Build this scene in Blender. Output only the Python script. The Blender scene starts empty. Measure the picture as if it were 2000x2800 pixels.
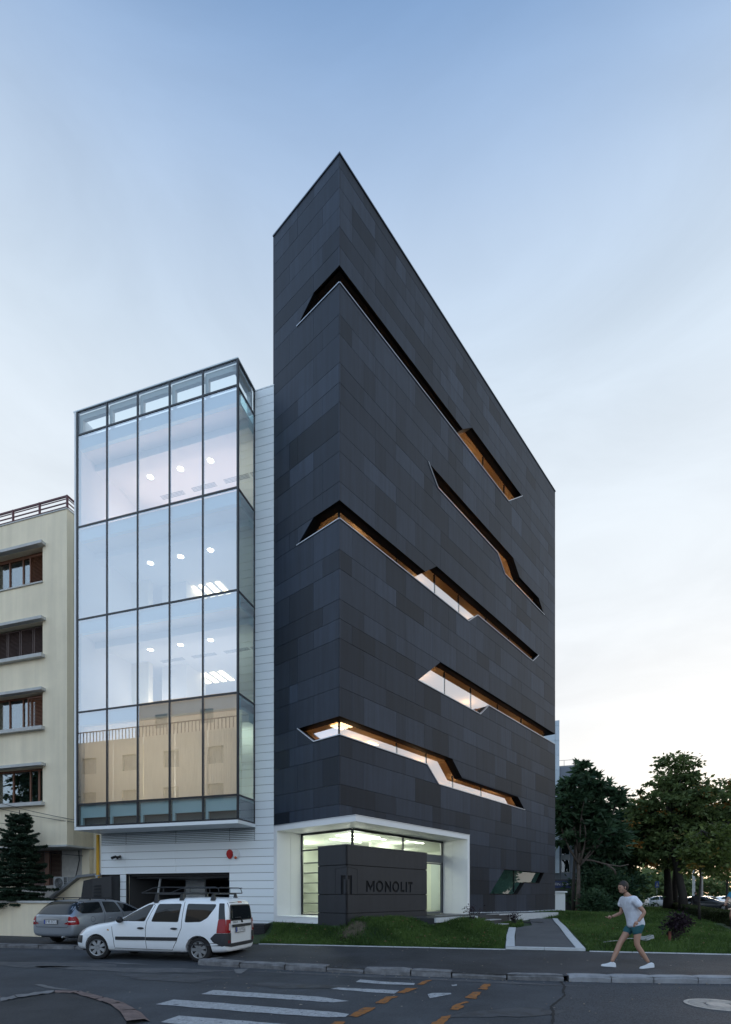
import bpy, bmesh, math, random
import numpy as np
from mathutils import Vector, Matrix
from mathutils.geometry import delaunay_2d_cdt
from mathutils.bvhtree import BVHTree

scene = bpy.context.scene
COL = scene.collection
R = math.radians

# ------------------------------------------------------------------ camera
cam = bpy.data.cameras.new('camera')
cam.sensor_fit = 'HORIZONTAL'
cam.sensor_width = 36.0
cam.lens = 25.92
cam.shift_y = 0.525
cam.clip_start = 0.1
cam.clip_end = 3000
cam_ob = bpy.data.objects.new('camera', cam)
COL.objects.link(cam_ob)
cam_ob.location = (0, 0, 1.65)
cam_ob.rotation_euler = (R(90), 0, 0)
scene.camera = cam_ob

# ------------------------------------------------------------------ sky, sun, exposure
SUN_ELEV, SUN_AZ = R(6.0), R(34.0)        # azimuth measured from +Y towards +X
world = bpy.data.worlds.new('World')
scene.world = world
world.use_nodes = True
nt = world.node_tree
for n in list(nt.nodes):
    nt.nodes.remove(n)
def wn(t, **kw):
    n = nt.nodes.new(t)
    for k, v in kw.items():
        setattr(n, k, v)
    return n
out = wn('ShaderNodeOutputWorld')
bg = wn('ShaderNodeBackground')
bg.inputs['Strength'].default_value = 0.15
sky = wn('ShaderNodeTexSky', sky_type='NISHITA')
sky.sun_disc = False
sky.sun_elevation = SUN_ELEV
sky.sun_rotation = SUN_AZ
sky.altitude = 80
sky.air_density = 1.0
sky.dust_density = 1.0
sky.ozone_density = 2.0
tc = wn('ShaderNodeTexCoord')
sep = wn('ShaderNodeSeparateXYZ')
nt.links.new(tc.outputs['Generated'], sep.inputs[0])
# a veil of thin high cloud: pale towards the horizon, blue overhead
ramp = wn('ShaderNodeValToRGB')
cr = ramp.color_ramp
cr.interpolation = 'B_SPLINE'
stops = [(0.0, (.86, .835, .825)), (.12, (.85, .835, .83)), (.36, (.83, .845, .86)), (.52, (.78, .83, .87)), (.62, (.74, .81, .88)),
         (.70, (.63, .73, .835)), (.775, (.50, .62, .79)), (.835, (.31, .45, .68)), (.885, (.155, .295, .55)), (1.0, (.12, .25, .50))]
cr.elements[0].position = 0; cr.elements[0].color = (*stops[0][1], 1)
cr.elements[1].position = 1; cr.elements[1].color = (*stops[-1][1], 1)
for p_, c_ in stops[1:-1]:
    e_ = cr.elements.new(p_); e_.color = (*c_, 1)
nt.links.new(sep.outputs['Z'], ramp.inputs[0])
# away from the sun the veil is bluer
dotn = wn('ShaderNodeVectorMath', operation='DOT_PRODUCT')
dotn.inputs[1].default_value = (math.sin(SUN_AZ) * math.cos(SUN_ELEV), math.cos(SUN_AZ) * math.cos(SUN_ELEV), math.sin(SUN_ELEV))
nt.links.new(tc.outputs['Generated'], dotn.inputs[0])
glow = wn('ShaderNodeMapRange', interpolation_type='SMOOTHSTEP')
glow.inputs[1].default_value = -1.0; glow.inputs[2].default_value = 0.25
nt.links.new(dotn.outputs['Value'], glow.inputs[0])
vcol = wn('ShaderNodeMix', data_type='RGBA')
vcol.inputs[6].default_value = (1.00, 1.22, 1.50, 1)
vcol.inputs[7].default_value = (0.86, 0.865, 0.87, 1)
nt.links.new(glow.outputs[0], vcol.inputs[0])
tint = wn('ShaderNodeMix', data_type='RGBA', blend_type='MULTIPLY')
tint.inputs[0].default_value = 1.0
nt.links.new(ramp.outputs[0], tint.inputs[6]); nt.links.new(vcol.outputs[2], tint.inputs[7])
# faint cloud streaks
mp = wn('ShaderNodeMapping')
mp.inputs['Scale'].default_value = (1.3, 1.3, 4.5)
mp.inputs['Rotation'].default_value = (0.25, 0.15, 0.5)
nt.links.new(tc.outputs['Generated'], mp.inputs[0])
noi = wn('ShaderNodeTexNoise')
noi.inputs['Scale'].default_value = 1.9
noi.inputs['Detail'].default_value = 8
noi.inputs['Roughness'].default_value = 0.58
noi.inputs['Distortion'].default_value = 0.7
nt.links.new(mp.outputs[0], noi.inputs['Vector'])
mr = wn('ShaderNodeMapRange')
mr.inputs[1].default_value = 0.3; mr.inputs[2].default_value = 0.72
mr.inputs[3].default_value = 0.93 / 0.15; mr.inputs[4].default_value = 1.07 / 0.15
nt.links.new(noi.outputs['Fac'], mr.inputs[0])
veil = wn('ShaderNodeVectorMath', operation='SCALE')
nt.links.new(tint.outputs[2], veil.inputs[0]); nt.links.new(mr.outputs[0], veil.inputs['Scale'])
mix = wn('ShaderNodeMix', data_type='RGBA')
mix.inputs[0].default_value = 0.88
nt.links.new(sky.outputs[0], mix.inputs[6])
nt.links.new(veil.outputs[0], mix.inputs[7])
nt.links.new(mix.outputs[2], bg.inputs['Color'])
nt.links.new(bg.outputs[0], out.inputs[0])

sun = bpy.data.lights.new('sun', 'SUN')
sun.energy = 0.5
sun.angle = R(12)
sun.color = (1.0, 0.84, 0.66)
sun_ob = bpy.data.objects.new('sun', sun)
COL.objects.link(sun_ob)
d = Vector((math.sin(SUN_AZ) * math.cos(SUN_ELEV), math.cos(SUN_AZ) * math.cos(SUN_ELEV), math.sin(SUN_ELEV)))
sun_ob.rotation_euler = d.to_track_quat('Z', 'Y').to_euler()
sun_ob.location = (60, 60, 60)

vs = scene.view_settings
vs.view_transform = 'Standard'
vs.look = 'None'
vs.gamma = 1.0
vs.use_curve_mapping = False
vs.exposure = 0.42
scene.cycles.max_bounces = 7
scene.cycles.diffuse_bounces = 3
scene.cycles.glossy_bounces = 4
scene.cycles.transparent_max_bounces = 16
scene.cycles.transmission_bounces = 4
scene.cycles.sample_clamp_indirect = 4.0
scene.cycles.caustics_reflective = False
scene.cycles.caustics_refractive = False
scene.cycles.use_denoising = True

# ------------------------------------------------------------------ helpers
WORLD = {}
def xf(x, y, z=0.0, deg=0.0):
    return Matrix.Translation((x, y, z)) @ Matrix.Rotation(R(deg), 4, 'Z')

def thing(name, label, cat, M=None, group=None, kind=None):
    o = bpy.data.objects.new(name, None)
    COL.objects.link(o)
    M = M or Matrix.Identity(4)
    o.matrix_world = M
    o.empty_display_size = 0.3
    WORLD[o] = M.copy()
    o['label'] = label
    if cat: o['category'] = cat
    if group: o['group'] = group
    if kind: o['kind'] = kind
    return o

def newmesh(name, verts, faces, mats, mi=None, smooth=False, sharp=None, tone=None):
    me = bpy.data.meshes.new(name)
    me.from_pydata([tuple(v) for v in verts], [], faces)
    for m in (mats if isinstance(mats, (list, tuple)) else [mats]):
        me.materials.append(m)
    if mi is not None and len(mi) == len(me.polygons):
        me.polygons.foreach_set('material_index', mi)
    if smooth:
        me.polygons.foreach_set('use_smooth', [True] * len(me.polygons))
        if sharp: me.set_sharp_from_angle(angle=R(sharp))
    if tone is not None:
        a = me.attributes.new('tone', 'FLOAT', 'FACE')
        if isinstance(tone, (int, float)): tone = [tone] * len(me.polygons)
        a.data.foreach_set('value', tone)
    me.update()
    return me

class MB:
    def __init__(s):
        s.v = []; s.f = []; s.mi = []; s.tone = []
    def add(s, verts, faces, mi=0, tone=0.5):
        b = len(s.v)
        s.v += [tuple(v) for v in verts]
        s.f += [tuple(i + b for i in f) for f in faces]
        s.mi += [mi] * len(faces); s.tone += [tone] * len(faces)
        return s
    def box(s, x0, x1, y0, y1, z0, z1, mi=0, tone=0.5, M=None):
        v = [(x, y, z) for z in (z0, z1) for y in (y0, y1) for x in (x0, x1)]
        if M is not None: v = [M @ Vector(p) for p in v]
        return s.add(v, [(0, 2, 3, 1), (4, 5, 7, 6), (0, 1, 5, 4), (2, 6, 7, 3), (0, 4, 6, 2), (1, 3, 7, 5)], mi, tone)
    def prism(s, poly, fn, h0, h1, mi=0, tone=0.5):
        n = len(poly)
        v = [fn(p, h0) for p in poly] + [fn(p, h1) for p in poly]
        f = [tuple(range(n - 1, -1, -1)), tuple(range(n, 2 * n))]
        f += [(i, (i + 1) % n, n + (i + 1) % n, n + i) for i in range(n)]
        return s.add(v, f, mi, tone)
    def quad(s, a, b, c, d, mi=0, tone=0.5):
        return s.add([a, b, c, d], [(0, 1, 2, 3)], mi, tone)
    def tube(s, pts, r, n=8, mi=0, caps=True, tone=0.5):
        pts = [Vector(p) for p in pts]
        m = len(pts)
        rs = r if isinstance(r, (list, tuple)) else [r] * m
        rings = []
        up = None
        for i, p in enumerate(pts):
            t = (pts[min(i + 1, m - 1)] - pts[max(i - 1, 0)])
            if t.length < 1e-9: t = Vector((0, 0, 1))
            t.normalize()
            if up is None:
                up = Vector((0, 0, 1)) if abs(t.z) < 0.9 else Vector((1, 0, 0))
            a = t.cross(up)
            if a.length < 1e-6: a = t.cross(Vector((0, 1, 0.3)))
            a.normalize()
            b = a.cross(t); up = b
            rings.append([p + (a * math.cos(2 * math.pi * k / n) + b * math.sin(2 * math.pi * k / n)) * rs[i] for k in range(n)])
        v = [q for rg in rings for q in rg]
        f = []
        for i in range(m - 1):
            for k in range(n):
                f.append((i * n + k, i * n + (k + 1) % n, (i + 1) * n + (k + 1) % n, (i + 1) * n + k))
        if caps:
            f.append(tuple(range(n - 1, -1, -1)))
            f.append(tuple((m - 1) * n + k for k in range(n)))
        return s.add(v, f, mi, tone)
    def lathe(s, prof, n=24, M=None, mi=0, close=False, tone=0.5):
        v = []; f = []
        m = len(prof)
        for k in range(n):
            a = 2 * math.pi * k / n
            for (r, h) in prof:
                p = Vector((r * math.cos(a), r * math.sin(a), h))
                v.append(M @ p if M is not None else p)
        for k in range(n):
            for i in range(m - 1 + (1 if close else 0)):
                j = (i + 1) % m; kk = (k + 1) % n
                f.append((k * m + i, kk * m + i, kk * m + j, k * m + j))
        return s.add(v, f, mi, tone)
    def ball(s, c, r, n=10, m=7, mi=0, sc=(1, 1, 1), tone=0.5):
        prof = [(math.sin(math.pi * i / m), -math.cos(math.pi * i / m)) for i in range(m + 1)]
        prof[0] = (1e-3, -1); prof[-1] = (1e-3, 1)
        M = Matrix.Translation(c) @ Matrix.Diagonal((r * sc[0], r * sc[1], r * sc[2], 1))
        return s.lathe(prof, n, M, mi, tone=tone)

def link(name, me, parent=None, label=None, cat=None, group=None, kind=None):
    o = bpy.data.objects.new(name, me)
    COL.objects.link(o)
    if parent is not None:
        o.parent = parent
        WORLD[o] = WORLD[parent].copy()
    if label: o['label'] = label
    if cat: o['category'] = cat
    if group: o['group'] = group
    if kind: o['kind'] = kind
    return o

def part(name, mb, mats, parent, M=None, smooth=False, sharp=None, label=None, kind=None, tone=False):
    """a mesh child; verts authored in frame M (default: the parent's own frame)"""
    v = mb.v
    if M is not None:
        T = WORLD[parent].inverted() @ M
        v = [T @ Vector(p) for p in v]
    me = newmesh(name, v, mb.f, mats, mb.mi, smooth, sharp, mb.tone if tone else None)
    return link(name, me, parent, label=label, kind=kind)

def solo(name, mb, mats, label, cat, M=None, base=None, smooth=False, sharp=None, group=None, kind=None, tone=False):
    """a thing that is a single mesh; its origin is put at base (world)"""
    M = M or Matrix.Identity(4)
    W = [M @ Vector(p) for p in mb.v]
    if base is None:
        a = np.array([tuple(w) for w in W])
        base = ((a[:, 0].min() + a[:, 0].max()) / 2, (a[:, 1].min() + a[:, 1].max()) / 2, a[:, 2].min())
    b = Vector(base)
    me = newmesh(name, [w - b for w in W], mb.f, mats, mb.mi, smooth, sharp, mb.tone if tone else None)
    o = link(name, me, None, label, cat, group, kind)
    o.matrix_world = Matrix.Translation(b)
    WORLD[o] = Matrix.Translation(b)
    return o

def structure(name, mb, mats, M=None, smooth=False, kind='structure', tone=False, label=None):
    M = M or Matrix.Identity(4)
    me = newmesh(name, [M @ Vector(p) for p in mb.v], mb.f, mats, mb.mi, smooth, None, mb.tone if tone else None)
    o = link(name, me, None, label=label, kind=kind)
    WORLD[o] = Matrix.Identity(4)
    return o

def copy_tree(o, M, label=None, group=None):
    r = o.copy(); COL.objects.link(r)
    r.matrix_world = M; WORLD[r] = M
    if label: r['label'] = label
    if group: r['group'] = group
    for ch in [c for c in o.children]:
        c = ch.copy(); COL.objects.link(c); c.parent = r
        for g in ch.children:
            d_ = g.copy(); COL.objects.link(d_); d_.parent = c
    return r

# --- planar polygons with holes
def cdt_cut(outer, holes, grid=None):
    vs_, es_, fs_ = [], [], []
    for poly in [outer] + holes:
        if sum(poly[i - 1][0] * poly[i][1] - poly[i][0] * poly[i - 1][1] for i in range(len(poly))) < 0: poly = list(reversed(poly))
        b = len(vs_)
        vs_ += [Vector(p) for p in poly]
        fs_.append([b + i for i in range(len(poly))])
    if grid:
        vs_ += [Vector(p) for p in grid]
    ov, oe, of, a1, a2, a3 = delaunay_2d_cdt(vs_, es_, fs_, 0, 1e-5)
    tris = [tuple(f) for f, org in zip(of, a3) if 0 in org and not any(h in org for h in range(1, len(holes) + 1))]
    used = sorted({i for t in tris for i in t})
    ix = {i: k for k, i in enumerate(used)}
    return [tuple(ov[i]) for i in used], [tuple(ix[i] for i in t) for t in tris]

def slab_cut(mb, outer, holes, fn, h0, h1, mi=0, tone=0.5, back=False):
    """extruded flat piece with holes; fn(p, h) -> 3D; front at h0"""
    v2, tris = cdt_cut(outer, holes)
    if not tris: return False
    n = len(v2)
    v = [fn(p, h0) for p in v2] + [fn(p, h1) for p in v2]
    f = list(tris)
    cnt = {}
    for t in tris:
        for a, b in ((t[0], t[1]), (t[1], t[2]), (t[2], t[0])):
            cnt[(a, b)] = 1
    for (a, b) in cnt:
        if (b, a) not in cnt:
            f.append((b, a, a + n, b + n))
    if back: f += [tuple(i + n for i in reversed(t)) for t in tris]
    mb.add(v, f, mi, tone)
    return True

def clip_poly(poly, axis, val, keep_greater):
    out_ = []
    n = len(poly)
    for i in range(n):
        a, b = poly[i], poly[(i + 1) % n]
        ia = (a[axis] >= val) == keep_greater or a[axis] == val
        ib = (b[axis] >= val) == keep_greater or b[axis] == val
        if ia: out_.append(a)
        if ia != ib:
            t = (val - a[axis]) / (b[axis] - a[axis])
            out_.append((a[0] + t * (b[0] - a[0]), a[1] + t * (b[1] - a[1])))
    return out_

# --- text as mesh (built-in font)
def text_mesh(s, size, extrude=0.0):
    cu = bpy.data.curves.new('lettering', 'FONT')
    cu.body = s; cu.size = size; cu.extrude = extrude
    cu.align_x = 'CENTER'; cu.align_y = 'CENTER'
    o = bpy.data.objects.new('lettering', cu)
    COL.objects.link(o)
    me = bpy.data.meshes.new_from_object(o.evaluated_get(bpy.context.evaluated_depsgraph_get()))
    bpy.data.objects.remove(o)
    v = [tuple(p.co) for p in me.vertices]; f = [tuple(p.vertices) for p in me.polygons]
    bpy.data.meshes.remove(me)
    return v, f

# ------------------------------------------------------------------ materials
def mat(name, col, rough=0.6, metal=0.0, noise=None, bump=None, spec=0.5, streak=None, tone=None, emit=None, coat=0.0, speck=None):
    """noise=(scale, amount), bump=(scale, strength), streak=(scale, amount) vertical, tone=(dark, light) from face attribute"""
    m = bpy.data.materials.new(name)
    m.use_nodes = True
    t = m.node_tree; N = t.nodes; L = t.links
    b = N['Principled BSDF']
    b.inputs['Base Color'].default_value = (*col, 1)
    b.inputs['Roughness'].default_value = rough
    b.inputs['Metallic'].default_value = metal
    b.inputs['Specular IOR Level'].default_value = spec
    b.inputs['Coat Weight'].default_value = coat
    b.inputs['Coat Roughness'].default_value = 0.05
    src = None
    pos = None
    def P():
        nonlocal pos
        if pos is None: pos = N.new('ShaderNodeNewGeometry')
        return pos.outputs['Position']
    def mult(src, fac_out, lo, hi, f0=0.3, f1=0.7):
        r = N.new('ShaderNodeMapRange')
        r.inputs[1].default_value = f0; r.inputs[2].default_value = f1
        r.inputs[3].default_value = lo; r.inputs[4].default_value = hi
        L.new(fac_out, r.inputs[0])
        mx = N.new('ShaderNodeVectorMath'); mx.operation = 'SCALE'
        if src is None: mx.inputs[0].default_value = col
        else: L.new(src, mx.inputs[0])
        L.new(r.outputs[0], mx.inputs['Scale'])
        return mx.outputs[0]
    if tone:
        at = N.new('ShaderNodeAttribute'); at.attribute_name = 'tone'
        mx = N.new('ShaderNodeMix'); mx.data_type = 'RGBA'
        mx.inputs[6].default_value = (*tone[0], 1); mx.inputs[7].default_value = (*tone[1], 1)
        L.new(at.outputs['Fac'], mx.inputs[0]); src = mx.outputs[2]
    if noise:
        n = N.new('ShaderNodeTexNoise'); n.inputs['Scale'].default_value = noise[0]; n.inputs['Detail'].default_value = 6
        n.inputs['Roughness'].default_value = 0.65
        L.new(P(), n.inputs['Vector'])
        src = mult(src, n.outputs['Fac'], 1 - noise[1], 1 + noise[1])
    if streak:
        mp_ = N.new('ShaderNodeMapping'); mp_.inputs['Scale'].default_value = (streak[0], streak[0], streak[0] * 0.06)
        L.new(P(), mp_.inputs[0])
        n = N.new('ShaderNodeTexNoise'); n.inputs['Scale'].default_value = 1.0; n.inputs['Detail'].default_value = 5
        L.new(mp_.outputs[0], n.inputs['Vector'])
        src = mult(src, n.outputs['Fac'], 1 - streak[1], 1 + streak[1])
    if speck:
        n = N.new('ShaderNodeTexVoronoi'); n.inputs['Scale'].default_value = speck[0]
        L.new(P(), n.inputs['Vector'])
        src = mult(src, n.outputs['Color'], 1 - speck[1], 1 + speck[1], 0.1, 0.9)
    if src is not None: L.new(src, b.inputs['Base Color'])
    if bump:
        n = N.new('ShaderNodeTexNoise'); n.inputs['Scale'].default_value = bump[0]; n.inputs['Detail'].default_value = 5
        L.new(P(), n.inputs['Vector'])
        bp = N.new('ShaderNodeBump'); bp.inputs['Strength'].default_value = bump[1]; bp.inputs['Distance'].default_value = 0.02
        L.new(n.outputs['Fac'], bp.inputs['Height']); L.new(bp.outputs[0], b.inputs['Normal'])
    if emit:
        b.inputs['Emission Color'].default_value = (*emit[0], 1)
        b.inputs['Emission Strength'].default_value = emit[1]
    return m

def glass_mat(name, tint, refl=0.12, rough=0.0, edge=0.9, fade=0.0, wav=None):
    """a thin pane: sees through it, mirrors more towards grazing angles"""
    m = bpy.data.materials.new(name); m.use_nodes = True
    t = m.node_tree; N = t.nodes; L = t.links
    for n in list(N): N.remove(n)
    o = N.new('ShaderNodeOutputMaterial')
    tr = N.new('ShaderNodeBsdfTransparent'); tr.inputs[0].default_value = (*tint, 1)
    gl = N.new('ShaderNodeBsdfGlossy'); gl.inputs['Roughness'].default_value = rough
    gl.inputs['Color'].default_value = (0.95, 0.97, 1, 1)
    fr = N.new('ShaderNodeFresnel'); fr.inputs[0].default_value = 1.5
    mr_ = N.new('ShaderNodeMapRange'); mr_.inputs[1].default_value = 0.04; mr_.inputs[2].default_value = 0.75
    mr_.inputs[3].default_value = refl; mr_.inputs[4].default_value = edge
    L.new(fr.outputs[0], mr_.inputs[0])
    mx = N.new('ShaderNodeMixShader')
    L.new(mr_.outputs[0], mx.inputs[0]); L.new(tr.outputs[0], mx.inputs[1]); L.new(gl.outputs[0], mx.inputs[2])
    if wav:
        g = N.new('ShaderNodeNewGeometry')
        n = N.new('ShaderNodeTexNoise'); n.inputs['Scale'].default_value = wav[0]; n.inputs['Detail'].default_value = 1
        L.new(g.outputs['Position'], n.inputs['Vector'])
        bp = N.new('ShaderNodeBump'); bp.inputs['Strength'].default_value = wav[1]; bp.inputs['Distance'].default_value = 0.05
        L.new(n.outputs['Fac'], bp.inputs['Height']); L.new(bp.outputs[0], gl.inputs['Normal'])
    L.new(mx.outputs[0], o.inputs[0])
    return m

def chip_mat(name, col, under, thresh=0.42, scale=11):
    m = mat(name, col, 0.7, noise=(9, 0.22), speck=(60, 0.2)); t = m.node_tree; N = t.nodes; L = t.links
    b = N['Principled BSDF']; src = b.inputs['Base Color'].links[0].from_socket
    g_ = N.new('ShaderNodeNewGeometry'); n = N.new('ShaderNodeTexNoise'); n.inputs['Scale'].default_value = scale; n.inputs['Detail'].default_value = 9; n.inputs['Roughness'].default_value = .72
    L.new(g_.outputs['Position'], n.inputs['Vector'])
    r_ = N.new('ShaderNodeMapRange'); r_.inputs[1].default_value = thresh - .035; r_.inputs[2].default_value = thresh + .035
    L.new(n.outputs['Fac'], r_.inputs[0])
    mx = N.new('ShaderNodeMix'); mx.data_type = 'RGBA'; mx.inputs[6].default_value = (*under, 1)
    L.new(r_.outputs[0], mx.inputs[0]); L.new(src, mx.inputs[7]); L.new(mx.outputs[2], b.inputs['Base Color'])
    return m

def blind_mat(name, col):
    m = mat(name, col, .85, streak=(26, .10)); t = m.node_tree; N = t.nodes; L = t.links
    b = N['Principled BSDF']; o = [n for n in N if n.type == 'OUTPUT_MATERIAL'][0]
    tl = N.new('ShaderNodeBsdfTranslucent'); tl.inputs[0].default_value = (*col, 1)
    mx = N.new('ShaderNodeMixShader'); mx.inputs[0].default_value = .5
    L.new(b.outputs[0], mx.inputs[1]); L.new(tl.outputs[0], mx.inputs[2]); L.new(mx.outputs[0], o.inputs[0])
    return m

def leaf_mat(name, c_dark, c_light, c_turn=None):
    m = bpy.data.materials.new(name); m.use_nodes = True
    t = m.node_tree; N = t.nodes; L = t.links
    for n in list(N): N.remove(n)
    o = N.new('ShaderNodeOutputMaterial')
    at = N.new('ShaderNodeAttribute'); at.attribute_name = 'tone'
    rp = N.new('ShaderNodeValToRGB')
    rp.color_ramp.elements[0].color = (*c_dark, 1); rp.color_ramp.elements[0].position = 0.0
    rp.color_ramp.elements[1].color = (*c_light, 1); rp.color_ramp.elements[1].position = 0.8 if c_turn else 1.0
    if c_turn:
        e = rp.color_ramp.elements.new(0.93); e.color = (*c_turn, 1)
    L.new(at.outputs['Fac'], rp.inputs[0])
    df = N.new('ShaderNodeBsdfPrincipled'); df.inputs['Roughness'].default_value = 0.55
    df.inputs['Specular IOR Level'].default_value = 0.3
    tl = N.new('ShaderNodeBsdfTranslucent')
    mx = N.new('ShaderNodeMixShader'); mx.inputs[0].default_value = 0.38
    L.new(rp.outputs[0], df.inputs['Base Color']); L.new(rp.outputs[0], tl.inputs[0])
    L.new(df.outputs[0], mx.inputs[1]); L.new(tl.outputs[0], mx.inputs[2]); L.new(mx.outputs[0], o.inputs[0])
    return m

M_CLAD = mat('dark_cladding', (0.04, 0.043, 0.05), 0.55, spec=0.3, tone=((0.006, 0.011, 0.020), (0.033, 0.047, 0.074)), streak=(7, 0.18), noise=(1.3, 0.08))
M_DARKBACK = mat('dark_backing', (0.012, 0.012, 0.013), 0.8)
M_REVEAL = mat('dark_reveal', (0.006, 0.0055, 0.0055), 0.6, spec=0.2)
M_ALU = mat('pale_metal_trim', (0.55, 0.58, 0.62), 0.35, metal=0.7)
M_WHITEBOARD = mat('white_cladding_board', (0.62, 0.65, 0.67), 0.42, tone=((0.80, 0.86, 0.89), (0.85, 0.90, 0.92)))
M_WHITE = mat('white_render', (0.82, 0.83, 0.83), 0.6, noise=(0.9, 0.03))
M_WHITEIN = mat('white_interior', (0.78, 0.77, 0.74), 0.8)
M_MULL = mat('dark_mullion', (0.018, 0.022, 0.028), 0.35)
M_STEELW = mat('white_steel', (0.80, 0.84, 0.86), 0.4)
M_SPAN = mat('pale_spandrel', (0.52, 0.76, 0.86), 0.5)
M_GLASSBOX = glass_mat('curtain_wall_glass', (0.74, 0.90, 0.95), 0.40, edge=0.95, wav=(0.55, 0.025))
M_GLASSSIDE = glass_mat('side_curtain_glass', (0.48, 0.82, 0.84), 0.26, edge=0.9)
M_GLASSSLOT = glass_mat('slot_window_glass', (0.84, 0.80, 0.74), 0.58, edge=1.0)
M_GLASSLOBBY = glass_mat('lobby_glass', (0.86, 0.93, 0.88), 0.07, edge=0.7)
M_GLASSTEAL = glass_mat('teal_window_glass', (0.48, 0.74, 0.73), 0.12, edge=0.5)
M_GLASSLOW = glass_mat('foot_band_glass', (0.80, 0.92, 0.94), 0.14, edge=0.7)
M_WARMROOM = mat('warm_room', (0.66, 0.50, 0.33), 0.8)
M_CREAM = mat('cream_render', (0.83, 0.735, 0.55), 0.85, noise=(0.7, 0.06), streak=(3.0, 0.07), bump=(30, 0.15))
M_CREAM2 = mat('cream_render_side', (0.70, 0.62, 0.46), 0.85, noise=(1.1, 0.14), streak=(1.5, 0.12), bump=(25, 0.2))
M_CONC = mat('pale_concrete', (0.52, 0.52, 0.50), 0.85, noise=(4, 0.12), bump=(40, 0.3))
M_WOOD = mat('brown_wood', (0.16, 0.062, 0.028), 0.5, noise=(9, 0.2))
M_WOODDK = mat('weathered_brown_wood', (0.075, 0.045, 0.038), 0.6, noise=(9, 0.2))
M_MARBLE = mat('grey_marble', (0.44, 0.43, 0.40), 0.4, noise=(3.5, 0.16))
M_RAIL = mat('maroon_rail', (0.10, 0.022, 0.028), 0.5)
M_WINGLASS = mat('window_glass_dark', (0.02, 0.03, 0.035), 0.06, spec=0.8)
M_CURTAIN = mat('curtain_cloth', (0.30, 0.38, 0.36), 0.9)
M_BLACK = mat('black_plastic', (0.016, 0.017, 0.019), 0.55)
M_BLACKMET = mat('black_metal_box', (0.020, 0.021, 0.024), 0.5)
M_YELLOW = mat('yellow_pipe_paint', (0.62, 0.33, 0.015), 0.5)
M_RED = mat('red_plastic', (0.42, 0.012, 0.016), 0.4)
M_WHITEPL = mat('white_plastic', (0.72, 0.73, 0.74), 0.4)
M_GREY = mat('grey_metal', (0.34, 0.36, 0.37), 0.5)
M_WARMLAMP = mat('warm_lamp', (1, 0.85, 0.6), emit=((1.0, 0.76, 0.46), 4.5))
M_COOLLAMP = mat('white_lamp', (1, 1, 0.9), emit=((1.0, 0.98, 0.86), 5))
M_DOWNLAMP = mat('downlight_lamp', (1, 0.95, 0.85), emit=((1.0, 0.88, 0.70), 12))

def lamp(name, M, p, energy, color, size=1.0, typ='AREA', rot=(0, 0, 0)):
    li = bpy.data.lights.new(name, typ)
    li.energy = energy; li.color = color
    if typ == 'AREA':
        li.shape = 'SQUARE'; li.size = size
    else:
        li.shadow_soft_size = size
    o = bpy.data.objects.new(name, li)
    COL.objects.link(o)
    o.matrix_world = M @ Matrix.Translation(p)
    return o
# ------------------------------------------------------------------ frames of the place
DK = xf(-0.813, 16.49, 0, 49.6)           # dark tower: x along the right face, y inwards
WH = xf(-3.218, 18.537, 0, -16.8)         # white wing: x to the right, y inwards
rng = random.Random(5)
nrng = np.random.default_rng(7)

def sstep(a, b, x):
    t = min(1.0, max(0.0, (x - a) / (b - a)))
    return t * t * (3 - 2 * t)

DKI = DK.inverted()
def kerb_edge(x):
    pts = [(-4.0, 12.52), (-2.67, 12.0), (0, 11.1), (2.6, 10.33), (4.7, 9.98), (6.82, 9.82), (10, 9.7), (14, 9.6), (60, 9.4)]
    for (a, b), (c, d_) in zip(pts, pts[1:]):
        if x <= c: return b + (d_ - b) * (x - a) / (c - a)
    return 9.4
def lawn_edge(x):
    return 15.13 - 0.235 * x

def terrain(x, y, mound=True):
    d_ = y - lawn_edge(x)
    k = 1.0 - 0.6 * sstep(6, 13, x)
    z = 0.20 + 0.055 * k * min(max(d_, 0), 5.4) + 0.018 * k * min(max(d_ - 5.4, 0), 8)
    e = math.hypot(x - 11.4, y - 29.8)
    z += 0.30 * (1 - sstep(1.0, 7.0, e))
    if mound:
        p = DKI @ Vector((x, y, 0))
        m = sstep(-0.75, 0.35, p.x) * (1 - sstep(4.55, 5.5, p.x))
        a_ = 0.45 + 1.55 * sstep(1.2, 4.3, p.x)
        hy = 1 - sstep(a_, a_ + 2.5 - 0.7 * sstep(1.2, 4.3, p.x), -p.y)
        top = 0.88 - 0.05 * sstep(2, 5, p.x)
        z = z + max(0.0, top - z) * m * min(hy, sstep(-0.02, 1.15, d_))
    return z

def densify(poly, step):
    out_ = []
    for i in range(len(poly)):
        a = Vector(poly[i]); b = Vector(poly[(i + 1) % len(poly)])
        m_ = max(1, int((b - a).length / step))
        out_ += [tuple(a + (b - a) * (k / m_)) for k in range(m_)]
    return out_

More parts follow.
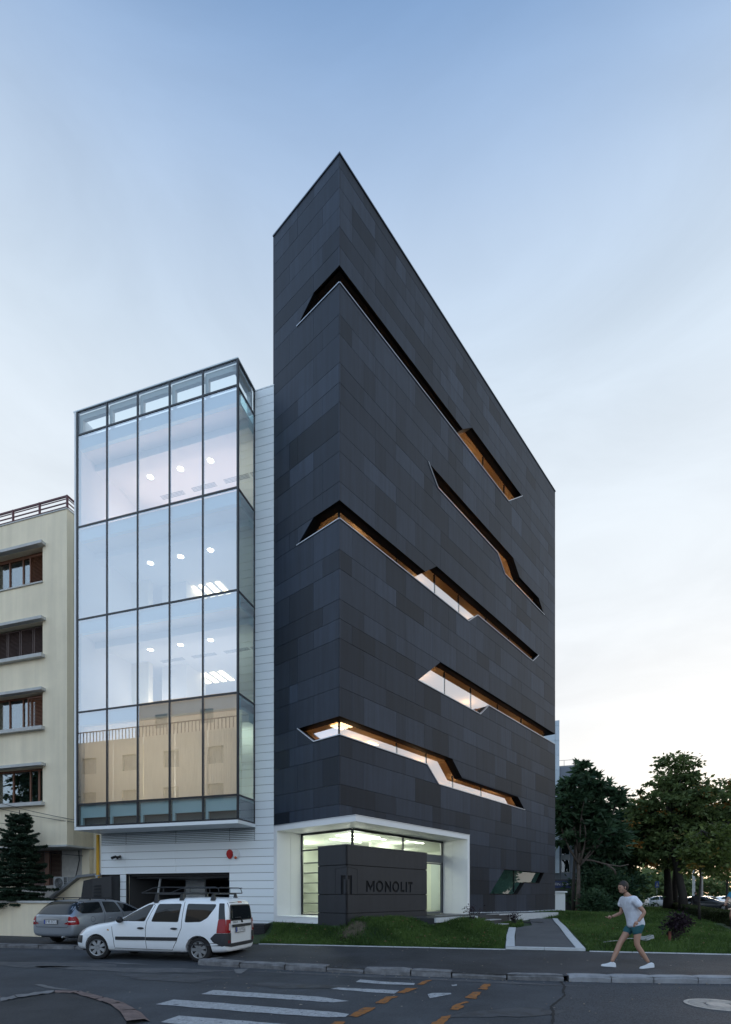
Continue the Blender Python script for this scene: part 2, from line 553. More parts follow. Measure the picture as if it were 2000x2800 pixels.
# ------------------------------------------------------------------ ground, road, pavement
M_ROAD = mat('asphalt_road', (0.054, 0.061, 0.071), 0.78, noise=(0.42, 0.42), bump=(140, 0.5), speck=(90, 0.30), spec=0.35)
M_ROADNEW = mat('coarse_asphalt', (0.050, 0.056, 0.066), 0.72, noise=(0.8, 0.16), bump=(110, 0.8), speck=(55, 0.45), spec=0.4)
M_PAVE = mat('dark_pavement_asphalt', (0.034, 0.037, 0.043), 0.7, noise=(0.7, 0.48), bump=(120, 0.5), speck=(80, 0.3), spec=0.4)
M_EARTH = mat('earth', (0.035, 0.05, 0.02), 0.95, noise=(2, 0.3))
M_KERBOLD = mat('old_kerb_stone', (0.155, 0.158, 0.165), 0.8, noise=(5, 0.4), bump=(25, 0.8))
M_KERBNEW = mat('pale_kerb_stone', (0.25, 0.262, 0.28), 0.75, noise=(4, 0.25), bump=(30, 0.4))
M_KERBRED = mat('reddish_kerb_stone', (0.17, 0.125, 0.115), 0.85, noise=(5, 0.35), bump=(18, 1.0))
M_PAINT = chip_mat('worn_white_paint', (0.34, 0.36, 0.38), (0.06, 0.066, 0.075), .40)
M_ORANGE = chip_mat('orange_road_paint', (0.27, 0.105, 0.022), (0.06, 0.062, 0.066), .42, 9)
M_PATH = mat('grey_path_asphalt', (0.075, 0.080, 0.088), 0.75, noise=(1.4, 0.22), bump=(90, 0.4), speck=(60, 0.25))
M_PALESTONE = mat('pale_stone_edging', (0.50, 0.53, 0.55), 0.65, noise=(5, 0.10))

g = MB(); g.box(-700, 700, -400, 1500, -0.6, -0.03)
structure('ground', g, M_EARTH)

g = MB()
g.add([(-60, -24, 0), (60, -24, 0), (60, 30, 0), (-60, 30, 0)], [(0, 1, 2, 3)])
structure('road', g, M_ROAD)
# newer coarse asphalt strip in the right of the street, with a ragged seam
seam = [(2.05, 5.2), (2.22, 6.3), (2.5, 7.0), (2.68, 7.5), (2.75, 7.8), (3.12, 8.4), (3.3, 8.7), (3.42, 9.1), (3.62, 9.55), (3.75, 10.1)]
g = MB()
poly = [(x, y, 0.004) for x, y in seam] + [(x, kerb_edge(x) - 0.02, 0.004) for x in (4.7, 6.8, 10, 14, 40)] + [(40, -20, 0.004), (1.2, -20, 0.004)]
g.add(poly, [tuple(range(len(poly) - 1, -1, -1))])
structure('road_patch', g, M_ROADNEW)
g = MB()
rg = random.Random(3)
for (a, b) in zip(seam, seam[1:]):
    for k in range(4):
        t0, t1 = k / 4, (k + 1) / 4
        p = [a[0] + (b[0] - a[0]) * t0, a[1] + (b[1] - a[1]) * t0]; q = [a[0] + (b[0] - a[0]) * t1, a[1] + (b[1] - a[1]) * t1]
        w = rg.uniform(0.012, 0.035)
        g.add([(p[0] - w, p[1], .008), (p[0] + w * .6, p[1], .008), (q[0] + w * .6, q[1], .008), (q[0] - w, q[1], .008)], [(0, 1, 2, 3)])
structure('road_seam_crack', g, mat('crack_tar', (0.012, 0.012, 0.013), 0.9))

# pavement
PZ = 0.11
front = [(-60, 31.3), (-11.6, 16.67), (-8.8, 16.14), (-3.25, 14.45), (-4.0, 12.52), (-2.67, 12.0), (0, 11.1), (2.6, 10.33), (4.7, 9.98), (6.82, 9.82), (10, 9.7), (14, 9.6), (60, 9.4)]
g = MB()
poly = [(x, y) for x, y in front] + [(60, 60), (-60, 60)]
def pave_z(x, y):
    if x < -4.5: return PZ
    k0 = kerb_edge(max(x, -4.0)); k1 = lawn_edge(x)
    t = min(1.0, max(0.0, (y - k0) / max(k1 - k0, 0.5)))
    return PZ + 0.085 * t * sstep(-4.5, -3.0, x)
gp_ = [(x, y) for x in np.arange(-6, 22, .5) for y in np.arange(9.8, 20, .5) if y > kerb_edge(x) + .1]
v2, tr = cdt_cut(densify(poly, 1.0), [], gp_)
g.add([(x, y, pave_z(x, y)) for x, y in v2], tr)
pav = structure('pavement', g, M_PAVE)

def kerb_run(pts, name, m, jag, gap, w=0.24, lengths=(0.8, 1.2), h=0.125, parent=None, seed=1):
    r_ = random.Random(seed)
    # resample the polyline
    P = [Vector((x, y)) for x, y in pts]
    seglen = [(b - a).length for a, b in zip(P, P[1:])]
    tot = sum(seglen)
    def at(s):
        s = max(0, min(tot, s))
        for k, L_ in enumerate(seglen):
            if s <= L_ or k == len(seglen) - 1: return P[k] + (P[k + 1] - P[k]) * (s / L_), (P[k + 1] - P[k]).normalized()
            s -= L_
    s = 0
    while s < tot - 0.2:
        L_ = min(r_.uniform(*lengths), tot - s)
        a, ta = at(s + gap); b_, tb = at(s + L_ - gap)
        if (b_ - a).length > 0.1:
            n_ = Vector((-(b_ - a).y, (b_ - a).x)).normalized()
            mb = MB(); ns = 5
            dz = r_.uniform(-jag, jag) * 0.5; tilt = r_.uniform(-jag, jag) * 0.4
            rows = []
            for k in range(ns + 1):
                t = k / ns
                c = a + (b_ - a) * t
                j = lambda: r_.uniform(-jag, jag) * 0.5
                e = 0.02 if k in (0, ns) else 0
                top = h + dz + tilt * (t - .5)
                rows.append([(*(c - n_ * (0.0 - e * .5)), -0.02), (*(c - n_ * (0.008 + j())), top - 0.045 + j() * .4 - e), (*(c + n_ * (0.03 + j())), top + j() * .3 - e * .6), (*(c + n_ * (w + j())), top + j() * .3 - e * .6), (*(c + n_ * w), -0.02)])
            v = [q for rr in rows for q in rr]
            f = []
            for k in range(ns):
                for i in range(4):
                    f.append((k * 5 + i, (k + 1) * 5 + i, (k + 1) * 5 + i + 1, k * 5 + i + 1))
            f.append((0, 1, 2, 3, 4)); f.append(tuple(ns * 5 + i for i in (4, 3, 2, 1, 0)))
            mb.add(v, f)
            part(name, mb, m, parent, smooth=True, sharp=40)
        s += L_
kerb = thing('kerb', 'row of kerb stones along the pavement edge', None, kind='structure')
kerb_run([(-3.1, 14.6), (-3.98, 12.6)][::-1][::-1], 'kerb_stone', M_KERBOLD, 0.02, 0.012, parent=kerb, seed=4)
kerb_run([(-4.0, 12.52), (-2.67, 12.0), (0, 11.1), (2.6, 10.33), (3.9, 10.12)], 'kerb_stone', M_KERBOLD, 0.035, 0.014, parent=kerb, seed=2)
kerb_run([(3.9, 10.1), (4.7, 9.98), (6.82, 9.82), (10, 9.7), (14, 9.6), (24, 9.55)], 'kerb_stone', M_KERBNEW, 0.006, 0.008, h=0.135, lengths=(0.76, 0.82), parent=kerb, seed=3)
kerb_run([(-22, 19.8), (-11.6, 16.67), (-8.8, 16.14), (-5.5, 15.14)], 'kerb_stone', M_KERBOLD, 0.02, 0.012, h=0.12, lengths=(0.9, 1.3), parent=kerb, seed=6)

# pavement corner in the left foreground with a curved reddish kerb
def img(u, v, z=0.0):
    Y = 1440 * (1.65 - z) / (v - 2450)
    return ((u - 1000) / 1440 * Y, Y)
inner = [img(0, 2741, .05), img(48, 2731, .05), img(148, 2716, .05), img(200, 2717, .05), img(262, 2735, .05), img(300, 2748, .05), img(326, 2766, .05), img(346, 2795, .05)]
inner = [(-7.75, 7.9)] + inner + [(-2.83, 6.2), (-2.7, 5.2), (-2.65, 3.0), (-2.6, -2.0), (-12, -2.0)]
g = MB()
v2, tr = cdt_cut(inner[1:], [])
g.add([(x, y, 0.05) for x, y in v2], tr)
structure('near_pavement', g, M_PAVE)
nk = thing('near_kerb', 'curved flush kerb of worn reddish stones around the near pavement corner', None, kind='structure')
outer = [img(0, 2728, .03), img(35, 2721, .03), img(150, 2706, .03), img(225, 2709, .03), img(290, 2725, .03), img(345, 2740, .03), img(385, 2762, .03), img(412, 2788, .03)]
inn = [img(0, 2741, .05), img(48, 2731, .05), img(148, 2716, .05), img(200, 2717, .05), img(262, 2735, .05), img(300, 2748, .05), img(326, 2766, .05), img(346, 2795, .05)]
rk = random.Random(8)
for i in range(len(outer) - 1):
    a, b, c, d_ = outer[i], outer[i + 1], inn[i + 1], inn[i]
    def lerp(p, q, t): return (p[0] + (q[0] - p[0]) * t, p[1] + (q[1] - p[1]) * t)
    n_ = 6; mb = MB(); rows = []
    for k in range(n_ + 1):
        t = 0.02 + 0.96 * k / n_
        o_, i_ = lerp(a, b, t), lerp(d_, c, t)
        rr = []
        for q in range(5):
            p = lerp(o_, i_, q / 4)
            rr.append((p[0], p[1], (0.0 if q == 0 else 0.035 + 0.03 * q / 4) + rk.uniform(-.008, .008)))
        rr[0] = (rr[0][0], rr[0][1], 0.0)
        rows.append(rr)
    f = [(k * 5 + q, k * 5 + q + 1, (k + 1) * 5 + q + 1, (k + 1) * 5 + q) for k in range(n_) for q in range(4)]
    mb.add([p for rr in rows for p in rr], f)
    part('kerb_stone', mb, M_KERBOLD if i < 2 else M_KERBRED, nk, smooth=True)

# ------------------------------------------------------------------ road paint
def ragged(poly, amp, step, r_):
    out_ = []
    n = len(poly)
    for i in range(n):
        a = Vector(poly[i]); b = Vector(poly[(i + 1) % n])
        m_ = max(1, int((b - a).length / step))
        nn = Vector((-(b - a).y, (b - a).x)).normalized() if (b - a).length > 0 else Vector((0, 0))
        for k in range(m_):
            q = a + (b - a) * (k / m_)
            if k: q = q + nn * r_.uniform(-amp, amp)
            out_.append((q.x, q.y))
    return out_
rp = random.Random(12)
def paint(name, pix, m, kind='structure', z=0.008, amp=0.012, step=0.12):
    poly = ragged([img(u, v) for u, v in pix], amp, step, rp)
    mb = MB()
    v2, tr = cdt_cut(poly, [])
    mb.add([(x, y, z) for x, y in v2], tr)
    return mb
cw = thing('zebra_crossing', 'worn white zebra stripes painted across the street', None, kind='structure')
for pix in [[(973, 2687), (985, 2680), (1040, 2685), (1135, 2690), (1133, 2695), (1050, 2693)],
            [(905, 2706), (925, 2702), (990, 2705), (1092, 2710), (1078, 2719), (1000, 2714)],
            [(550, 2720), (585, 2709), (680, 2715), (870, 2727), (955, 2739), (912, 2743), (700, 2729)],
            [(426, 2748), (475, 2735), (600, 2744), (760, 2757), (920, 2770), (955, 2775), (945, 2783), (900, 2784), (690, 2770)],
            [(440, 2797), (490, 2779), (610, 2789), (760, 2801), (900, 2816), (880, 2836), (700, 2824)],
            [(300, 2870), (370, 2842), (800, 2880), (760, 2915)]]:
    part('painted_stripe', paint('s', pix, M_PAINT), M_PAINT, cw)
fl = thing('crossing_edge_dashes', 'two rows of faded orange dashes marking the edge of the crossing', None, kind='structure')
for pix in [[(1137, 2694), (1165, 2682), (1181, 2681), (1160, 2694)],
            [(1086, 2716), (1115, 2703), (1143, 2704), (1108, 2718)],
            [(1027, 2745), (1056, 2727), (1090, 2726), (1070, 2734), (1052, 2746)],
            [(951, 2781), (996, 2757), (1028, 2757), (1010, 2768), (978, 2783)],
            [(900, 2808), (915, 2795), (945, 2796), (935, 2815)],
            [(1306, 2706), (1325, 2692), (1343, 2692), (1331, 2708)],
            [(1272, 2730), (1294, 2714), (1318, 2714), (1301, 2733)],
            [(1229, 2762), (1250, 2747), (1275, 2740), (1285, 2742), (1258, 2750), (1270, 2752), (1254, 2764)],
            [(1180, 2802), (1207, 2782), (1236, 2777), (1225, 2792), (1205, 2815), (1175, 2818)]]:
    part('painted_dash', paint('d', pix, M_ORANGE, amp=0.02, step=0.08), M_ORANGE, fl)
ar = thing('road_arrow_mark', 'worn white remains of an arrow between the orange dashes', None, kind='structure')
for pix in [[(1170, 2720), (1184, 2717), (1233, 2717), (1235, 2720), (1180, 2731), (1176, 2731)], [(1234, 2695), (1250, 2693), (1250, 2697), (1238, 2698)]]:
    part('painted_mark', paint('a', pix, M_PAINT), M_PAINT, ar)
# faint worn lines on the street
g = MB()
for pix in [[(640, 2652), (680, 2650), (660, 2664), (645, 2663)], [(93, 2694), (112, 2693), (150, 2702), (200, 2708), (170, 2708), (130, 2704)], [(240, 2630), (330, 2634), (418, 2639), (330, 2637)]]:
    m_ = paint('w', pix, M_PAINT); b = len(g.v); g.v += m_.v; g.f += [tuple(i + b for i in f) for f in m_.f]; g.mi += m_.mi; g.tone += m_.tone
structure('worn_road_lines', g, mat('faint_paint', (0.13, 0.135, 0.14), 0.8, noise=(8, 0.3)))
# dust and stains that have gathered on the street
def stain(name, cx, cy, rx, ry, ang_, col, seed, z=.006, amt=.5):
    r_ = random.Random(seed); mb = MB(); n_ = 40; ph = [r_.uniform(0, 6.28) for _ in range(4)]
    pts = []
    for k in range(n_):
        a = 2 * math.pi * k / n_; q = 1 + .22 * math.sin(2 * a + ph[0]) + .16 * math.sin(3 * a + ph[1]) + .10 * math.sin(7 * a + ph[2]) + .06 * math.sin(11 * a + ph[3])
        x, y = rx * q * math.cos(a), ry * q * math.sin(a)
        pts.append((cx + x * math.cos(ang_) - y * math.sin(ang_), cy + x * math.sin(ang_) + y * math.cos(ang_), z))
    mb.add(pts, [tuple(range(n_))])
    m = chip_mat(name + '_%d' % seed, col, (.056, .062, .071), .5, 3.2)
    structure(name, mb, m)
stain('road_dust', -5.2, 11.75, 1.9, .38, -.2, (.088, .092, .098), 1)
stain('road_dust', -7.6, 12.6, 1.6, .45, -.25, (.080, .084, .090), 2)
stain('road_dust', .8, 10.55, 2.6, .16, -.29, (.090, .093, .098), 3)
stain('road_stain', -1.2, 9.6, .8, .30, -.2, (.036, .038, .042), 4)
stain('road_stain', 2.0, 7.4, .9, .22, .3, (.040, .043, .048), 5)
stain('road_stain', -3.9, 10.6, 1.3, .35, -.28, (.040, .044, .050), 6)
# manhole cover
mc = (5.32, 7.93)
mh = thing('manhole_cover', 'round ribbed iron manhole cover flush in the street at the right', 'manhole', xf(*mc, 0.006, -16))
M_IRON = mat('worn_iron', (0.30, 0.31, 0.31), 0.5, metal=0.3, noise=(14, 0.25))
m_ = MB(); m_.lathe([(0.455, 0.0), (0.455, 0.008), (0.40, 0.008), (0.40, 0.0)], 40); part('rim', m_, M_IRON, mh)
m_ = MB(); m_.lathe([(0.001, 0.001), (0.399, 0.001)], 40); part('plate', m_, mat('iron_recess', (0.07, 0.072, 0.075), 0.7), mh)
for k in range(-11, 12):
    y = k * 0.034; hw = math.sqrt(max(0, 0.392 ** 2 - y * y))
    if hw < 0.05: continue
    m_ = MB()
    if abs(y) < 0.11:
        m_.box(-hw, -0.19, y - .010, y + .010, 0.001, 0.009); m_.box(0.19, hw, y - .010, y + .010, 0.001, 0.009)
    else: m_.box(-hw, hw, y - .010, y + .010, 0.001, 0.009)
    part('rib', m_, M_IRON, mh)
m_ = MB(); m_.lathe([(0.001, 0.010), (0.16, 0.010), (0.165, 0.001)], 28); part('boss', m_, M_IRON, mh)

# ------------------------------------------------------------------ lawn
M_SOIL = mat('lawn_soil', (0.018, 0.042, 0.011), 0.95, noise=(3.0, 0.35), bump=(60, 0.8))
def on_path(x, y):
    return False
PATH = [(4.03, 14.2), (5.55, 13.84), (6.97, 18.95), (8.67, 24.4), (7.6, 24.5), (6.2, 19.6), (5.33, 18.65)]
def in_poly(x, y, poly):
    c_ = False; j = len(poly) - 1
    for i in range(len(poly)):
        if (poly[i][1] > y) != (poly[j][1] > y) and x < (poly[j][0] - poly[i][0]) * (y - poly[i][1]) / (poly[j][1] - poly[i][1]) + poly[i][0]:
            c_ = not c_
        j = i
    return c_
def lawn_right(y):
    return 16.0 + 0.507 * (y - 24.3)
g = MB()
nx, ny = 150, 150
xs = np.linspace(0, 1, nx); ys = np.linspace(0, 1, ny)
V = []
for j in range(ny):
    for i in range(nx):
        # rows run from the pavement edge to far beyond
        t = ys[j] ** 1.8
        x = -3.9 + (1 - t) * xs[i] * 19.0 + t * xs[i] * 60
        y = lawn_edge(x) + t * 75
        V.append((x, y, terrain(x, y)))
F = [(j * nx + i, j * nx + i + 1, (j + 1) * nx + i + 1, (j + 1) * nx + i) for j in range(ny - 1) for i in range(nx - 1)
     if V[j * nx + i][0] < lawn_right(V[j * nx + i][1]) + 0.3]
g.add(V, F)
lawn = structure('lawn', g, M_SOIL, smooth=True)
dirt = MB(); dn = 26
DV = [(DK @ Vector((-0.05 + .6 * (i / dn - .5) * 2, -0.62 + .55 * (j / dn - .5) * 2, 0))) for j in range(dn + 1) for i in range(dn + 1)]
DF = [(j * (dn + 1) + i, j * (dn + 1) + i + 1, (j + 1) * (dn + 1) + i + 1, (j + 1) * (dn + 1) + i) for j in range(dn) for i in range(dn)]
DF = [f for f in DF if all(math.hypot((i_ / dn - .5) * 2, (j_ / dn - .5) * 2) < .72 + .2 * math.sin(3.1 * i_ + 1.7 * j_) for i_, j_ in [(f[0] % (dn + 1), f[0] // (dn + 1))])]
dirt.add([(p.x, p.y, terrain(p.x, p.y) + .012 + .012 * math.sin(p.x * 31) * math.sin(p.y * 27)) for p in DV], DF)
structure('bare_earth', dirt, mat('bare_brown_earth', (.075, .060, .038), .95, noise=(9, .4), bump=(40, 1.0)), smooth=True)

# boulevard pavement and carriageway beyond the hedge
M_BPAVE = mat('boulevard_paving', (0.16, 0.155, 0.15), 0.7, noise=(0.8, 0.15))
g = MB()
poly = [(lawn_right(12.2) + .2, 12.2), (60, 9.6), (60, 30), (48, 62), (80, 140), (40, 140), (lawn_right(70), 70)]
v2, tr = cdt_cut([(lawn_right(12.2) + .2, 12.6), (30, 12.6), (34, 24.3), (80, 115), (lawn_right(115), 115)], [])
g.add([(x, y, 0.16) for x, y in v2], tr)
structure('boulevard_pavement', g, M_BPAVE)
g = MB(); v2, tr = cdt_cut([(23, 28), (70, 10), (160, 60), (160, 160), (60, 160), (33, 48)], [])
g.add([(x, y, 0.17) for x, y in v2], tr)
structure('boulevard_road', g, mat('boulevard_asphalt', (0.085, 0.085, 0.088), 0.5, noise=(0.5, 0.15)))

# grass blades: nobody could count them
def blades(name, n, sampler, h, w, m, seed):
    r_ = np.random.default_rng(seed)
    pts = []
    while len(pts) < n:
        x, y = sampler(r_)
        pts.append((x, y, terrain(x, y)))
    P = np.array(pts)
    a = r_.uniform(0, 2 * np.pi, n); hh = h * r_.uniform(0.55, 1.25, n); ww = w * r_.uniform(0.7, 1.3, n)
    lx = r_.normal(0, 0.45, n) * hh; ly = r_.normal(0, 0.45, n) * hh
    A = P + np.stack([np.cos(a) * ww, np.sin(a) * ww, -0.01 * np.ones(n)], 1)
    B = P - np.stack([np.cos(a) * ww, np.sin(a) * ww, 0.01 * np.ones(n)], 1)
    T = P + np.stack([lx, ly, hh], 1)
    V = np.stack([A, B, T], 1).reshape(-1, 3)
    me = bpy.data.meshes.new(name)
    me.vertices.add(3 * n); me.vertices.foreach_set('co', V.ravel())
    me.loops.add(3 * n); me.loops.foreach_set('vertex_index', np.arange(3 * n))
    me.polygons.add(n); me.polygons.foreach_set('loop_start', np.arange(n) * 3)
    try: me.polygons.foreach_set('loop_total', np.full(n, 3))
    except Exception: pass
    tn = np.clip(r_.normal(0.45, 0.2, n) + 0.20 * np.sin(P[:, 0] * 1.7 + 1.3 * np.sin(P[:, 1] * 1.1)) + 0.15 * np.sin(P[:, 0] * 5.3 + 2 * np.sin(P[:, 1] * 4.1)), 0, 1)
    at = me.attributes.new('tone', 'FLOAT', 'FACE'); at.data.foreach_set('value', tn)
    me.materials.append(m); me.update(); me.validate()
    return link(name, me, None, kind='stuff')
M_GRASS = leaf_mat('grass_blade', (0.028, 0.064, 0.012), (0.115, 0.195, 0.048))
def bare(x, y):
    p = DKI @ Vector((x, y, 0))
    return math.hypot((p.x + 0.05) * 1.2, (p.y + 0.62) * 0.9) < 0.30 + 0.10 * math.sin(7 * x + 4 * y)
PITLIM = None
def blocked(x, y):
    p = DKI @ Vector((x, y, 0))
    if p.y > -0.05 and -0.1 < p.x < 18.2: return True
    if -0.75 < p.y < 0.0 and p.x > 4.2 and p.x < 7.0: return True
    if 2.3 < p.x < 7.0 and -1.98 < p.y < 0: return True
    if 4.8 < p.x < 6.6 and -2.75 < p.y < 0: return True
    if p.x > 6.6 and p.x < 14.4 and -1.6 < p.y < 0: return True
    if in_poly(x, y, PATH): return True
    if 3.6 < x < 9.2 and y < 24.6:
        for dx, dy in ((.32, 0), (-.32, 0), (0, .2), (0, -.2), (.16, 0), (-.16, 0)):
            if in_poly(x + dx, y + dy, PATH): return True
    return False
def near_s(r_):
    while True:
        x = r_.uniform(-3.6, 5.6); y = lawn_edge(x) + r_.uniform(0.02, 5.2)
        if blocked(x, y): continue
        if bare(x, y) and r_.uniform() < 0.8: continue
        if x < -3.2: continue
        return x, y
def right_s(r_):
    while True:
        y = 11.6 + 17 * r_.uniform() ** 1.25
        x = r_.uniform(5.4, 18.0)
        if y < lawn_edge(x) + 0.02 or x > lawn_right(y) or blocked(x, y): continue
        return x, y
def far_s(r_):
    while True:
        y = r_.uniform(26, 58); x = r_.uniform(9, 34)
        if x > lawn_right(y) or blocked(x, y): continue
        return x, y
blades('lawn_grass', 52000, near_s, 0.085, 0.009, M_GRASS, 1)
blades('lawn_grass', 62000, right_s, 0.085, 0.011, M_GRASS, 2)
blades('lawn_grass', 7000, near_s, 0.15, 0.010, M_GRASS, 4)
blades('lawn_grass', 8000, right_s, 0.15, 0.012, M_GRASS, 5)
blades('lawn_grass', 30000, far_s, 0.12, 0.03, M_GRASS, 3)

# pale edging strip between lawn and pavement
ed = thing('lawn_edging', 'thin pale concrete edging between lawn and pavement', None, kind='structure')
for (x0, x1) in [(-3.2 + 1.0 * k, -3.2 + 1.0 * k + 0.985) for k in range(7)] + [(5.85 + 1.0 * k, 5.85 + 1.0 * k + 0.985) for k in range(8)]:
    mb = MB(); a = Vector((x0, lawn_edge(x0))); b = Vector((min(x1, 4.0) if x0 < 4 else x1, 0)); b.y = lawn_edge(b.x)
    if (b - a).length < 0.1: continue
    n_ = Vector((-(b - a).y, (b - a).x)).normalized()
    q = [a - n_ * .06, b - n_ * .06, b, a]
    mb.prism([(p.x, p.y) for p in q], lambda p, h: (p[0], p[1], h), 0.06, 0.215)
    part('edging_block', mb, M_PALESTONE, ed)

# the grey path with pale borders
g = MB()
dp = densify(PATH, 0.5)
inner_pts = [(x, y) for x in np.arange(4, 9, .4) for y in np.arange(14.4, 24.6, .4) if in_poly(x, y, PATH)]
v2, tr = cdt_cut(dp, [], inner_pts)
g.add([(x, y, terrain(x, y, False) + 0.045) for x, y in v2], tr)
structure('garden_path', g, M_PATH)
def border(name, pts, w, side, m, hz=0.07, joints=1.2):
    root = thing(name, 'pale stone border beside the grey garden path', None, kind='structure')
    for a, b in zip(pts, pts[1:]):
        a = Vector(a); b = Vector(b); L_ = (b - a).length; n_ = Vector((-(b - a).y, (b - a).x)).normalized() * side
        k = max(1, round(L_ / joints))
        for i in range(k):
            p = a + (b - a) * (i / k) + (b - a).normalized() * .006; q = a + (b - a) * ((i + 1) / k) - (b - a).normalized() * .006
            mb = MB()
            vv = []
            for h in (-0.05, hz):
                for c in (p, q, q + n_ * w, p + n_ * w):
                    vv.append((c.x, c.y, terrain(c.x, c.y, False) + h))
            mb.add(vv, [(3, 2, 1, 0), (4, 5, 6, 7), (0, 1, 5, 4), (1, 2, 6, 5), (2, 3, 7, 6), (3, 0, 4, 7)])
            part('border_stone', mb, m, root)
border('path_border', [(5.55, 13.84), (6.27, 16.5), (6.97, 18.95), (7.8, 21.7), (8.67, 24.4)], 0.22, -1, M_PALESTONE)
border('path_border', [(4.03, 14.2), (4.7, 16.6), (5.33, 18.65)], 0.24, 1, M_PALESTONE)
border('path_border', [(3.8, 14.26), (5.75, 13.80)], 0.10, 1, M_PALESTONE)
# ------------------------------------------------------------------ dark tower
TOP = 24.88
tower = thing('office_tower', 'tall dark slate clad corner tower with jagged lit slot windows', 'building', DK)
SLOTS = [
    [(-1.98, 20.85), (11.99, 20.85), (13.59, 22.02), (8.42, 22.02), (7.605, 21.41), (-1.155, 21.41)],
    [(4.97, 18.37), (5.67, 17.76), (10.82, 17.76), (11.59, 17.13), (16.46, 17.13), (15.70, 17.74), (13.285, 17.74), (12.52, 18.37)],
    [(-1.98, 13.46), (8.09, 13.46), (8.91, 14.05), (14.90, 14.05), (15.70, 14.64), (5.59, 14.64), (4.79, 14.05), (-1.174, 14.05)],
    [(4.28, 9.73), (9.146, 9.73), (9.943, 10.34), (18.10, 10.34), (18.10, 10.95), (5.856, 10.95)],
    [(-1.159, 6.69), (4.894, 6.69), (5.722, 6.06), (13.905, 6.06), (13.07, 6.63), (7.544, 6.63), (6.761, 7.28), (-1.952, 7.28)],
    [(10.05, 1.72), (12.94, 1.72), (13.815, 2.32), (15.70, 2.32), (16.41, 2.91), (11.55, 2.91)],
]
DEP = [0.36, 0.36, 0.36, 0.36, 0.36, 0.22]
LV = [24.88, 24.49, 23.865, 23.25, 22.627, 22.015, 21.41, 20.85, 19.89, 19.27, 18.37, 17.75, 17.13, 16.216, 15.59, 14.64, 14.05, 13.457,
      12.517, 11.91, 10.96, 10.345, 9.73, 8.818, 8.2, 7.28, 6.67, 6.055, 5.154, 4.524, 3.89, 2.915, 2.33, 1.715, 0.80, 0.0]
XR, TL = 18.08, 3.158
def fac(p, h):
    """unfolded facade coordinate (q, z): q >= 0 right face, q < 0 left face; h = depth inwards"""
    q, z = p
    return (q, h, z) if q >= 0 else (h, -q, z)
def facR(p, h): return (p[0], h, p[1])
def facL(p, h): return (h, -p[0], p[1])
FRAME_HOLE_R = [(-0.5, 0.0), (6.965, 0.0), (6.965, 4.115), (-0.5, 4.115)]
FRAME_HOLE_L = [(-3.3, 0.735), (0.5, 0.735), (0.5, 4.115), (-3.3, 4.115)]
G2 = 0.0055
CAMP = DK.inverted() @ Vector((0, 0, 1.65))
panels = []   # (score, verts, faces, tone)
pr = random.Random(21)
for i in range(len(LV) - 1):
    z1, z0 = LV[i], LV[i + 1]
    zc = (z0 + z1) / 2
    # right face
    x = 0.0; cols = []
    m_ = 0.588
    first = True
    while x < XR - 0.05:
        w = pr.choice([1, 2, 2, 3]) * m_ if not first else pr.choice([1, 2, 3]) * m_
        if z1 - z0 < 0.5: w *= 2
        first = False
        x1 = min(XR, x + w)
        if XR - x1 < 0.45: x1 = XR
        cols.append((x, x1)); x = x1
    for (a, b) in cols: panels.append(('R', a, b, z0, z1))
    cuts = [0.747, 1.172, 1.944, 2.355]
    pick = sorted(pr.sample(cuts, pr.choice([1, 2, 2])))
    e = [0] + pick + [TL]
    for (a, b) in zip(e, e[1:]): panels.append(('L', -b, -a, z0, z1))
built = []
for (side, a, b, z0, z1) in panels:
    mb = MB()
    ga = 0.0 if abs(a) < 1e-6 else 0.0025
    gb = 0.0 if abs(b) < 1e-6 else 0.0025
    rect = [(a + ga, z0 + G2), (b - gb, z0 + G2), (b - gb, z1 - G2), (a + ga, z1 - G2)]
    holes = [s for s in SLOTS if min(p[0] for p in s) < b and max(p[0] for p in s) > a and min(p[1] for p in s) < z1 - G2 and max(p[1] for p in s) > z0 + G2]
    fh = FRAME_HOLE_R if side == 'R' else FRAME_HOLE_L
    if fh[0][0] < b and fh[1][0] > a and fh[0][1] < z1 and fh[2][1] > z0: holes = holes + [fh]
    tone = min(1, max(0, pr.gauss(0.45, 0.24)))
    if pr.random() < 0.06: tone = min(1.3, tone + 0.45)
    fn = facR if side == 'R' else facL
    off = pr.uniform(0, 0.003)
    if not holes:
        v = [fn(p, off) for p in rect] + [fn(p, 0.045) for p in rect]
        mb.add(v, [(0, 1, 2, 3), (0, 4, 5, 1), (1, 5, 6, 2), (2, 6, 7, 3), (3, 7, 4, 0)], 0, tone)
    elif not slab_cut(mb, rect, holes, fn, off, 0.045, 0, tone):
        continue
    c = Vector(fn(((a + b) / 2, (z0 + z1) / 2), 0)); dd = (c - CAMP).length
    n_ = Vector((0, -1, 0)) if side == 'R' else Vector((-1, 0, 0))
    score = (b - a) * (z1 - z0) * abs((CAMP - c).normalized().dot(n_)) / dd ** 2
    built.append((score, mb))
built.sort(key=lambda t: -t[0])
rest = MB()
for k, (s_, mb) in enumerate(built):
    if k < 300: part('cladding_panel', mb, M_CLAD, tower, tone=True)
    else:
        b = len(rest.v); rest.v += mb.v; rest.f += [tuple(i + b for i in f) for f in mb.f]; rest.mi += mb.mi; rest.tone += mb.tone
part('small_cladding', rest, M_CLAD, tower, tone=True, kind='stuff')

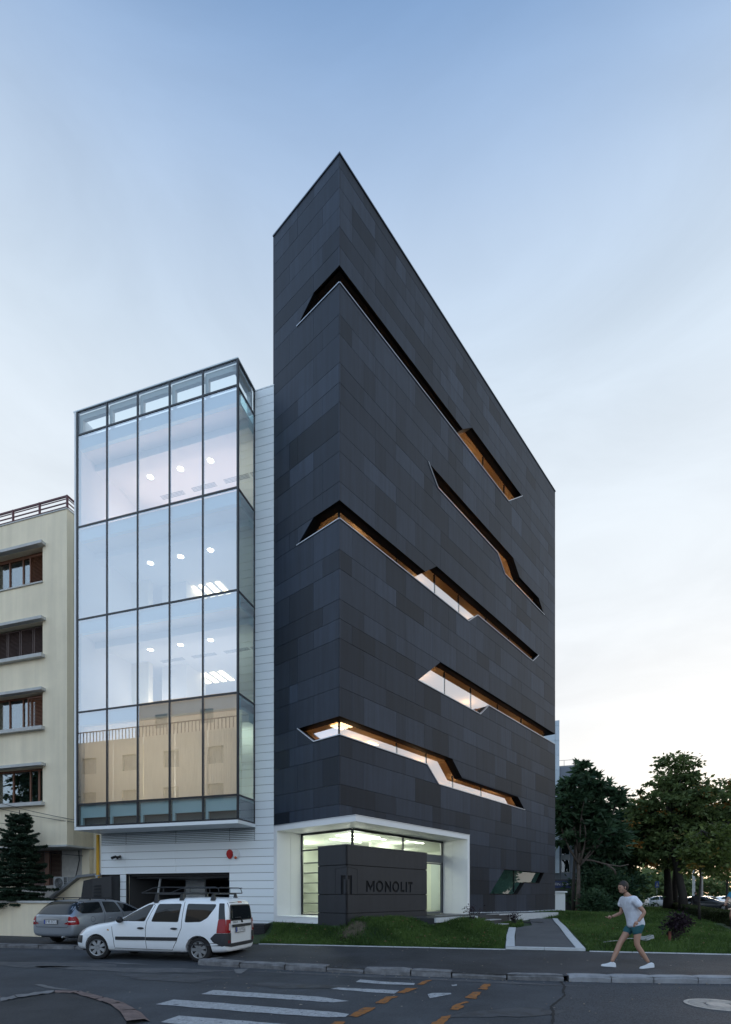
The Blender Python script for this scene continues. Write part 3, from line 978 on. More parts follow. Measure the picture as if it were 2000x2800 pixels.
# backing sheet behind the panels
bk = MB()
slab_cut(bk, [(0.05, 0), (XR - .01, 0), (XR - .01, TOP - .03), (0.05, TOP - .03)], [[(max(p[0], -1), p[1]) for p in s] for s in SLOTS] + [FRAME_HOLE_R], facR, 0.05, 0.11)
slab_cut(bk, [(-TL + .01, 0), (-0.05, 0), (-0.05, TOP - .03), (-TL + .01, TOP - .03)], [[(min(p[0], 1), p[1]) for p in s] for s in SLOTS if min(p[0] for p in s) < 0] + [FRAME_HOLE_L], facL, 0.05, 0.11)
part('backing_sheet', bk, M_DARKBACK, tower)
# roof, back wall, end wall (split by the notch that runs out through the corner)
bk = MB()
bk.box(0.12, XR - .03, 0.12, TL - .02, TOP - 0.45, TOP - 0.30)
part('roof', bk, M_DARKBACK, tower)
bk = MB()
bk.box(0.0, XR, TL - 0.012, TL + 0.05, 3.96, TOP); bk.box(10.52, XR, TL - 0.012, TL + 0.05, 0, 3.955)
part('back_wall', bk, M_CLAD, tower, tone=True)
bk = MB()
bk.box(XR - 0.055, XR, 0.05, TL - .013, 10.95, TOP); bk.box(XR - 0.055, XR, 0.05, TL - .013, 0, 10.34)
part('end_wall', bk, M_CLAD, tower, tone=True)
# roof edge trim
bk = MB()
bk.box(-0.03, XR + 0.02, -0.03, 0.10, TOP, TOP + 0.045); bk.box(-0.03, 0.10, 0.10, TL + .05, TOP, TOP + 0.045)
part('parapet_trim', bk, mat('roof_edge_metal', (0.09, 0.105, 0.125), 0.35, metal=0.6), tower)

def room(mb, x0, x1, y0, y1, z0, z1, mi=0, open_front=True):
    # five inward faces, open towards -y (front)
    v = [(x, y, z) for z in (z0, z1) for y in (y0, y1) for x in (x0, x1)]
    mb.add(v, [(0, 1, 3, 2), (4, 6, 7, 5), (2, 3, 7, 6), (0, 2, 6, 4), (1, 5, 7, 3)], mi)

M_SLOTTRIM = mat('slot_sill_metal', (0.42, 0.45, 0.50), 0.3, metal=0.6)
def zrange(poly, q):
    zs = []
    n = len(poly)
    for i in range(n):
        a, b = poly[i], poly[(i + 1) % n]
        if (a[0] - q) * (b[0] - q) < 0:
            zs.append(a[1] + (q - a[0]) / (b[0] - a[0]) * (b[1] - a[1]))
    return (min(zs), max(zs)) if zs else None
MULLQ = [[2.4, 4.9, 10.1, 12.3], [7.4, 9.6, 11.4, 13.5, 15.2], [3.46, 6.0, 7.9, 10.4, 12.8], [6.75, 8.95, 11.6, 14.3], [3.46, 5.4, 7.4, 9.9], [13.1]]
for si, poly in enumerate(SLOTS):
    D_ = DEP[si]
    wrap = poly[0][0] < 0 or min(p[0] for p in poly) < 0
    win = thing_part = bpy.data.objects.new('slot_window', None)
    COL.objects.link(win); win.parent = tower; WORLD[win] = WORLD[tower].copy(); win.empty_display_size = .3
    def inner(q, z):
        if q >= 0: return (max(q, D_) if wrap else q, D_, z)
        return (D_, max(-q, D_), z)
    # insert the corner vertex into edges that cross q = 0
    P = []
    for i in range(len(poly)):
        a, b = poly[i], poly[(i + 1) % len(poly)]
        P.append(a)
        if a[0] * b[0] < 0: P.append((0.0, a[1] + (0 - a[0]) / (b[0] - a[0]) * (b[1] - a[1])))
    area = sum(P[i][0] * P[(i + 1) % len(P)][1] - P[(i + 1) % len(P)][0] * P[i][1] for i in range(len(P)))
    if area < 0: P.reverse()
    rev, trim = MB(), MB()
    for i in range(len(P)):
        a, b = P[i], P[(i + 1) % len(P)]
        if si == 3 and a[0] > 18 and b[0] > 18: continue
        def o3(p, left): return (0.001, -p[0], p[1]) if left else (p[0], 0.001, p[1])
        left = (a[0] + b[0]) < 0
        def i3(p):
            if abs(p[0]) < 1e-6 and wrap: return (D_, D_, p[1])
            return inner(p[0], p[1])
        rev.add([o3(a, left), o3(b, left), i3(b), i3(a)], [(0, 1, 2, 3)])
        if b[0] > a[0] + 1e-6:      # upward facing edge: pale metal sill
            e = Vector((b[0] - a[0], b[1] - a[1])).normalized(); n_ = Vector((-e.y, e.x)) * 0.03
            def t3(p, h):
                return (h, -p[0], p[1]) if left else (p[0], h, p[1])
            q = [a, b, (b[0] + n_.x, b[1] + n_.y), (a[0] + n_.x, a[1] + n_.y)]
            if left: q[1] = (min(q[1][0], 0), q[1][1]); q[2] = (min(q[2][0], 0.0), q[2][1])
            trim.prism(q, t3, -0.025, 0.07)
    part('reveal', rev, M_REVEAL, win)
    part('sill', trim, M_SLOTTRIM if si < 5 else M_REVEAL, win)
    # panes between mullions
    gm = M_GLASSSLOT if si < 5 else M_GLASSTEAL
    q1 = max(p[0] for p in poly)
    if si == 3: q1 = 17.35
    q0 = D_ if wrap else min(p[0] for p in poly)
    edges = [q0] + [q for q in MULLQ[si] if q0 + .2 < q < q1 - .2] + [q1]
    for a, b in zip(edges, edges[1:]):
        pp = clip_poly(clip_poly(poly, 0, a + (0.012 if a != q0 else 0), True), 0, b - (0.012 if b != q1 else 0), False)
        if len(pp) < 3: continue
        mb = MB(); mb.add([(x, D_, z) for x, z in pp], [tuple(range(len(pp)))])
        part('glass_pane', mb, gm, win)
    for q in edges[1:-1]:
        zr = zrange(poly, q)
        if not zr: continue
        mb = MB(); mb.box(q - .012, q + .012, D_ - .012, D_ + .06, zr[0], zr[1]); part('mullion', mb, M_MULL, win)
    if wrap:
        pp = clip_poly(poly, 0, -D_, False)
        mb = MB(); mb.add([(D_, -x, z) for x, z in pp], [tuple(range(len(pp)))]); part('glass_pane', mb, gm, win)
        zr = zrange(poly, 0.0); mb = MB(); mb.box(D_ - .02, D_ + .03, D_ - .02, D_ + .03, zr[0], zr[1]); part('corner_mullion', mb, M_MULL, win)
    if si == 3:
        mb = MB(); mb.box(17.35, 17.36, D_, TL - .1, 10.34, 10.95); part('glass_pane', mb, gm, win)
        mb = MB(); mb.box(17.34, XR - .06, 0.115, TL - .05, 10.30, 10.345); mb.box(17.34, XR - .06, 0.115, TL - .05, 10.945, 11.0); part('notch_lining', mb, M_REVEAL, win)

# rooms behind the slots
ROOMS = [(0.40, 15.5, 0.40, 19.95, 22.35, 0), (4.6, 17.0, 0.40, 16.4, 18.75, 0), (0.40, 16.2, 0.40, 12.6, 14.95, 0), (0.40, 17.33, 0.40, 9.1, 11.2, 1), (0.40, 17.0, 0.40, 5.4, 7.45, 1), (9.9, 16.6, 0.27, 0.95, 3.3, 2)]
tealroom = mat('dim_room', (0.55, 0.62, 0.60), 0.8)
for si, (x0, x1, y0, z0, z1, kind) in enumerate(ROOMS):
    mb = MB(); room(mb, x0 + (0.0 if SLOTS[si][0][0] >= 0 else 0.02), x1, y0 + .02, TL - 0.06, z0, z1)
    if SLOTS[si][0][0] < 0: mb.f.pop(); mb.mi.pop(); mb.tone.pop(); f = mb.f.pop(); mb.f.append((1, 5, 7, 3)); mb.mi.pop(); mb.tone.pop(); mb.mi.append(0); mb.tone.append(.5)
    part('room_lining', mb, M_WARMROOM if kind < 2 else tealroom, tower)
    n_ = 4
    if kind == 2:
        lamp('room_lamp', DK, ((x0 + x1) / 2, 1.8, z1 - .4), 5, (.85, 1.0, .97), .3, 'POINT')  # added fill light, no fitting here: makes the teal window paler
        continue
    en = [64, 64, 28, 30, 40][si]
    for k in range(n_):
        xx = x0 + (x1 - x0) * (k + .5) / n_
        lamp('room_lamp', DK, (xx, 1.75, z1 - 0.35), en, (1.0, 0.70, 0.41), 0.25, 'POINT')
# lit ceiling fittings near the corner
for (z, xx, yy) in [(14.90, 0.62, 0.55), (7.41, 0.75, 0.62), (7.41, 3.0, 1.3)]:
    fit = bpy.data.objects.new('ceiling_light', None); COL.objects.link(fit); fit.parent = tower; WORLD[fit] = WORLD[tower].copy()
    for k in range(3):
        mb = MB(); mb.box(xx, xx + .55, yy + k * .2, yy + k * .2 + .12, z - .03, z); part('light_strip', mb, M_WARMLAMP, fit)

# ------------------------------------------------------------------ white entrance frame
M_SOFFIT = mat('frame_soffit', (0.50, 0.51, 0.50), 0.35, noise=(1.2, 0.1))
fr = thing('entrance_portal', 'white angular portal framing the glazed corner lobby', 'portal', DK @ Matrix.Translation((0, -0.69, 0)))
mb = MB()
poly = [(-0.02, -0.69), (6.96, -0.69), (6.96, 0.9), (1.4, 0.9), (1.4, 3.158), (-0.02, 3.158)]
mb.prism(poly, lambda p, h: (p[0], p[1], h), 3.92, 4.10); part('canopy_slab', mb, M_WHITE, fr, DK)
mb = MB(); mb.prism([(-0.035, -0.705), (6.975, -0.705), (6.975, -.01), (1.4, -.01), (0.046, -.01), (0.046, 3.16), (-0.035, 3.16)], lambda p, h: (p[0], p[1], h), 4.103, 4.125); part('drip_edge', mb, M_ALU, fr, DK)
for (a, b, c, d_) in [(6.79, 6.96, -0.69, 0.02), (6.79, 6.96, 0.028, 0.62)]:
    mb = MB(); mb.box(a, b, c, d_, 0.5, 3.918); part('side_panel', mb, M_WHITE, fr, DK)
for (a, b) in [(-0.02, 0.62), (0.628, 1.25)]:
    mb = MB(); mb.box(a, b, 2.99, 3.158, 0.74, 3.918); part('side_panel', mb, M_WHITE, fr, DK)
mb = MB(); mb.box(-0.02, 1.25, 0.935, 2.988, 0.74, 0.925); part('sill_slab', mb, M_WHITE, fr, DK)
mb = MB(); mb.box(-0.035, 1.25, 0.935, 3.0, 0.927, 0.95); part('sill_cap', mb, M_WHITE, fr, DK)

# glazing of the lobby
gz = thing('lobby_glazing', 'tall dark framed lobby glazing lit from inside under the white portal', 'glazing', DK @ Matrix.Translation((1.15, 0.49, 0.92)))
gx, gy = 1.15, 0.49
def gbar(*a):
    mb = MB(); mb.box(*a); part('mullion', mb, M_MULL, gz, DK)
gbar(gx - .03, gx + .04, gy - .03, gy + .04, .95, 3.9)                     # corner
gbar(gx + .04, 6.785, gy - .03, gy + .03, 3.84, 3.915); gbar(gx - .03, gx + .03, gy + .04, 2.985, 3.84, 3.915)
gbar(gx - .03, gx + .03, 2.93, 2.985, .955, 3.84); gbar(gx - .03, gx + .03, gy + .04, 2.93, 3.27, 3.32)
gbar(gx - .03, gx + .03, gy + .04, 2.93, .955, 1.0)
gbar(3.98, 4.03, gy - .03, gy + .03, .95, 3.84); gbar(6.73, 6.785, gy - .03, gy + .03, .93, 3.84)
for (a, b, z0, z1) in [(gx + .04, 3.98, .95, 3.84), (4.03, 6.73, 3.32, 3.84)]:
    mb = MB(); mb.quad((a, gy, z0), (b, gy, z0), (b, gy, z1), (a, gy, z1)); part('glass_pane', mb, M_GLASSLOBBY, gz, DK)
for (z0, z1) in [(1.0, 3.27), (3.32, 3.84)]:
    mb = MB(); mb.quad((gx, 2.93, z0), (gx, gy + .04, z0), (gx, gy + .04, z1), (gx, 2.93, z1)); part('glass_pane', mb, M_GLASSLOBBY, gz, DK)
mb = MB(); mb.box(4.03, 6.73, gy - .06, gy + .06, 3.0, 3.32); part('door_header', mb, mat('door_grey', (0.11, 0.125, 0.14), 0.4), gz, DK)
dr = bpy.data.objects.new('sliding_door', None); COL.objects.link(dr); dr.parent = gz; WORLD[dr] = WORLD[gz].copy()
for (a, b) in [(4.06, 5.36), (5.40, 6.70)]:
    mb = MB(); mb.box(a, a + .05, gy - .025, gy + .025, .93, 2.98); mb.box(b - .05, b, gy - .025, gy + .025, .93, 2.98)
    mb.box(a + .05, b - .05, gy - .025, gy + .025, .93, 1.0); mb.box(a + .05, b - .05, gy - .025, gy + .025, 2.93, 2.98)
    part('door_frame', mb, mat('door_frame_grey', (0.10, 0.115, 0.13), 0.4) if a < 5 else bpy.data.materials['door_frame_grey'], dr, DK)
    mb = MB(); mb.quad((a + .05, gy, 1.0), (b - .05, gy, 1.0), (b - .05, gy, 2.93), (a + .05, gy, 2.93)); part('door_glass', mb, M_GLASSLOBBY, dr, DK)
# lobby interior
lob = MB()
lob.box(1.25, 10.5, 0.62, 6.5, 0.80, 0.915)                       # floor
part('lobby_floor', lob, mat('lobby_floor_tile', (0.30, 0.30, 0.28), 0.25), tower)
M_LOBBY = mat('lobby_wall', (0.74, 0.78, 0.68), 0.8)
lob = MB(); lob.box(1.25, 10.5, 0.62, 6.5, 3.86, 3.95); part('lobby_ceiling', lob, M_LOBBY, tower)
lob = MB(); lob.box(1.25, 10.5, 6.4, 6.5, .915, 3.86); lob.box(10.4, 10.5, .62, 6.4, .915, 3.86); lob.box(1.27, 10.4, 3.1, 3.16, 0.915, 3.86) if False else None
lob.box(1.26, 1.34, 3.17, 6.4, .915, 3.86)
part('lobby_wall', lob, M_LOBBY, tower)
lob = MB(); lob.box(4.7, 6.9, 2.6, 2.75, .915, 3.86); part('lobby_wall', lob, M_LOBBY, tower)
lob = MB(); lob.box(5.0, 6.6, 1.6, 1.7, .915, 3.45); part('reception_screen', lob, M_MULL, tower)
for k in range(5):
    mb = MB(); mb.box(4.2, 4.6, 4.6, 6.35, 1.3 + .45 * k, 1.34 + .45 * k); part('shelf', mb, M_MULL, tower)
for (x0, x1, y0, y1) in [(1.7, 3.4, 1.1, 1.18), (1.9, 3.8, 1.9, 1.98), (2.6, 4.4, 2.9, 2.98), (5.2, 6.4, 1.15, 1.23), (3.0, 4.2, 1.45, 1.53)]:
    mb = MB(); mb.box(x0, x1, y0, y1, 3.835, 3.857); part('ceiling_light', mb, M_COOLLAMP, tower)
for p, e in [((2.2, 1.5, 3.4), 26), ((3.6, 2.4, 3.4), 30), ((5.6, 2.0, 3.4), 30), ((2.9, 5.0, 3.2), 70), ((8.0, 4.0, 3.3), 60), ((2.6, 3.2, 2.0), 34)]:
    lamp('lobby_lamp', DK, p, e, (1.0, 1.0, 0.90), 0.3, 'POINT')

# ------------------------------------------------------------------ logo wall
LX, LY = -0.03, -0.33
lw = thing('logo_wall', 'dark stone corner wall with recessed lettering in front of the lobby', 'sign wall', DK @ Matrix.Translation((LX, LY, 0.3)))
rows = [(0.2, 1.10), (1.107, 1.69), (1.70, 2.605), (2.615, 3.22)]
def lf_r(p, h): return (LX + p[0], LY + h, p[1])
def lf_l(p, h): return (LX + h, LY + p[0], p[1])
LETT = []
def stroke_rect(x0, x1, z0, z1): return [(x0, z0), (x1, z0), (x1, z1), (x0, z1)]
def ring(cx, cz, rx, rz, w, n=28):
    return ([(cx + rx * math.cos(2 * math.pi * k / n), cz + rz * math.sin(2 * math.pi * k / n)) for k in range(n)],
            [(cx + (rx - w) * math.cos(2 * math.pi * k / n), cz + (rz - w * .85) * math.sin(2 * math.pi * k / n)) for k in range(n)])
za, zb = 1.775, 2.14
H = zb - za; sw = 0.085
def letter(ch, x, w):
    if ch == 'M':
        return [[(x, za), (x + sw, za), (x + sw * 1.0, za + H * .62), (x + w / 2, za + H * .12), (x + w - sw, za + H * .62), (x + w - sw, za), (x + w, za), (x + w, zb), (x + w - sw * 1.15, zb), (x + w / 2, za + H * .47), (x + sw * 1.15, zb), (x, zb)]], None
    if ch == 'N':
        return [[(x, za), (x + sw, za), (x + sw, za + H * .60), (x + w - sw * .95, za), (x + w, za), (x + w, zb), (x + w - sw, zb), (x + w - sw, za + H * .42), (x + sw * .95, zb), (x, zb)]], None
    if ch == 'O':
        o_, i_ = ring(x + w / 2, (za + zb) / 2, w / 2, H / 2 + .012, sw * 1.05); return [o_], i_
    if ch == 'L':
        return [[(x, za), (x + w, za), (x + w, za + sw), (x + sw, za + sw), (x + sw, zb), (x, zb)]], None
    if ch == 'I':
        return [stroke_rect(x, x + w, za, zb)], None
    if ch == 'T':
        c = x + w / 2
        return [[(c - sw / 2, za), (c + sw / 2, za), (c + sw / 2, zb - sw), (x + w, zb - sw), (x + w, zb), (x, zb), (x, zb - sw), (c - sw / 2, zb - sw)]], None
    return [], None
lx = 0.92
lets = []
for ch, w in zip('MONOLIT', [0.44, 0.40, 0.35, 0.40, 0.22, 0.09, 0.28]):
    lets.append(letter(ch, lx, w)); lx += w + 0.058 + (0.02 if ch in 'OL' else 0)
letter_right = lx
cut_r = []; islands = []
for o_, i_ in lets:
    cut_r += o_
    if i_: islands.append(i_)
# emblem: a doorway folded round the corner, recessed, inside a thin engraved outline
em_r = [[(0, 1.705), (0.13, 1.705)], ]
EM_R = [(0.13, 1.702), (0.25, 1.702), (0.25, 2.285), (0.001, 2.285), (0.001, 2.16), (0.13, 2.16)]
OUT_R = [(0.485, 1.702), (0.498, 1.702), (0.498, 2.49), (0.001, 2.56), (0.001, 2.547), (0.485, 2.479)]
EM_L = [(x, z) for x, z in EM_R]; OUT_L = [(x, z) for x, z in OUT_R]
LR = 4.43; LL = 1.262
M_LOGO = mat('dark_stone_logo_wall', (0.019, 0.022, 0.028), 0.55, noise=(1.5, 0.12), streak=(6, 0.1))
M_ENGR = mat('black_recess', (0.004, 0.004, 0.005), 0.8)
for (z0, z1) in rows:
    for side in 'RL':
        Lm = LR if side == 'R' else LL
        fn = lf_r if side == 'R' else lf_l
        mb = MB()
        rect = [(0, z0 + .006), (Lm, z0 + .006), (Lm, z1 - .006), (0, z1 - .006)]
        holes = []
        if z0 == 1.70:
            holes = (cut_r + [EM_R, OUT_R]) if side == 'R' else [EM_L, OUT_L]
        slab_cut(mb, rect, holes, fn, 0.0, 0.05)
        part('stone_slab', mb, M_LOGO, lw, DK)
for i_ in islands:
    mb = MB(); mb.prism(i_, lf_r, 0.0, 0.05); part('letter_counter', mb, M_LOGO, lw, DK)
names = list('MONOLIT')
for (o_, i_), ch in zip(lets, names):
    mb = MB(); mb.prism(o_[0], lf_r, 0.036, 0.052); part('engraved_letter', mb, M_ENGR, lw, DK)
mb = MB(); mb.prism(EM_R, lf_r, 0.036, .052); mb.prism(OUT_R, lf_r, 0.02, .052); mb.prism(EM_L, lf_l, 0.036, .052); mb.prism(OUT_L, lf_l, .02, .052)
mb.box(LX + .030, LX + .2, LY + .030, LY + .2, 2.10, 2.57)
part('engraved_emblem', mb, M_ENGR, lw, DK)
mb = MB()
mb.box(LX + .051, LX + LR - .003, LY + .051, LY + .42, 0.2, 3.20); mb.box(LX + .051, LX + .42, LY + .42, LY + LL - .003, 0.2, 3.20)
part('core', mb, M_DARKBACK, lw, DK)
mb = MB(); mb.prism([(LX - .012, LY - .012), (LX + LR + .012, LY - .012), (LX + LR + .012, LY + .43), (LX + .43, LY + .43), (LX + .43, LY + LL + .012), (LX - .012, LY + LL + .012)], lambda p, h: (p[0], p[1], h), 3.222, 3.25)
part('coping', mb, mat('dark_coping', (0.05, 0.055, 0.065), 0.4), lw, DK)

# ------------------------------------------------------------------ entrance landing, steps, ramp
M_STEP = mat('dark_step_paving', (0.034, 0.036, 0.040), 0.6, noise=(3, 0.15))
ld = thing('entrance_steps', 'dark entrance landing and three steps with pale stone cheeks', 'steps', DK @ Matrix.Translation((5, -2, 0.4)))
mb = MB(); mb.box(0.5, 6.78, -0.34 + .76, 0.44, 0.4, 0.915); mb.box(4.42, 6.78, -0.66, 0.42, 0.4, 0.915); mb.box(2.4, 6.95, -1.95, -0.70, 0.4, 0.918); part('landing', mb, M_STEP, ld, DK)
mb = MB(); mb.box(2.4, 5.0, -2.03, -1.955, 0.78, 0.935); part('landing_edge', mb, M_PALESTONE, ld, DK)
mb = MB(); mb.box(4.45, 6.78, -0.735, -0.665, 0.75, 0.925); part('threshold_edge', mb, M_PALESTONE, ld, DK)
for k, (y0, y1, z) in enumerate([(-2.27, -1.955, 0.77), (-2.58, -2.275, 0.61)]):
    mb = MB(); mb.box(5.03, 6.5, y0, y1, 0.3, z - .03); part('riser_block', mb, M_STEP, ld, DK)
    mb = MB(); mb.box(5.03, 6.52, y0 - .02, y1, z - .028, z); part('tread', mb, M_GREY, ld, DK)
    mb = MB(); mb.box(4.80, 5.025, y0 - .03, y1, 0.3, z + .005); part('cheek_stone', mb, M_PALESTONE, ld, DK)
mb = MB(); mb.box(4.80, 5.025, -2.1, -1.96, .3, .925); part('cheek_stone', mb, M_PALESTONE, ld, DK)
mb = MB(); mb.box(5.03, 7.0, -1.97, -1.951, .4, .93); part('tread', mb, M_STEP, ld, DK)

rpth = thing('ramp', 'dark ramp along the tower base behind a low pale stone wall', 'ramp', DK @ Matrix.Translation((10, -1, 0.4)))
mb = MB(); mb.add([(6.97, -1.42, .915), (14.2, -1.42, .80), (14.2, -.02, .80), (6.97, -.02, .915), (6.97, -1.42, .3), (14.2, -1.42, .3)], [(0, 1, 2, 3), (4, 5, 1, 0)]); part('ramp_surface', mb, M_STEP, rpth, DK)
k = 0
for a in np.arange(6.97, 14.15, 1.2):
    b = min(a + 1.194, 14.2)
    f_ = lambda s: 0.93 - (s - 6.97) * 0.0155
    mb = MB()
    v = [(a, -1.56, .25), (b, -1.56, .25), (b, -1.43, .25), (a, -1.43, .25), (a, -1.56, f_(a)), (b, -1.56, f_(b)), (b, -1.43, f_(b)), (a, -1.43, f_(a))]
    mb.add(v, [(3, 2, 1, 0), (4, 5, 6, 7), (0, 1, 5, 4), (1, 2, 6, 5), (2, 3, 7, 6), (3, 0, 4, 7)])
    part('wall_stone', mb, M_PALESTONE, rpth, DK)
mb = MB(); mb.box(14.21, 14.35, -1.56, -.03, .25, .82); part('wall_stone', mb, M_PALESTONE, rpth, DK)
# white pebbles along the tower base
peb = MB(); r_ = random.Random(4)
for k in range(420):
    x = r_.uniform(7.1, 17.6); y = r_.uniform(-.20, -.03); s = r_.uniform(.02, .045)
    z = 0.93 - (min(x, 14.2) - 6.97) * 0.016 + .01 if x < 14.3 else 0.84
    peb.ball((x, y, z), s, 5, 3, sc=(1, 1, .7))
structure('white_pebbles', peb, M_PALESTONE, DK, kind='stuff')
mb = MB(); mb.box(7.0, 17.7, -.24, -.21, .6, .95) if False else None
# planting pit wall beside the steps
mb = MB(); mb.box(8.55, 8.67, -3.05, -1.57, 0.2, .60); mb.box(6.53, 8.55, -1.67, -1.57, .2, .86)
solo('planter_wall', mb, M_STEP, 'low dark retaining wall of the small grass pit beside the steps', 'wall', DK)
# ------------------------------------------------------------------ white wing with the glass box
wing = thing('office_wing', 'white boarded office wing with a projecting glass box over a garage', 'building', WH)
BT = 19.64
def zrows(z0, z1, h=0.2865):
    out_ = []; z = z1
    while z > z0 + 0.05:
        out_.append((max(z0, z - h), z)); z -= h
    return out_
br = random.Random(31)
def board(x0, x1, z0, z1, y0=0.0):
    mb = MB(); o = br.uniform(0, .002)
    mb.box(x0 + .004, x1 - .004, y0 + o, y0 + .03, z0 + .007, z1 - .007, tone=min(1, max(0, br.gauss(.5, .2))))
    part('cladding_board', mb, M_WHITEBOARD, wing, tone=True)
for (z0, z1) in zrows(3.62, BT - .02): board(-0.76, -0.012, z0, z1)
for (z0, z1) in zrows(0.14, 3.62):
    board(-1.79, -0.012, z0, z1)
    if z1 > 2.5:
        board(-7.52, -6.33, z0, z1); board(-6.33, -4.07, max(z0, 2.49), z1); board(-4.07, -1.79, max(z0, 2.49), z1)
    else:
        board(-6.60, -6.33, z0, z1)
# fine louvre band under the box
for (a, b) in [(-7.52, -6.33), (-6.33, -4.07), (-4.07, -1.79), (-1.79, -0.77)]:
    mb = MB()
    for k in range(9):
        z = 3.63 + k * 0.066
        mb.add([(a + .006, .0, z), (b - .006, .0, z), (b - .006, .035, z + .05), (a + .006, .035, z + .05), (a + .006, .035, z - .004), (b - .006, .035, z - .004)], [(0, 1, 2, 3), (1, 0, 4, 5)])
    part('louvre_band', mb, M_WHITEBOARD, wing, kind='stuff')
mb = MB()
mb.box(-7.52, -6.33, .035, .2, 2.48, BT - .1) if False else None
mb.box(-0.79, -0.01, .032, .2, .1, BT - .03)
mb.box(-7.52, -1.79, .036, .2, 2.48, 4.22); mb.box(-1.79, -.79, .032, .2, .1, 4.22); mb.box(-7.50, -6.35, .04, .2, .1, 2.48)
part('wall_core', mb, M_DARKBACK, wing)
mb = MB(); mb.box(-0.76, -0.0, -.01, .25, BT - .02, BT + .02); mb.box(-7.5, 0.9, .26, 8, BT - .9, BT - .6); part('roof', mb, M_STEELW, wing)
mb = MB(); mb.box(-0.02, 0.03, 0.2, 8, 4.2, BT - .95); mb.box(-0.02, 0.03, 0.2, 0.6, 0, 4.195); part('side_core', mb, M_DARKBACK, wing)
# garage
mb = MB(); room(mb, -6.32, -1.80, .2, 7.0, 0.09, 2.6); part('garage_lining', mb, mat('dark_garage', (0.05, 0.052, 0.055), .8), wing)
mb = MB(); mb.box(-6.33, -1.79, .19, .30, 2.40, 2.485); part('garage_lintel', mb, M_MULL, wing)
mb = MB(); mb.add([(-5.55, .5, .1), (-5.1, .5, 2.38), (-5.1, .55, 2.38), (-5.55, .55, .1), (-5.62, .5, .1), (-5.17, .5, 2.38), (-5.17, .55, 2.38), (-5.62, .55, .1)], [(0, 1, 2, 3), (4, 7, 6, 5), (0, 4, 5, 1), (1, 5, 6, 2), (2, 6, 7, 3)]); part('door_arm', mb, M_GREY, wing)
mb = MB(); mb.box(-5.5, -4.55, 2.6, 2.7, .1, 2.36); part('garage_inner_wall', mb, M_STEELW, wing)
mb = MB(); mb.box(-6.2, -1.9, .45, 3.4, 2.33, 2.39); part('garage_door', mb, mat('garage_door_grey', (.10, .11, .12), .5), wing)

# the glass box
BX = [-7.47 + k * 1.342 for k in range(6)]; BX[5] = -0.76
BY = -1.175
BZ = [4.23, 5.04, 8.46, 11.90, 15.34, 18.76, 19.62]
box = thing('glass_box', 'projecting glass curtain wall box with dark mullions in front of lit offices', 'curtain wall', WH @ Matrix.Translation((-4.1, BY, 4.23)))
mw = 0.027
for j in range(len(BZ) - 1):
    z0, z1 = BZ[j], BZ[j + 1]
    for k in range(5):
        mb = MB(); mb.quad((BX[k] + mw, BY, z0 + mw), (BX[k + 1] - mw, BY, z0 + mw), (BX[k + 1] - mw, BY, z1 - mw), (BX[k] + mw, BY, z1 - mw))
        part('glass_pane', mb, (M_GLASSLOW if j == 0 else M_GLASSBOX) if j < 5 else bpy.data.materials.get('parapet_glass') or glass_mat('parapet_glass', (.86, .95, .97), .10), box, WH)
    mb = MB(); mb.quad((BX[5], BY + mw, z0 + mw), (BX[5], -.02, z0 + mw), (BX[5], -.02, z1 - mw), (BX[5], BY + mw, z1 - mw))
    part('glass_pane', mb, M_GLASSSIDE if j < 5 else bpy.data.materials['parapet_glass'], box, WH)
for k in range(6):
    x = BX[k]
    mb = MB()
    w = mw if k not in (0, 5) else .030
    mb.box(x - w, x + w, BY - .02, BY + .06, BZ[0], BZ[-1]); part('mullion', mb, M_MULL, box, WH)
for z in BZ:
    for k in range(5):
        mb = MB(); tz = .016 if z == BZ[-1] else .03; mb.box(BX[k] + mw + .004, BX[k + 1] - mw - .004, BY - .016, BY + .06, z - tz, z + tz); part('transom', mb, M_MULL, box, WH)
    mb = MB(); mb.box(BX[5] - .05, BX[5] + .016, BY + .062, -.012, z - .028, z + .028); part('transom', mb, M_MULL, box, WH)
mb = MB(); mb.box(BX[5] - .05, BX[5] + .018, -.03, -.012, BZ[0], BZ[-1]); part('mullion', mb, M_MULL, box, WH)
mb = MB(); mb.box(BX[0] - .10, BX[0] - .034, BY - .05, 1.5, BZ[0] - .08, BZ[-1] + .03); part('edge_frame', mb, M_STEELW, box, WH)
mb = MB(); mb.box(BX[0] - .10, BX[5] + .05, BY - .05, -.035, BZ[0] - .15, BZ[0] - .035); part('bottom_frame', mb, M_STEELW, box, WH)
mb = MB(); mb.box(BX[0] - .17, BX[5] + .03, BY - .025, BY + .12, BZ[-1] + .018, BZ[-1] + .06); mb.box(BX[5] - .12, BX[5] + .03, BY + .122, -.02, BZ[-1] + .018, BZ[-1] + .06); part('top_cap', mb, mat('blue_grey_cap', (.66, .75, .79), .4), box, WH)
# parapet: inner white steel frame, open to the sky behind
for k in range(5):
    mb = MB(); a, b = BX[k] + .03, BX[k + 1] - .03
    z0, z1 = BZ[5] + .03, BZ[6] - .03
    mb.box(a, a + .13, BY + .10, BY + .22, z0, z1); mb.box(a + .13, b, BY + .10, BY + .22, z1 - .2, z1)
    part('inner_frame', mb, M_STEELW, box, WH)
mb = MB(); mb.box(BX[5] - .22, BX[5] - .08, -.16, -.04, BZ[5], BZ[6] - .03); mb.box(BX[5] - .22, BX[5] - .08, BY + .1, -.16, BZ[6] - .25, BZ[6] - .04); part('inner_frame', mb, M_STEELW, box, WH)
mb = MB(); mb.box(BX[0] - .03, BX[0] + .05, BY + .08, -.03, BZ[5], BZ[6] - .04); part('inner_frame', mb, M_STEELW, box, WH)

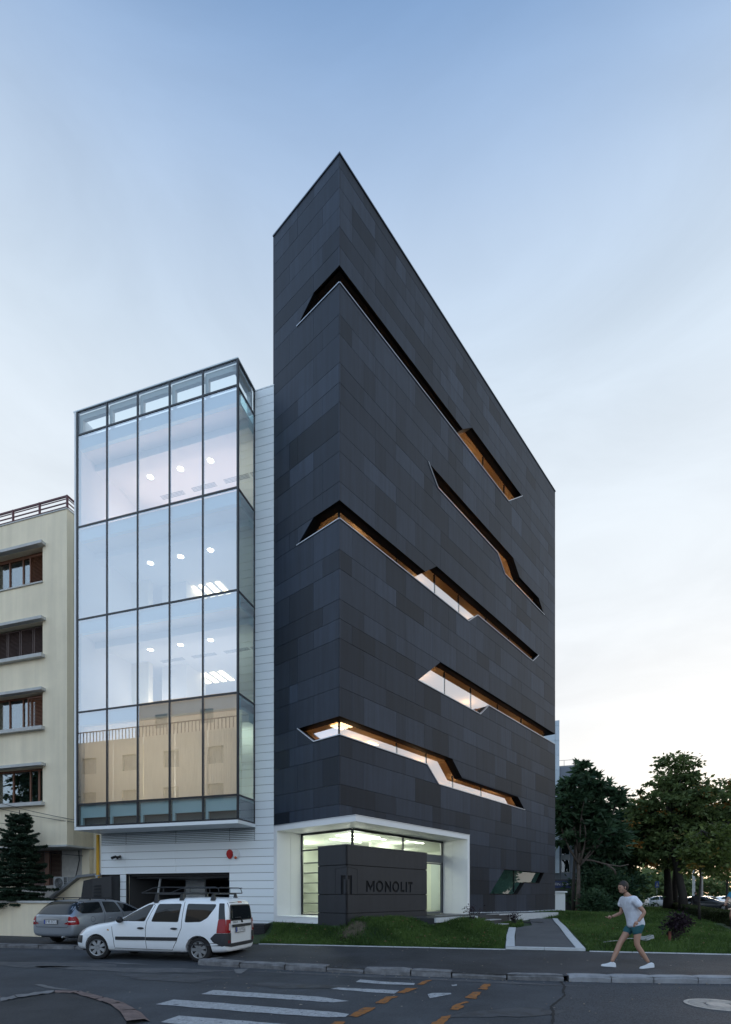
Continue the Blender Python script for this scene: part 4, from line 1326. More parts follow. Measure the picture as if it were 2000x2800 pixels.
# interiors of the four office floors
M_CEIL = mat('office_ceiling', (0.80, 0.76, 0.73), .9)
M_BLIND = blind_mat('cream_blind', (0.80, 0.71, 0.60))
M_DIFF = mat('slot_diffuser', (0.12, 0.12, 0.13), .6)
floors = [(5.04, 8.46), (8.46, 11.90), (11.90, 15.34), (15.34, 18.76)]
M_SHADOWBOX = mat('spandrel_panel', (0.60, 0.76, 0.80), .5)
for fi, (z0, z1) in enumerate(floors):
    zc = z1 - .46
    fl_ = bpy.data.objects.new('office_floor', None); COL.objects.link(fl_); fl_.parent = wing; WORLD[fl_] = WH.copy()
    mb = MB(); mb.box(BX[0] + .02, BX[5] - .03, BY + .15, 6.0, z0 - .10, z0 + .02); part('floor_slab', mb, M_CEIL, fl_)
    mb = MB(); mb.box(BX[0] + .02, BX[5] - .03, BY + .25, 6.0, zc, zc + .1); part('ceiling', mb, M_CEIL, fl_)
    mb = MB(); mb.box(BX[0] + .02, BX[5] - .03, 6.0, 6.1, z0, z1); part('back_wall', mb, M_CEIL, fl_)
    mb = MB(); mb.box(BX[0] - .02, BX[0] + .02, BY + .15, 6.0, z0, z1 - .1); part('side_wall', mb, M_CEIL, fl_)
    mb = MB(); mb.box(BX[5] - .03, BX[5] + .1, .25, 6.0, z0, z1 - .1); part('side_wall', mb, M_CEIL, fl_)
    mb = MB(); mb.box(BX[0] + .02, BX[5] - .02, BY + .10, BY + .24, zc, z1 - .04); part('slab_edge', mb, M_SPAN, fl_)
    mb = MB(); mb.box(BX[0] + .02, BX[5] - .04, -.35, .2, zc - .26, zc - .002); part('beam', mb, M_CEIL, fl_)
    mb = MB(); mb.box(BX[1] - .25, BX[1] + .95, 2.2, 3.6, z0, zc - .001); part('column', mb, M_CEIL, fl_)
    for x in (-5.8, -4.4, -3.06):
        mb = MB(); mb.lathe([(.0001, zc - .012), (.11, zc - .012), (.11, zc)], 16, Matrix.Translation((x, .75, 0))); part('downlight', mb, M_DOWNLAMP, fl_)
    if fi in (3, 1):
        for x in (-6.1, -4.6, -3.1, -1.9):
            mb = MB()
            for q in range(4): mb.box(x, x + 1.1, 1.7 + q * .06, 1.73 + q * .06, zc - .006, zc - .001)
            part('air_diffuser', mb, M_DIFF, fl_)
    if fi in (1, 2):
        for q in range(4):
            mb = MB(); xq = [0, -5.55, -5.25][fi] + q * .40; yq = [0, 3.3, 2.6][fi]; mb.box(xq, xq + .20, yq, yq + 1.0, zc - .03, zc - .002); part('ceiling_light', mb, M_WARMLAMP, fl_)
    if fi == 0:
        for k in range(5):
            mb = MB(); a, b = BX[k] + .01, BX[k + 1] - .01
            n_ = 40
            pts = [(a + (b - a) * q / n_, BY + .32 + (.02 if q % 2 else -.02)) for q in range(n_ + 1)]
            mb.add([(x, y, z) for z in (z0 + .05, zc) for x, y in pts], [(q, q + 1, n_ + 2 + q, n_ + 1 + q) for q in range(n_)])
            part('vertical_blind', mb, M_BLIND, fl_)
    col_ = [(1.0, .84, .70), (1.0, .80, .70), (1.0, .92, .90), (1.0, .66, .56)][fi]
    en = [58, 17, 3, 40][fi]
    for x in (-6.3, -4.3, -2.2):
        lamp('office_lamp', WH, (x, 1.5, z0 + 1.3), en, col_, .5, 'POINT')
# shadow-box band at the foot of the glass
for k in range(5):
    mb = MB(); a, b = BX[k] + .03, BX[k + 1] - .03
    mb.box(a, b, BY + .12, BY + .2, 4.55, 5.0); mb.box(a, a + .1, BY + .12, BY + .2, 4.27, 4.55)
    part('spandrel_panel', mb, M_SHADOWBOX, box, WH)
mb = MB(); mb.box(BX[0] + .02, BX[5] - .05, BY + .3, -.04, 4.2, 4.95); part('plenum', mb, mat('dim_plenum', (.10, .11, .115), .8), box, WH)

# things on the wing's wall
cm = thing('security_camera', 'small black twin security camera on the white boards left of the garage', 'camera', WH @ Matrix.Translation((-6.62, -.02, 3.12)))
mb = MB(); mb.tube([(0, .02, .05), (0, -.1, .03)], .025); mb.tube([(-.12, -.08, .02), (.14, -.08, .06)], .028); part('bracket', mb, M_BLACK, cm, smooth=True)
for s in (-1, 1):
    mb = MB(); mb.tube([(s * .1, -.06, .05), (s * .13, -.24, -.02)], [.05, .055], 12); part('camera_head', mb, M_BLACK, cm, smooth=True, sharp=40)
al = thing('alarm_sounder', 'red and white rounded alarm sounders side by side on the white boards', 'alarm', WH @ Matrix.Translation((-1.62, -.005, 3.15)))
def shield(cx, m, nm):
    mb = MB()
    pts = []
    for k in range(20):
        a = 2 * math.pi * k / 20
        y = math.sin(a) * .17; x = math.cos(a) * .125 * (1 - .25 * (y < 0) * abs(y) / .17)
        pts.append((cx + x, y))
    mb.prism(pts, lambda p, h: (p[0], -h, p[1]), 0, .06)
    mb.prism([(cx + (p[0] - cx) * .75, p[1] * .8) for p in pts], lambda p, h: (p[0], -h, p[1]), .06, .085)
    part(nm, mb, m, al)
shield(-.13, M_RED, 'siren_cover'); shield(.14, M_WHITEPL, 'siren_cover')
mb = MB(); mb.ball((.14, -.085, -.13), .05, 10, 6); part('strobe', mb, mat('orange_strobe', (.6, .12, .03), .3), al)

pp_ = thing('drain_pipe', 'yellow painted pipe running down the corner beside the white boards', 'pipe', WH @ Matrix.Translation((-7.62, -.04, 2.1)))
mb = MB(); mb.tube([(-7.62, -.04, 2.0), (-7.62, -.04, 4.05)], .062, 14); part('pipe', mb, M_YELLOW, pp_, WH, smooth=True, sharp=40)
mb = MB(); mb.box(-7.70, -7.55, -.11, .02, 2.42, 2.47); mb.box(-7.66, -7.58, -.12, -.08, 2.3, 2.44); part('clamp', mb, M_GREY, pp_, WH)

# black angular ventilation hood left of the garage
vh = thing('ventilation_hood', 'black angular ventilation hood with louvres standing left of the garage', 'vent', WH @ Matrix.Translation((-7.2, -.4, .1)))
mb = MB()
prof = [(-7.75, .1), (-6.62, .1), (-6.62, 2.42), (-7.1, 2.42), (-7.55, 2.2)]
mb.prism([(-8.0, .1), (-7.28, .1), (-7.18, 2.30), (-7.62, 2.22)], lambda p, h: (p[0], h, p[1]), -.75, .02)
part('hood_front', mb, M_BLACKMET, vh, WH)
mb = MB(); mb.add([(-7.28, -.75, .1), (-6.62, -.42, .1), (-6.62, -.42, 2.40), (-7.18, -.75, 2.30), (-7.28, .02, .1), (-6.62, .02, .1), (-6.62, .02, 2.40), (-7.18, .02, 2.40)], [(0, 1, 2, 3), (5, 4, 7, 6), (3, 2, 6, 7), (1, 5, 6, 2)]); part('hood_side', mb, M_BLACKMET, vh, WH)
for k in range(14):
    z = .5 + k * .12
    mb = MB(); mb.add([(-7.16, -.715, z), (-6.92, -.60, z), (-6.92, -.635, z - .07), (-7.16, -.75, z - .07)], [(0, 1, 2, 3), (3, 2, 1, 0)]); part('louvre', mb, M_BLACK, vh, WH)
# louvred black box at the foot of the white strip
lb = thing('louvred_box', 'low black louvred vent box on the ground beside the tower base', 'vent', WH @ Matrix.Translation((-.55, -.35, .12)))
mb = MB(); mb.box(-.82, -.05, -.60, -.02, .1, .12 + .56); part('casing', mb, M_BLACKMET, lb, WH)
for k in range(8):
    mb = MB(); z = .18 + k * .06; mb.box(-.44, -.08, -.625, -.60, z, z + .035); part('louvre', mb, mat('louvre_dark', (.03, .032, .036), .5) if k == 0 else bpy.data.materials['louvre_dark'], lb, WH)

# ------------------------------------------------------------------ cream apartment house on the left
cream = thing('apartment_house', 'old cream rendered apartment house with brown shuttered windows', 'building', WH @ Matrix.Translation((-14, 2, 0)))
CXR = -9.45; CY0 = 0.24
CT = 17.45
WROWS = [(14.72, 16.15, 'A'), (11.68, 13.05, 'B'), (8.68, 10.12, 'C'), (5.55, 7.02, 'D')]
WX = (-13.6, -10.72)
mb = MB()
slab_cut(mb, [(-32, 3.74), (CXR - .0, 3.74), (CXR - .0, CT), (-32, CT)], [[(WX[0] - o, z0), (WX[1] - o, z0), (WX[1] - o, z1), (WX[0] - o, z1)] for z0, z1, _ in WROWS for o in (0, 6.2, 12.4)],
         lambda p, h: (p[0], h, p[1]), CY0, CY0 + .32)
part('front_wall', mb, M_CREAM, cream, WH)
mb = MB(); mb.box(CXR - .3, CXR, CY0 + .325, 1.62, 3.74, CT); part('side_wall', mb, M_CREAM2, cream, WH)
mb = MB(); mb.box(CXR - .36, -6.6, 1.625, 1.9, 0, CT - .2); part('rear_wall', mb, M_CREAM, cream, WH)
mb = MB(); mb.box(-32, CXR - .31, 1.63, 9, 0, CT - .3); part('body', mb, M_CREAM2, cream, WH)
mb = MB(); mb.box(-32, CXR + .05, CY0 - .06, 1.66, 3.66, 3.735); part('overhang_slab', mb, M_CONC, cream, WH)
mb = MB(); mb.box(-32, CXR + .02, CY0 - .03, 9, CT, CT + .05); part('roof_edge', mb, M_CONC, cream, WH)
# roof railing
rl = bpy.data.objects.new('roof_railing', None); COL.objects.link(rl); rl.parent = cream; WORLD[rl] = WORLD[cream].copy()
zr = CT + .05
mb = MB()
for z, t in [(zr + .52, .03), (zr + .40, .014), (zr + .24, .018), (zr + .08, .014)]:
    mb.box(-32, CXR, CY0 + .02, CY0 + .02 + 2 * t, z - t, z + t); mb.box(CXR - 2 * t, CXR, CY0 + .03 + 2 * t, 5, z - t, z + t)
part('rails', mb, M_RAIL, rl, WH)
for k in range(8):
    mb = MB(); x = CXR - .03 - k * 1.45; mb.box(x - .03, x + .03, CY0 + .01, CY0 + .08, zr, zr + .55); part('post', mb, M_RAIL, rl, WH)
for y in (1.6, 3.1):
    mb = MB(); mb.box(CXR - .065, CXR - .005, y, y + .06, zr, zr + .55); part('post', mb, M_RAIL, rl, WH)
wr = random.Random(9)
def shutter(root, x0, x1, z0, z1, y, m):
    sh = MB(); sh.box(x0, x0 + .05, y, y + .045, z0, z1); sh.box(x1 - .05, x1, y, y + .045, z0, z1); sh.box(x0 + .05, x1 - .05, y, y + .045, z1 - .05, z1); sh.box(x0 + .05, x1 - .05, y, y + .045, z0, z0 + .05)
    n_ = int((z1 - z0 - .1) / .055)
    for k in range(n_):
        z = z0 + .05 + (k + .1) * (z1 - z0 - .1) / n_
        sh.add([(x0 + .05, y + .008, z), (x1 - .05, y + .008, z), (x1 - .05, y + .036, z + .045), (x0 + .05, y + .036, z + .045)], [(0, 1, 2, 3)])
    part('shutter', sh, m, root, WH)
for (z0, z1, kind) in WROWS:
    for o in (0, 6.2):
        a, b = WX[0] - o, WX[1] - o
        if o and kind == 'D': pass
        w = bpy.data.objects.new('window', None); COL.objects.link(w); w.parent = cream; WORLD[w] = WORLD[cream].copy()
        yb = CY0 + .30
        mb = MB(); mb.box(a - .2, b + .17, CY0 - .22, CY0 - .002, z1 + .015, z1 + .13); part('hood_slab', mb, M_CONC, w, WH)
        mb = MB()
        if kind == 'A': mb.box(a - .05, b + .02, CY0 - .05, CY0 - .002, z0 - .06, z0 - .005)
        else: mb.box(a - .1, b + .12, CY0 - .18, CY0 - .002, z0 - .15, z0 - .005)
        part('sill', mb, M_CONC, w, WH)
        wm = M_WOODDK if kind == 'B' else M_WOOD
        if kind == 'B':
            for k in range(4): shutter(w, a + (b - a) * k / 4 + .02, a + (b - a) * (k + 1) / 4 - .02, z0, z1 - .06, yb - .09, wm)
        else:
            g_ = .62
            xg1 = b - (.95 if kind in 'AC' else .45)
            if kind in 'AC': shutter(w, b - .92, b - .02, z0 + .02, z1 - .12, yb - .11 - (.1 if kind == 'C' else 0), wm)
            fm = MB(); zt = z1 - .14 if kind == 'A' else z1 - .08
            fm.box(a, b, yb - .05, yb, zt, z1); fm.box(a, b, yb - .05, yb, z0, z0 + .06)
            for x in ([a, a + .75, a + 1.5, b - .92] if kind in 'AC' else [a, a + .95, a + 1.9, b - .52, b - .06]): fm.box(x, x + .06 if x != b - .52 else x + .09, yb - .055, yb, z0 + .06, zt)
            part('frame', fm, wm, w, WH)
            gm = MB(); gm.box(a + .06, b, yb - .02, yb - .012, z0 + .06, zt); part('pane', gm, glass_mat('house_pane', (.65, .72, .70), .16) if 'house_pane' not in bpy.data.materials else bpy.data.materials['house_pane'], w, WH)
            cu = MB(); n_ = 46
            xa, xb = (a + .05, b - .05)
            pts = [(xa + (xb - xa) * q / n_, yb + .14 + .03 * math.sin(q * 1.9)) for q in range(n_ + 1)]
            cu.add([(x, y, z) for z in (z0, z1) for x, y in pts], [(q, q + 1, n_ + 2 + q, n_ + 1 + q) for q in range(n_) if not (12 < q < 17)])
            part('curtain', cu, M_CURTAIN, w, WH)
        bx = MB(); room(bx, a - .02, b + .02, yb + .02, yb + 1.0, z0 - .02, z1 + .02); part('room_lining', bx, M_WOODDK, w, WH)
# stone clad ground floor under the overhang
for i, (z0, z1) in enumerate([(3.21, 3.66), (2.66, 3.205), (2.115, 2.655), (1.57, 2.11), (1.02, 1.565), (.48, 1.015)]):
    for (a, b) in [(-11.05, -9.86)] + ([(-12.3, -11.06), (-13.6, -12.31)] if i >= 3 else []):
        mb = MB(); mb.box(a, b, 1.50, 1.60, z0, z1); part('marble_slab', mb, M_MARBLE, cream, WH)
mb = MB(); mb.box(-9.85, CXR - .0, 1.40, 1.615, 0, 3.655); part('pilaster', mb, M_CREAM, cream, WH)
w = bpy.data.objects.new('ground_window', None); COL.objects.link(w); w.parent = cream; WORLD[w] = WORLD[cream].copy()
shutter(w, -11.75, -11.1, 2.12, 3.64, 1.52, M_WOODDK); 
fm = MB(); fm.box(-12.0, -11.76, 1.50, 1.6, 2.12, 3.64); fm.box(-13.2, -11.76, 1.50, 1.6, 2.08, 2.12); part('frame', fm, M_WOOD, w, WH); shutter(w, -12.9, -12.02, 2.12, 3.64, 1.52, M_WOODDK)
# sloping stair parapet
mb = MB(); mb.prism([(-11.2, .1), (-8.0, .1), (-8.0, 2.5), (-9.2, 2.42), (-10.75, 1.45), (-11.2, 1.2)], lambda p, h: (p[0], h, p[1]), .75, 1.0)
sp = thing('stair_parapet', 'sloping cream stair parapet with a grey cap behind the silver car', 'parapet', WH @ Matrix.Translation((-9.6, .87, .1)))
part('parapet_wall', mb, M_CREAM, sp, WH)
mb = MB(); mb.prism([(-10.9, 1.36), (-9.25, 2.40), (-8.0, 2.5), (-8.0, 2.58), (-9.28, 2.5), (-10.95, 1.46)], lambda p, h: (p[0], h, p[1]), .55, 1.12); part('cap', mb, mat('slate_grey_cap', (.22, .235, .25), .6), sp, WH)
# garden wall
gw = thing('garden_wall', 'low cream garden wall with a grey cap behind the silver car', 'wall', WH @ Matrix.Translation((-14, -1.4, .1)))
mb = MB(); mb.box(-30, -8.35, -1.4, -1.15, .1, 1.38); part('wall', mb, M_CREAM, gw, WH)
mb = MB(); mb.box(-30, -8.3, -1.46, -1.09, 1.382, 1.46); part('cap', mb, M_CONC, gw, WH)
# outdoor air conditioning unit
ac = thing('air_conditioner', 'white outdoor air conditioner unit hung on the marble wall', 'air conditioner', WH @ Matrix.Translation((-10.75, 1.3, 1.93)))
M_ACW = mat('ac_white', (.50, .53, .55), .5)
mb = MB(); mb.box(-.38, .38, -.16, .15, 0, .54); part('casing', mb, M_ACW, ac)
mb = MB(); mb.lathe([(.0001, 0), (.205, 0), (.215, .012), (.225, 0)], 26, Matrix.Translation((-.1, -.162, .27)) @ Matrix.Rotation(R(90), 4, 'X')); part('fan_grille', mb, mat('grille_dark', (.05, .06, .06), .6), ac)
for k in range(6):
    mb = MB(); mb.lathe([(.03 + k * .033, 0), (.035 + k * .033, .012), (.04 + k * .033, 0)], 24, Matrix.Translation((-.1, -.166, .27)) @ Matrix.Rotation(R(90), 4, 'X')); part('grille_ring', mb, M_ACW, ac)
for k in range(6):
    for q in range(2):
        mb = MB(); mb.box(.19 + q * .085, .26 + q * .085, -.168, -.161, .05 + k * .08, .11 + k * .08); part('vent_slot', mb, M_BLACK, ac)
for s in (-.28, .28):
    mb = MB(); mb.box(s - .02, s + .02, -.2, .2, -.04, -.002); part('bracket', mb, M_GREY, ac)

# overhead cables, each hanging between two real fixings
def cable(p, q, sag, label, r_=.012, n=14):
    P = WH @ Vector(p); Q = WH @ Vector(q)
    pts = [P + (Q - P) * (k / n) + Vector((0, 0, -sag * 4 * (k / n) * (1 - k / n))) for k in range(n + 1)]
    mb = MB(); mb.tube(pts, r_, 6)
    solo('cable', mb, M_BLACK, label, 'cable', smooth=True, group='overhead cables along the cream house')
CABL = ['topmost black cable ending at the left edge of the glass box', 'second black cable just under the topmost, ending at the glass box edge', 'steep black cable crossing below the lowest cream window sill to the wall corner',
        'short black cable ending at the overhang slab left of the corner', 'lowest black cable ending under the overhang by the marble wall', 'black cable behind the spruce top ending on the cream side wall']
for i, (p, q, s) in enumerate([((-20, -1.6, 8.6), (-8.35, .4, 4.62), .55), ((-20, -1.6, 7.9), (-8.35, .45, 4.55), .5), ((-20, -1.6, 8.9), (-9.45, 1.2, 4.1), .35),
                               ((-20, -1.8, 5.9), (-10.6, .5, 4.55), .2), ((-20, -1.8, 5.6), (-9.6, 1.2, 3.35), .35), ((-20, -1.8, 6.4), (-9.45, .6, 3.7), .15)]):
    cable(p, q, s, CABL[i])
mb = MB(); mb.tube([WH @ Vector(p) for p in [(-10.0, 1.38, 3.6), (-9.97, 1.38, 3.2), (-10.05, 1.36, 2.8), (-10.2, 1.36, 2.3), (-10.4, 1.34, 1.95)]], .02, 6)
solo('cable', mb, M_BLACK, 'loose black cable running down the marble wall to the air conditioner', 'cable', smooth=True)
mb = MB(); mb.tube([WH @ Vector(p) for p in [(-12.0, -1.42, 2.0), (-11.93, -1.47, 1.46), (-11.93, -1.48, 1.1), (-12.1, -1.46, .7), (-12.3, -1.43, .3)]], .014, 6)
solo('cable', mb, M_BLACK, 'loose black cable hanging over the garden wall', 'cable', smooth=True)
# gas pipe stub by the garden wall
gp = thing('gas_pipe', 'yellow elbowed gas pipe stub by the garden wall', 'pipe', WH @ Matrix.Translation((-11.75, -1.55, .1)))
mb = MB(); mb.tube([(0, 0, .0), (0, 0, .35)], .055, 12); part('sleeve', mb, M_GREY, gp, smooth=True, sharp=40)
mb = MB(); mb.tube([(0, 0, .35), (0, 0, .62), (.04, 0, .68), (.2, 0, .70)], .04, 12); part('elbow', mb, M_YELLOW, gp, smooth=True, sharp=50)

# ------------------------------------------------------------------ houses across the street (mirrored in the panes)
M_CURT2 = mat('curtained_window', (.34, .33, .30), .2, noise=(2, .25))
def plain_block(name, label, x0, x1, y0, y1, H, m, rows, cols, ww, wh, rail=True):
    root = thing(name, label, 'building', WH @ Matrix.Translation(((x0 + x1) / 2, (y0 + y1) / 2, 0)))
    mb = MB(); holes = []
    for r_ in range(rows):
        for c in range(cols):
            cx = x0 + (x1 - x0) * (c + .5) / cols; z = 2.2 + (H - 3.0) * (r_ + .35) / rows
            holes.append([(cx - ww / 2, z), (cx + ww / 2, z), (cx + ww / 2, z + wh), (cx - ww / 2, z + wh)])
    slab_cut(mb, [(x0, 0), (x1, 0), (x1, H), (x0, H)], holes, lambda p, h: (p[0], h, p[1]), y1, y1 - .3)
    part('facade', mb, m, root, WH)
    mb = MB(); mb.box(x0, x1, y0, y1 - .31, 0, H - .05); part('body', mb, m, root, WH)
    for h in holes:
        mb = MB(); mb.box(h[0][0], h[1][0], y1 - .25, y1 - .2, h[0][1], h[2][1]); part('window', mb, M_CURT2, root, WH)
    if rail:
        mb = MB()
        for k in range(int((x1 - x0) / .35)): mb.box(x0 + k * .35, x0 + k * .35 + .05, y1 - .1, y1 - .05, H, H + .9)
        mb.box(x0, x1, y1 - .12, y1 - .03, H + .9, H + .96); part('roof_railing', mb, M_RAIL, root, WH)
    return root
M_PEACH = mat('peach_render', (.76, .67, .56), .85, noise=(.6, .06))
plain_block('apartment_house', 'peach rendered house across the street, mirrored in the glass box', -30.5, -13.5, -34, -23, 15.2, M_PEACH, 4, 4, 1.5, 1.4)
plain_block('apartment_house', 'taller peach house stepping up behind, mirrored in the glass box', -32.5, -9.5, -45, -34.2, 23.0, M_PEACH, 6, 4, 1.6, 1.5, False)
# ------------------------------------------------------------------ vehicles
M_RUBBER = mat('tyre_rubber', (0.014, 0.014, 0.015), 0.85)
M_HUB = mat('silver_hub', (0.36, 0.38, 0.40), 0.35, metal=0.7)
M_CARBLACK = mat('car_black_plastic', (0.022, 0.025, 0.030), 0.55)
M_CARGLASS = mat('car_glass', (0.008, 0.011, 0.013), 0.05, spec=0.45)
M_SEAM = mat('panel_gap', (0.02, 0.022, 0.025), 0.8)
M_TAIL = mat('tail_light_red', (0.26, 0.004, 0.010), 0.2, spec=0.35)
M_TAILCLEAR = mat('tail_light_clear', (0.60, 0.55, 0.55), 0.1, spec=0.8)
M_PLATE = mat('plate_white', (0.66, 0.68, 0.70), 0.4)
M_PLATEBLUE = mat('plate_blue', (0.02, 0.06, 0.35), 0.4)
M_INK = mat('plate_ink', (0.012, 0.012, 0.013), 0.5)
M_CARWHITE = mat('white_car_paint', (0.79, 0.83, 0.86), 0.28, coat=0.6, noise=(2.5, 0.03))
M_CARSILVER = mat('silver_car_paint', (0.33, 0.36, 0.40), 0.32, metal=0.55, coat=0.5)

def car_body_mesh(st, levels=2, arches=(), arch_r=0.36):
    """loft of rings along x; st rows: x, zb, wm(max half width), zbelt, wb, wt, ztop -> evaluated mesh with wheel arches cut"""
    rings = []
    for (x, zb, wm, zbelt, wb, wt, zt) in st:
        rs = max(zt - zbelt, 0.03)
        half = [(wm * .80, zb), (wm * .965, zb + .05), (wm, zb + (zbelt - zb) * .38), (wm * .995, zb + (zbelt - zb) * .72), (wb, zbelt),
                (wb + (wt - wb) * .55, zbelt + rs * .52), (wt, zbelt + rs * .86), (wt * .90, zt - rs * .025), (wt * .55, zt + .004)]
        rings.append([(x, y, z) for y, z in half] + [(x, 0, zt + .008)] + [(x, -y, z) for y, z in reversed(half)] + [(x, 0, zb)])
    n = len(rings[0]); V = [p for r_ in rings for p in r_]; F = []
    for i in range(len(rings) - 1):
        for k in range(n):
            F.append((i * n + k, i * n + (k + 1) % n, (i + 1) * n + (k + 1) % n, (i + 1) * n + k))
    h = (n - 2) // 2
    for base, flip in ((0, False), ((len(rings) - 1) * n, True)):
        # end caps as quad strips between left and right sides
        L_ = [base + k for k in range(h)]; Rr = [base + n - 2 - k for k in range(h)]
        cols = [(L_[k], Rr[k]) for k in range(h)]
        ctop, cbot = base + h, base + n - 1
        for k in range(h - 1):
            f = (L_[k], L_[k + 1], Rr[k + 1], Rr[k])
            F.append(f if flip else f[::-1])
        f = (L_[h - 1], ctop, Rr[h - 1]); F.append(f if flip else f[::-1])
        f = (cbot, L_[0], Rr[0]); F.append(f if flip else f[::-1])
    me = bpy.data.meshes.new('body'); me.from_pydata(V, [], F); me.update()
    bm_ = bmesh.new(); bm_.from_mesh(me); bmesh.ops.recalc_face_normals(bm_, faces=bm_.faces); bm_.to_mesh(me); bm_.free()
    o = bpy.data.objects.new('body_tmp', me); COL.objects.link(o)
    md = o.modifiers.new('s', 'SUBSURF'); md.levels = levels; md.render_levels = levels
    tmp = []
    for (ax, az) in arches:
        c = MB()
        prof = [(arch_r, -1.2), (arch_r, 1.2)]
        Mx = Matrix.Translation((ax, 0, az)) @ Matrix.Rotation(R(90), 4, 'X')
        n_ = 40
        for side in (1, -1):
            v = []; 
            for y in (0.50 * side, 1.3 * side):
                v += [(ax + arch_r * math.cos(2 * math.pi * k / n_), y, az + arch_r * math.sin(2 * math.pi * k / n_)) for k in range(n_)]
            f = [tuple(range(n_)), tuple(range(2 * n_ - 1, n_ - 1, -1))] + [(k, n_ + k, n_ + (k + 1) % n_, (k + 1) % n_) for k in range(n_)]
            if side < 0: f = [tuple(reversed(q)) for q in f]
            cm_ = bpy.data.meshes.new('c'); cm_.from_pydata(v, [], f); cm_.update()
            b2 = bmesh.new(); b2.from_mesh(cm_); bmesh.ops.recalc_face_normals(b2, faces=b2.faces); b2.to_mesh(cm_); b2.free()
            co = bpy.data.objects.new('cut_tmp', cm_); COL.objects.link(co); tmp.append(co)
            m2 = o.modifiers.new('b', 'BOOLEAN'); m2.operation = 'DIFFERENCE'; m2.object = co; m2.solver = 'EXACT'
    dg = bpy.context.evaluated_depsgraph_get()
    out_ = bpy.data.meshes.new_from_object(o.evaluated_get(dg))
    for t in tmp + [o]: bpy.data.objects.remove(t)
    return out_

class CarSkin:
    def __init__(s, me):
        s.v = [v.co.copy() for v in me.vertices]
        s.f = [tuple(p.vertices) for p in me.polygons]
        s.bvh = BVHTree.FromPolygons(s.v, s.f)
    def side(s, x, z, sgn, off):
        h = s.bvh.ray_cast(Vector((x, 3 * sgn, z)), Vector((0, -sgn, 0)))
        if h[0] is None: return None
        n_ = h[1]
        if n_.y * sgn < 0: n_ = -n_
        return h[0] + n_ * off
    def rear(s, y, z, off, fwd=False):
        h = s.bvh.ray_cast(Vector((8 if fwd else -8, y, z)), Vector((-1 if fwd else 1, 0, 0)))
        if h[0] is None: return None
        n_ = h[1]
        if (n_.x > 0) != fwd: n_ = -n_
        return h[0] + n_ * off
    def top(s, x, y, off):
        h = s.bvh.ray_cast(Vector((x, y, 5)), Vector((0, 0, -1)))
        if h[0] is None: return None
        return h[0] + h[1] * off

def smooth_poly(poly, rr=.05, n=4):
    out_ = []
    m_ = len(poly)
    for i in range(m_):
        p0, p, p1 = Vector(poly[i - 1]), Vector(poly[i]), Vector(poly[(i + 1) % m_])
        a = (p0 - p); b = (p1 - p)
        ra = min(rr, a.length * .45, b.length * .45)
        A = p + a.normalized() * ra; B = p + b.normalized() * ra
        for k in range(n + 1):
            t = k / n
            q = A * (1 - t) ** 2 + p * 2 * t * (1 - t) + B * t * t
            out_.append((q.x, q.y))
    return out_

def patch(skin, mode, poly, off=.004, rr=.05, step=.09, sgn=1, thick=.012):
    poly = smooth_poly(poly, rr) if rr else list(poly)
    poly = densify(poly, step)
    xs_ = [p[0] for p in poly]; zs_ = [p[1] for p in poly]
    gridp = [(x, z) for x in np.arange(min(xs_) + step * .5, max(xs_), step) for z in np.arange(min(zs_) + step * .5, max(zs_), step) if in_poly(x, z, poly)]
    v2, tr = cdt_cut(poly, [], gridp)
    f3 = {'side': lambda p, o: skin.side(p[0], p[1], sgn, o), 'rear': lambda p, o: skin.rear(p[0], p[1], o), 'front': lambda p, o: skin.rear(p[0], p[1], o, True), 'top': lambda p, o: skin.top(p[0], p[1], o)}[mode]
    pts = [f3(p, off) for p in v2]
    ok = [p is not None for p in pts]
    # keep neighbours' depth where the ray misses
    good = [p for p in pts if p is not None]
    if not good: return MB()
    pts = [p if p is not None else None for p in pts]
    tr = [t for t in tr if all(ok[i] for i in t)]
    pts = [p if p is not None else good[0] for p in pts]
    mb = MB()
    flip = (mode == 'side' and sgn > 0) or (mode == 'rear')
    mb.add(pts, [t[::-1] if flip else t for t in tr])
    return mb

def strip(skin, mode, line, w, off=.003, sgn=1, step=.06):
    """thin ribbon following a line in the view plane"""
    pts = []
    for a, b in zip(line, line[1:]):
        a = Vector(a); b = Vector(b); m_ = max(1, int((b - a).length / step))
        pts += [a + (b - a) * (k / m_) for k in range(m_)]
    pts.append(Vector(line[-1]))
    mb = MB(); V = []; 
    f3 = (lambda p: skin.side(p.x, p.y, sgn, off)) if mode == 'side' else (lambda p: skin.rear(p.x, p.y, off)) if mode == 'rear' else (lambda p: skin.top(p.x, p.y, off))
    rows = []
    for i, p in enumerate(pts):
        t = (pts[min(i + 1, len(pts) - 1)] - pts[max(i - 1, 0)]).normalized(); n_ = Vector((-t.y, t.x)) * (w / 2)
        a, b = f3(p - n_), f3(p + n_)
        rows.append((a, b))
    for (a, b), (c, d_) in zip(rows, rows[1:]):
        if None in (a, b, c, d_): continue
        mb.add([a, b, d_, c], [(0, 1, 2, 3), (3, 2, 1, 0)])
    return mb

